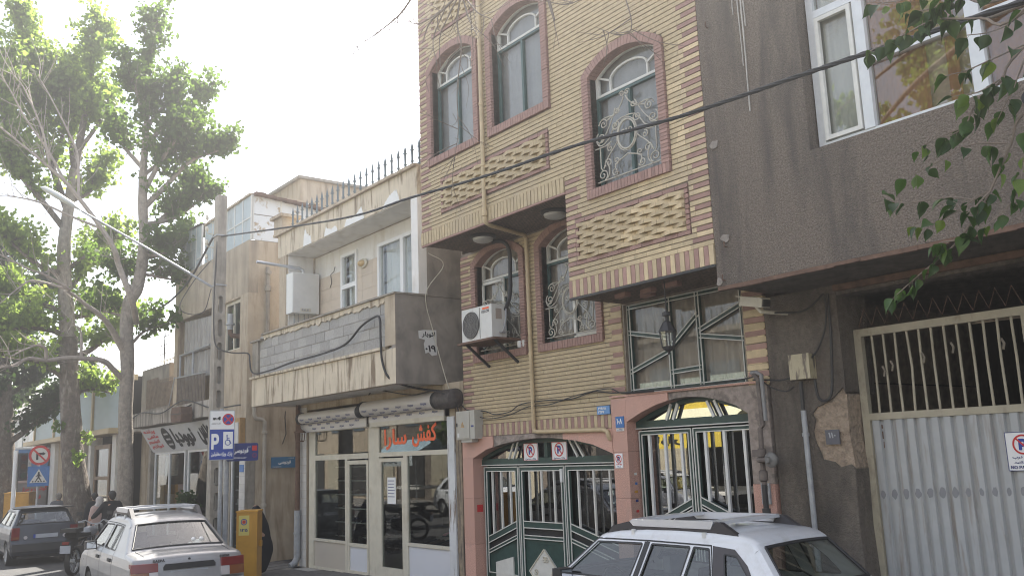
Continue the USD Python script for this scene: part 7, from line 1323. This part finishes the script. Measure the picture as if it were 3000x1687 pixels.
roof_rack(wcar, .66, 2.36, .50, -.03)
# silver saloon
sedan = [(.03, .24), (-.03, .34), (-.035, .46), (-.02, .57), (.02, .60), (.03, .70), (.05, .82), (.075, .90), (.13, .935), (.35, .955), (.60, .975), (1.13, 1.36), (1.20, 1.395), (1.35, 1.43), (1.6, 1.452), (1.9, 1.46), (2.25, 1.45), (2.55, 1.42), (2.74, 1.385), (2.81, 1.36), (3.31, .955), (3.4, .925), (3.65, .86), (3.80, .80), (3.87, .72), (3.91, .60), (3.93, .45), (3.92, .34), (3.87, .24)]
sw_ = [[(2.29, .975), (3.19, .985), (2.81, 1.31), (2.20, 1.32)], [(2.17, .972), (2.09, 1.32), (1.68, 1.316), (1.75, .968)], [(1.71, .968), (1.645, 1.315), (1.50, 1.30), (1.40, .968)]]
scar, V, P, N = make_car('silver_saloon', 'silver saloon car with a roof rail and big rear window, parked at the kerb', (-13.38, 4.47, .03), 176.9, sedan, 10, 19, sw_, silver_paint, 0, (.72, 3.08), True)
lines(scar, [[(2.23, .3), (2.245, .965), (2.145, 1.335)], [(1.32, .62), (1.37, .95), (1.47, 1.325), (2.1, 1.342), (2.82, 1.34), (3.26, .97), (3.25, .35)]]); handle(scar, 2.40, .83); handle(scar, 1.52, .83)
q = MB(); q.tube([(.085, -.60, .60), (.085, -.60, .905), (.135, -.60, .945), (.58, -.62, .985)], .006, 4); q.tube([(.085, .60, .60), (.085, .60, .905), (.135, .60, .945), (.58, .62, .985)], .006, 4); q.build('boot_gap', trim_black, scar)
for s in (1, -1):
    tl_ = node('tail_lamp', scar)
    def lens(y0, y1, z0, z1, m):
        pts = [(.045+(z-.60)*.14, s*y, z) for z in (z0, z1) for y in (y0, (y0+y1)/2, y1)]; f = [(x-.082+(.05 if abs(y) > .70 else 0), y, z) for x, y, z in pts]; b = [(x+.12, y, z) for x, y, z in pts]
        MB().raw(f+b, [[0, 1, 4, 3], [1, 2, 5, 4], [6, 9, 10, 7], [7, 10, 11, 8], [3, 4, 10, 9], [4, 5, 11, 10], [0, 6, 7, 1], [1, 7, 8, 2], [2, 8, 11, 5], [0, 3, 9, 6]]).build('lens', m, tl_, smooth=30)
    lens(.44, .785, .745, .86, lens_red); lens(.56, .785, .62, .742, lens_amber); lens(.44, .557, .62, .742, lens_clear)
MB().poly(Polygon([(-.36, .755), (.36, .755), (.36, .80), (.33, .835), (-.33, .835), (-.36, .80)]), 'yz', .0, .07).build('plate_garnish', trim_black, scar); MB().box(.015, .05, -.26, .26, .625, .74).build('number_plate', plate_m, scar); MB().box(-.06, .08, -.74, .74, .36, .575).build('rear_bumper', mat('bumper_grey', (.20, .20, .205), .5, .06, 4), scar); q = MB(); q.lathe([(0, 0), (.018, 0), (.018, .015), (0, .015)], (.045, 0, .88), 10, 'x'); q.build('boot_lock', trim_black, scar)
for y, w in ((.42, .16), (-.5, .14)): on_plane(fit_poly(text_poly('SAIPA' if y > 0 else 'saba', .04, 1), 0, 0, w, .035), (.055, y, .885), (0, -1, 0), V_, .012).build('badge', Mt['dark_metal'], scar)
roof_rack(scar, 1.32, 2.72, .50, -.005, .25)
q = MB(); [q.mesh(trimesh.creation.icosphere(2, r).apply_translation(p)) for p, r in (((.75, -.30, 1.02), .07), ((.74, -.36, 1.09), .035), ((.74, -.24, 1.09), .035), ((.78, -.2, 1.0), .05))]; q.build('plush_toy', Mt['white'], scar, smooth=True)
MB().lathe([(0, 0), (.02, 0), (.02, .01), (0, .01)], (3.52, .785, .70), 10, 'y').build('side_repeater', lens_amber, scar)
# black hatchback
old = [(.03, .26), (-.04, .36), (-.04, .52), (.02, .58), (.04, .70), (.09, .90), (.11, .96), (.36, 1.33), (.42, 1.37), (.55, 1.395), (1.0, 1.41), (1.5, 1.405), (1.85, 1.375), (1.95, 1.35), (2.42, .96), (2.55, .92), (3.1, .82), (3.35, .76), (3.42, .66), (3.46, .5), (3.45, .36), (3.4, .26)]
ow = [[(1.50, .965), (2.28, .975), (1.94, 1.30), (1.45, 1.305)], [(1.40, .962), (1.36, 1.305), (.85, 1.30), (.78, .96)], [(.66, .965), (.72, 1.27), (.52, 1.25), (.42, .97)]]
bcar, V, P, N = make_car('black_hatchback', 'old black hatchback parked in front of the thick tree trunk', (-26.12, 5.02, -.1), 179.3, old, 6, 13, ow, dark_paint, 0, (.62, 3.02), False)
lines(bcar, [[(1.44, .3), (1.45, .96), (1.40, 1.32)], [(.70, .6), (.74, .95), (.81, 1.32), (1.95, 1.325), (2.33, .97), (2.32, .35)]]); MB().box(-.09, .06, -.76, .76, .36, .54).build('rear_bumper', mat('bumper_dark', (.03, .03, .032), .6, .15, 5), bcar); MB().box(.0, .035, -.30, .22, .665, .76).build('number_plate', plate_m, bcar); MB().box(-.001, .034, .221, .27, .665, .76).build('plate_band', Mt['blue'], bcar); MB().poly([(-.74, 1.385), (.74, 1.385), (.70, 1.41), (-.70, 1.41)], 'yz', .28, .44).build('rear_spoiler', trim_black, bcar)
for s in (1, -1):
    tl_ = node('tail_lamp', bcar); MB().poly([(s*.585, .64), (s*.77, .64), (s*.755, .94), (s*.585, .94)][::s], 'yz', .0, .13).move(np.array([[1, 0, 0], [0, 1, 0], [.0, 0, 1]]), (.012, 0, 0)).build('lens', lens_red, tl_); MB().box(-.002, .0, *sorted((s*.6, s*.74)), .66, .72).build('reverse_lens', lens_amber, tl_); MB().lathe([(0, 0), (.045, 0), (.045, .02), (0, .02)], (-.01, s*.45, .69), 12, 'x').build('lamp', lens_clear, bcar)
# motorcycle
mc = thing('motorcycle', 'dark motorcycle with a grey plate standing between the black and the silver car', 'motorcycle', (-21.6, 4.72, .0), 143)
for x in (0, 1.25):
    w = node('wheel', mc); MB().lathe([(.24, -.04), (.29, -.05), (.305, 0), (.29, .05), (.24, .04)], (0, 0, 0), 26, 'y').move(None, (x, 0, .305)).build('tyre', Mt['rubber'], w, smooth=40); q = MB().lathe([(.245, -.03), (.225, 0), (.245, .03)], (0, 0, 0), 24, 'y'); [q.tube([(0, 0, 0), (.23*math.cos(a), 0, .23*math.sin(a))], .004, 4) for a in np.linspace(0, 6.28, 13)]; q.lathe([(.05, -.05), (.05, .05)], (0, 0, 0), 12, 'y'); q.move(None, (x, 0, .305)).build('rim', Mt['galv'], w)
q = MB(); q.tube([(0, .1, .305), (.45, .12, .42), (.55, 0, .75), (1.0, 0, .86)], .022, 7); q.tube([(0, -.1, .305), (.45, -.12, .42)], .02, 6); q.tube([(.1, 0, .7), (.55, 0, .74)], .022, 6); [q.tube([(1.25, s*.09, .305), (1.02, s*.09, .88), (.98, s*.09, 1.0)], .022, 7) for s in (1, -1)]; q.tube([(.5, 0, .42), (.95, 0, .40), (1.0, 0, .84)], .02, 6); q.build('frame', trim_black, mc, smooth=40)
q = MB(); q.lathe([(0, .0), (.12, .03), (.15, .18), (.13, .36), (.06, .46), (0, .48)], (.50, 0, .88), 14, 'x'); q.move(np.diag([1, .9, .85]), (0, 0, .12)); q.build('fuel_tank', mat('tank_grey', (.22, .23, .25), .35, .1, 4, coat=.4), mc, smooth=40); q = MB(); q.poly(Polygon([(-.15, .80), (.55, .80), (.52, .87), (.3, .86), (-.1, .92), (-.2, .88)]), 'xz', -.12, .12); q.build('seat', trim_black, mc); q = MB(); q.tube([(.98, -.36, 1.06), (.94, -.2, 1.10), (1.0, -.08, 1.02), (1.0, .08, 1.02), (.94, .2, 1.10), (.98, .36, 1.06)], .013, 7); [q.tube([(.98, s*.24, 1.06), (.97, s*.37, 1.06)], .02, 8) for s in (1, -1)]; q.build('handlebar', Mt['galv'], mc, smooth=40)
for s in (1, -1): q = MB(); q.tube([(.96, s*.26, 1.08), (.94, s*.32, 1.22)], .007, 5); q.obox((.94, s*.34, 1.25), (.02, .12, .08)); q.build('mirror', trim_black, mc)
q = MB(); q.lathe([(0, .2), (.09, .19), (.10, .1), (.06, 0), (0, 0)], (1.05, 0, .93), 16, 'x'); q.build('headlamp', Mt['galv'], mc, smooth=40); q = MB(); q.box(.35, .75, -.12, .12, .34, .6); q.tube([(.7, -.13, .4), (.5, -.16, .3), (-.2, -.17, .33)], .035, 8); q.build('engine', Mt['dark_metal'], mc); q = MB(); q.poly(Polygon([(-.38, .70), (-.1, .80), (.0, .72), (-.2, .62), (-.36, .5)]), 'xz', -.09, .09); q.build('rear_mudguard', trim_black, mc); MB().obox((-.385, 0, .58), (.012, .22, .16)).build('number_plate', plate_m, mc); MB().obox((-.37, 0, .71), (.05, .14, .06)).build('tail_lamp', lens_red, mc); q = MB(); q.box(-.3, .05, -.17, .17, .92, 1.0); q.build('carrier', trim_black, mc)
# ------------------------------------------------------------------ people
import manifold3d as m3
def ball(p, r): return m3.Manifold.sphere(r, 14).translate([float(a) for a in p])
def chain(pts, rr): return [m3.Manifold.batch_hull([ball(a, ra), ball(b, rb)]) for a, b, ra, rb in zip(pts[:-1], pts[1:], rr[:-1], rr[1:])]
def blob(parts, edge=.045, it=8):
    m = m3.Manifold.batch_boolean(parts, m3.OpType.Add).refine_to_length(edge).to_mesh(); t = trimesh.Trimesh(m.vert_properties[:, :3], m.tri_verts); trimesh.smoothing.filter_taubin(t, .5, -.53, it); return t
def put(name, parts, m, par, edge=.045, it=8, folds=0):
    t = blob(parts, edge, it)
    if folds: v = t.vertices; n = t.vertex_normals; t.vertices = v+n*((meshkit.fbm(v*[9, 9, 3.5], 3, 4)-.5)*folds)[:, None]
    return MB().mesh(t).build(name, m, par, smooth=True)
skin = mat('skin', (.42, .25, .17), .55, .08, 8)
def person(label, loc, rz, H, top, coat_len, coat_m, leg_m, head_m, arms, style='coat', stoop=0., width=1.0):
    """stands at loc facing +x; arms: for left and right a list elbow, wrist offsets from the shoulder."""
    s = H/1.7; t = thing('person', label, 'person', loc, rz); F = lambda x, y, z: (x*s+stoop*max(0, z-.9)*s, y*s*width, z*s)
    hd = F(.02, 0, 1.57); neck = F(0, 0, 1.42); sh = [F(0, k*.175, 1.37) for k in (1, -1)]; hip = [F(0, k*.09, .90) for k in (1, -1)]
    body = [m3.Manifold.batch_hull([ball(F(0, .12, 1.34), .075*s), ball(F(0, -.12, 1.34), .075*s), ball(F(0, .10, 1.0), .10*s), ball(F(0, -.10, 1.0), .10*s)]), m3.Manifold.batch_hull([ball(F(0, .08, .92), .11*s), ball(F(0, -.08, .92), .11*s), ball(F(0, .1, 1.05), .10*s), ball(F(0, -.1, 1.05), .10*s)])]
    body += chain([F(0, 0, 1.36), neck, F(.01, 0, 1.50)], [.07*s, .052*s, .055*s]); body += [m3.Manifold.batch_hull([ball(hd, .088*s), ball((hd[0]+.03*s, 0, hd[2]-.07*s), .062*s), ball((hd[0]-.02*s, 0, hd[2]+.03*s), .092*s)])]
    body += [ball((hd[0]+.105*s, 0, hd[2]-.02*s), .016*s), ball((hd[0]+.09*s, 0, hd[2]-.075*s), .018*s)]+[ball((hd[0], k*.088*s, hd[2]-.01*s), .02*s) for k in (1, -1)]
    fingers = []; sleeves = []
    for k, a in zip((0, 1), arms):
        e, w = [tuple(np.array(sh[k])+np.array(o)*s) for o in a]; body += chain([sh[k], e, w], [.055*s, .042*s, .03*s]); sleeves += chain([sh[k], e, tuple(np.array(e)*.12+np.array(w)*.88)], [.072*s, .060*s, .05*s])
        d = np.array(w)-np.array(e); d /= np.linalg.norm(d); sd = np.cross(d, [0, 1, 0]); sd /= max(np.linalg.norm(sd), .1); pm = np.array(w)+d*.05*s; body += [m3.Manifold.batch_hull([ball(w, .026*s), ball(pm+sd*.03*s, .016*s), ball(pm-sd*.03*s, .016*s)])]
        for j, L in enumerate((.06, .075, .07, .055)): b0 = pm+d*.01*s+sd*(.03-.02*j)*s; m_ = b0+d*L*.55*s; body += chain([b0, m_, m_+d*L*.4*s+np.array([.015*s, 0, 0])], [.009*s, .0085*s, .007*s])
        body += chain([np.array(w)+sd*.025*s, pm+sd*.055*s, pm+sd*.06*s+d*.03*s], [.011*s, .01*s, .008*s])
    for k in (0, 1):
        sg = 1 if k == 0 else -1; kn = F(.03*sg, sg*.095, .48); an = F(-.05*sg, sg*.09, .07); body += chain([hip[k], kn, an], [.085*s, .055*s, .04*s]); body += chain([an, (an[0]+.16*s, an[1], .035*s)], [.04*s, .032*s])
    put('body', body, skin, t, .03, 5)
    tr_ = []
    for k in (0, 1): sg = 1 if k == 0 else -1; tr_ += chain([hip[k], F(.03*sg, sg*.095, .48), F(-.05*sg, sg*.09, .10)], [.105*s, .078*s, .068*s])
    put('trousers', tr_, leg_m, t, .05, 4)
    sh_ = []
    for k in (0, 1): sg = 1 if k == 0 else -1; an = F(-.05*sg, sg*.09, .05); sh_ += chain([an, (an[0]+.17*s, an[1], .04*s)], [.052*s, .042*s])
    put('shoes', sh_, Mt['rubber'], t, .04, 3)
    hem = coat_len
    cl = [m3.Manifold.batch_hull([ball(F(0, .155, 1.365), .075*s), ball(F(0, -.155, 1.365), .075*s), ball(F(0, .125, 1.05), .115*s), ball(F(0, -.125, 1.05), .115*s)]), m3.Manifold.batch_hull([ball(F(0, .12, 1.06), .118*s), ball(F(0, -.12, 1.06), .118*s), ball(F(0, .13, hem+.12), .13*s), ball(F(0, -.13, hem+.12), .13*s)])]+sleeves+chain([F(0, 0, 1.40), F(0, 0, 1.44)], [.085*s, .07*s])
    if style == 'chador':
        cl.append(m3.Manifold.batch_hull([ball(F(-.02, 0, 1.57), .118*s), ball(F(-.02, .16, 1.32), .10*s), ball(F(-.02, -.16, 1.32), .10*s)])); cl.append(m3.Manifold.batch_hull([ball(F(0, .2, 1.2), .12*s), ball(F(0, -.2, 1.2), .12*s), ball(F(.05, .26, .55), .16*s), ball(F(.0, -.26, .55), .16*s)])); cl.append(m3.Manifold.batch_hull([ball(F(.05, .26, .55), .16*s), ball(F(0, -.26, .55), .16*s), ball(F(0, .12, .12), .12*s), ball(F(0, -.12, .12), .12*s)]))
        m = m3.Manifold.batch_boolean(cl, m3.OpType.Add); m = m-m3.Manifold.batch_hull([ball((hd[0]+.10*s, 0, hd[2]-.02*s), .07*s), ball((hd[0]+.25*s, 0, hd[2]-.02*s), .09*s)]); cl = [m]
    put('coat' if style != 'chador' else 'chador', cl, coat_m, t, .045, 6, .045)
    if style == 'scarf':
        m = m3.Manifold.batch_hull([ball((hd[0]-.012*s, 0, hd[2]+.02*s), .112*s), ball((hd[0]-.02*s, 0, hd[2]-.10*s), .09*s)])+m3.Manifold.batch_hull([ball(F(0, .07, 1.42), .075*s), ball(F(0, -.07, 1.42), .075*s), ball((hd[0]-.02*s, 0, hd[2]-.10*s), .09*s)]); m = m-m3.Manifold.batch_hull([ball((hd[0]+.12*s, 0, hd[2]-.02*s), .06*s), ball((hd[0]+.2*s, 0, hd[2]-.02*s), .075*s)]); put('headscarf', [m], head_m, t, .03, 4, .015)
    elif style != 'chador':
        m = m3.Manifold.batch_hull([ball((hd[0]-.018*s, 0, hd[2]+.035*s), .102*s), ball((hd[0]-.045*s, 0, hd[2]-.04*s), .075*s)]); m = m-m3.Manifold.batch_hull([ball((hd[0]+.13*s, 0, hd[2]-.06*s), .10*s), ball((hd[0]+.12*s, 0, hd[2]-.14*s), .09*s)]); put('hair', [m], head_m, t, .025, 3, .02)
    else:
        m = m3.Manifold.batch_hull([ball((hd[0]+.0*s, 0, hd[2]+.0*s), .098*s), ball((hd[0]+.0, 0, hd[2]-.1*s), .075*s)])-m3.Manifold.batch_hull([ball((hd[0]+.10*s, 0, hd[2]-.02*s), .055*s), ball((hd[0]+.2*s, 0, hd[2]-.02*s), .07*s)]); put('headscarf', [m], Mt['black'], t, .03, 3)
    e = MB(); [e.mesh(trimesh.creation.icosphere(1, .012*s).apply_translation((hd[0]+.086*s, k*.034*s, hd[2]+.0*s))) for k in (1, -1)]; e.build('eyes', Mt['black'], t)
    return t
blackcloth = mat('black_cloth', (.012, .012, .014), .9, .3, 12); pinkcloth = mat('pink_cloth', (.40, .285, .25), .9, .1, 10); greycloth = mat('grey_cloth', (.10, .10, .11), .9, .2, 12); denim = mat('dark_trousers', (.03, .032, .045), .9, .2, 12); hair_b = mat('black_hair', (.012, .010, .009), .5, .2, 30); hair_g = mat('grey_hair', (.14, .125, .11), .6, .2, 30)
rest = [(.0, .06, -.28), (.05, .07, -.52)]; restr = [(.0, -.06, -.28), (.05, -.07, -.52)]
person('woman in a pink coat and pale headscarf walking away past the trunk', (-25.75, 6.2, -.02), 178, 1.56, 0, .62, pinkcloth, mat('pale_trousers', (.30, .30, .32), .9, .1, 9), mat('pale_scarf', (.42, .39, .37), .9, .12, 12), [rest, [(.06, -.10, -.26), (.24, -.02, -.34)]], 'scarf')
person('man in a black coat walking away beside the woman in pink', (-25.05, 6.33, -.02), 180, 1.69, 0, .60, blackcloth, denim, hair_b, [[(-.02, .18, -.24), (.14, .26, -.34)], restr], 'coat', width=1.05)
person('grey haired man in a dark jacket beyond the thick tree trunk', (-30.85, 6.25, -.05), 170, 1.62, 0, .68, greycloth, denim, hair_g, [rest, restr], 'coat', .05)
person('figure in black half hidden behind the thick tree trunk', (-28.3, 6.68, -.03), 175, 1.6, 0, .5, blackcloth, denim, hair_b, [rest, restr], 'coat')
person('woman in a black chador bending behind the near yellow cabinet', (-18.85, 7.75, -.06), 205, 1.42, 0, .2, blackcloth, denim, hair_b, [[(.1, .05, -.25), (.28, -.03, -.2)], [(.1, -.05, -.25), (.28, .03, -.2)]], 'chador', .22)
# ------------------------------------------------------------------ the sunlit far side of the road, seen in the window reflections
yc = mat('yellow_canvas', (.62, .47, .06), .8, .1, 2); gc = mat('green_canvas', (.40, .47, .40), .8, .1, 2)
def stall(x, y, ze, w, label, m1, m2):
    t = thing('market_stall', label, 'stall', (x, y, 0))
    for sx in (-w/2+.3, w/2-.3):
        for sy in (-1.1, 1.1): MB().tube([(sx, sy, -.1), (sx, sy, ze+.1)], .03, 6).build('post', Mt['galv'], t)
    a = MB(); a.raw([[-w/2, 1.5, ze], [w/2, 1.5, ze], [w/2, 0, ze+.8], [-w/2, 0, ze+.8], [-w/2, -1.5, ze], [w/2, -1.5, ze]], [[0, 1, 2, 3], [3, 2, 5, 4]]); a.build('canopy', m1, t); v = MB(); v.box(-w/2, w/2, 1.49, 1.51, ze-.5, ze+.01); v.build('valance', m2, t)
    sprite(t, fit_poly(text_poly('بازار', .2, 3, True), 0, ze-.25, 1.4, .3), (0, 1.512, 0), Mt['black'], u=(-1, 0, 0)); MB().box(-w/2+.4, w/2-.4, -.9, .9, .7, .8).build('counter', Mt['curtain_white'], t)
stall(-22.0, -7.0, 3.9, 6.5, 'green canopy with a yellow valance across the road', gc, yc); stall(-20.5, -5.2, 2.7, 4.6, 'low yellow canvas market stall across the road', mat('pale_canvas', (.62, .60, .42), .8, .1, 2), yc); stall(-40, -6.6, 2.35, 4.2, 'pale blue stall further along the far side', mat('blue_canvas', (.30, .42, .50), .8, .1, 2), mat('pale_valance', (.4, .45, .47), .8, .1, 2))
for x, lab in ((-15.5, 'white car parked on the far side opposite the gates'), (-21.5, 'white car parked on the far side by the stall'), (-31, 'white car parked on the far side up the road')): copy_of(wcar, (x, -2.6, 0), 0, lab, 'white cars parked on the far side of the road')
tag(sheet(np.array([-120, -60, -45, -30, -24, -18, 0, 12, 25, 60.]), np.array([-9.0, -4.2]), .03).build('far_pavement', Mt['paving'], kind='structure'), kind='structure')
for i, (x0, x1, h, m, lab) in enumerate(((-70, -46, 6, 'tan_plaster', 'tan building on the far side of the road'), (-45.8, -30, 7.5, 'stucco', 'grey building on the far side of the road'), (-29.8, -14, 6.5, 'dark_stucco', 'dark grey building on the far side of the road'), (-13.8, -2, 8, 'tan_plaster', 'tall tan building on the far side of the road'), (-1.8, 14, 7, 'white_plaster', 'white building opposite the stucco building'))):
    fb = thing('opposite_building', lab, 'building'); MB().box(x0, x1, -20, -9, -.2, h).build('wall', Mt[m], fb); MB().box(x0-.05, x1+.05, -20, -8.85, h, h+.2).build('coping', Mt['concrete'], fb)
    n = int((x1-x0)/3)
    for k in range(n):
        xx = x0+(k+.5)*(x1-x0)/n; MB().box(xx-.7, xx+.7, -9.02, -8.96, 4.0, 5.4).build('window', Mt['glass_dark'] if False else Mt['rail'] if 'rail' in Mt else rail, fb)
        MB().box(xx-1.2, xx+1.2, -9.02, -8.95, .1, 2.7).build('shutter', Mt['gate_cream'] if k % 2 else Mt['room'], fb)
    for k in range(int((x1-x0)/.5)): MB().box(x0+k*.5, x0+k*.5+.04, -8.95, -8.9, h+.2, h+.9).build('railing', rail, fb)
simple_tree('street_tree', 'plane tree on the far side of the road opposite the grey building', (-10.0, -4.6, 0), 12.5, .25, 31, Mt['leaf'], 12, (0, 0), .35, 4, .2); simple_tree('street_tree', 'second plane tree on the far side of the road', (-34, -4.8, 0), 9, .25, 32, Mt['leaf'], 8, (0, 0), .35, 5, .2)
# ------------------------------------------------------------------ the bright dusty air, thickest down the street
hz = usdkit.material(stage, '/World/Looks/haze', {'v': ('principled_volume', {'color': (.93, .93, .95), 'density': 0.0023, 'anisotropy': 0.72})}, [], volume='v.volume')
MB().box(-405, 205, -205, 255, -1.3, 21).build('haze', hz, None, kind='stuff')
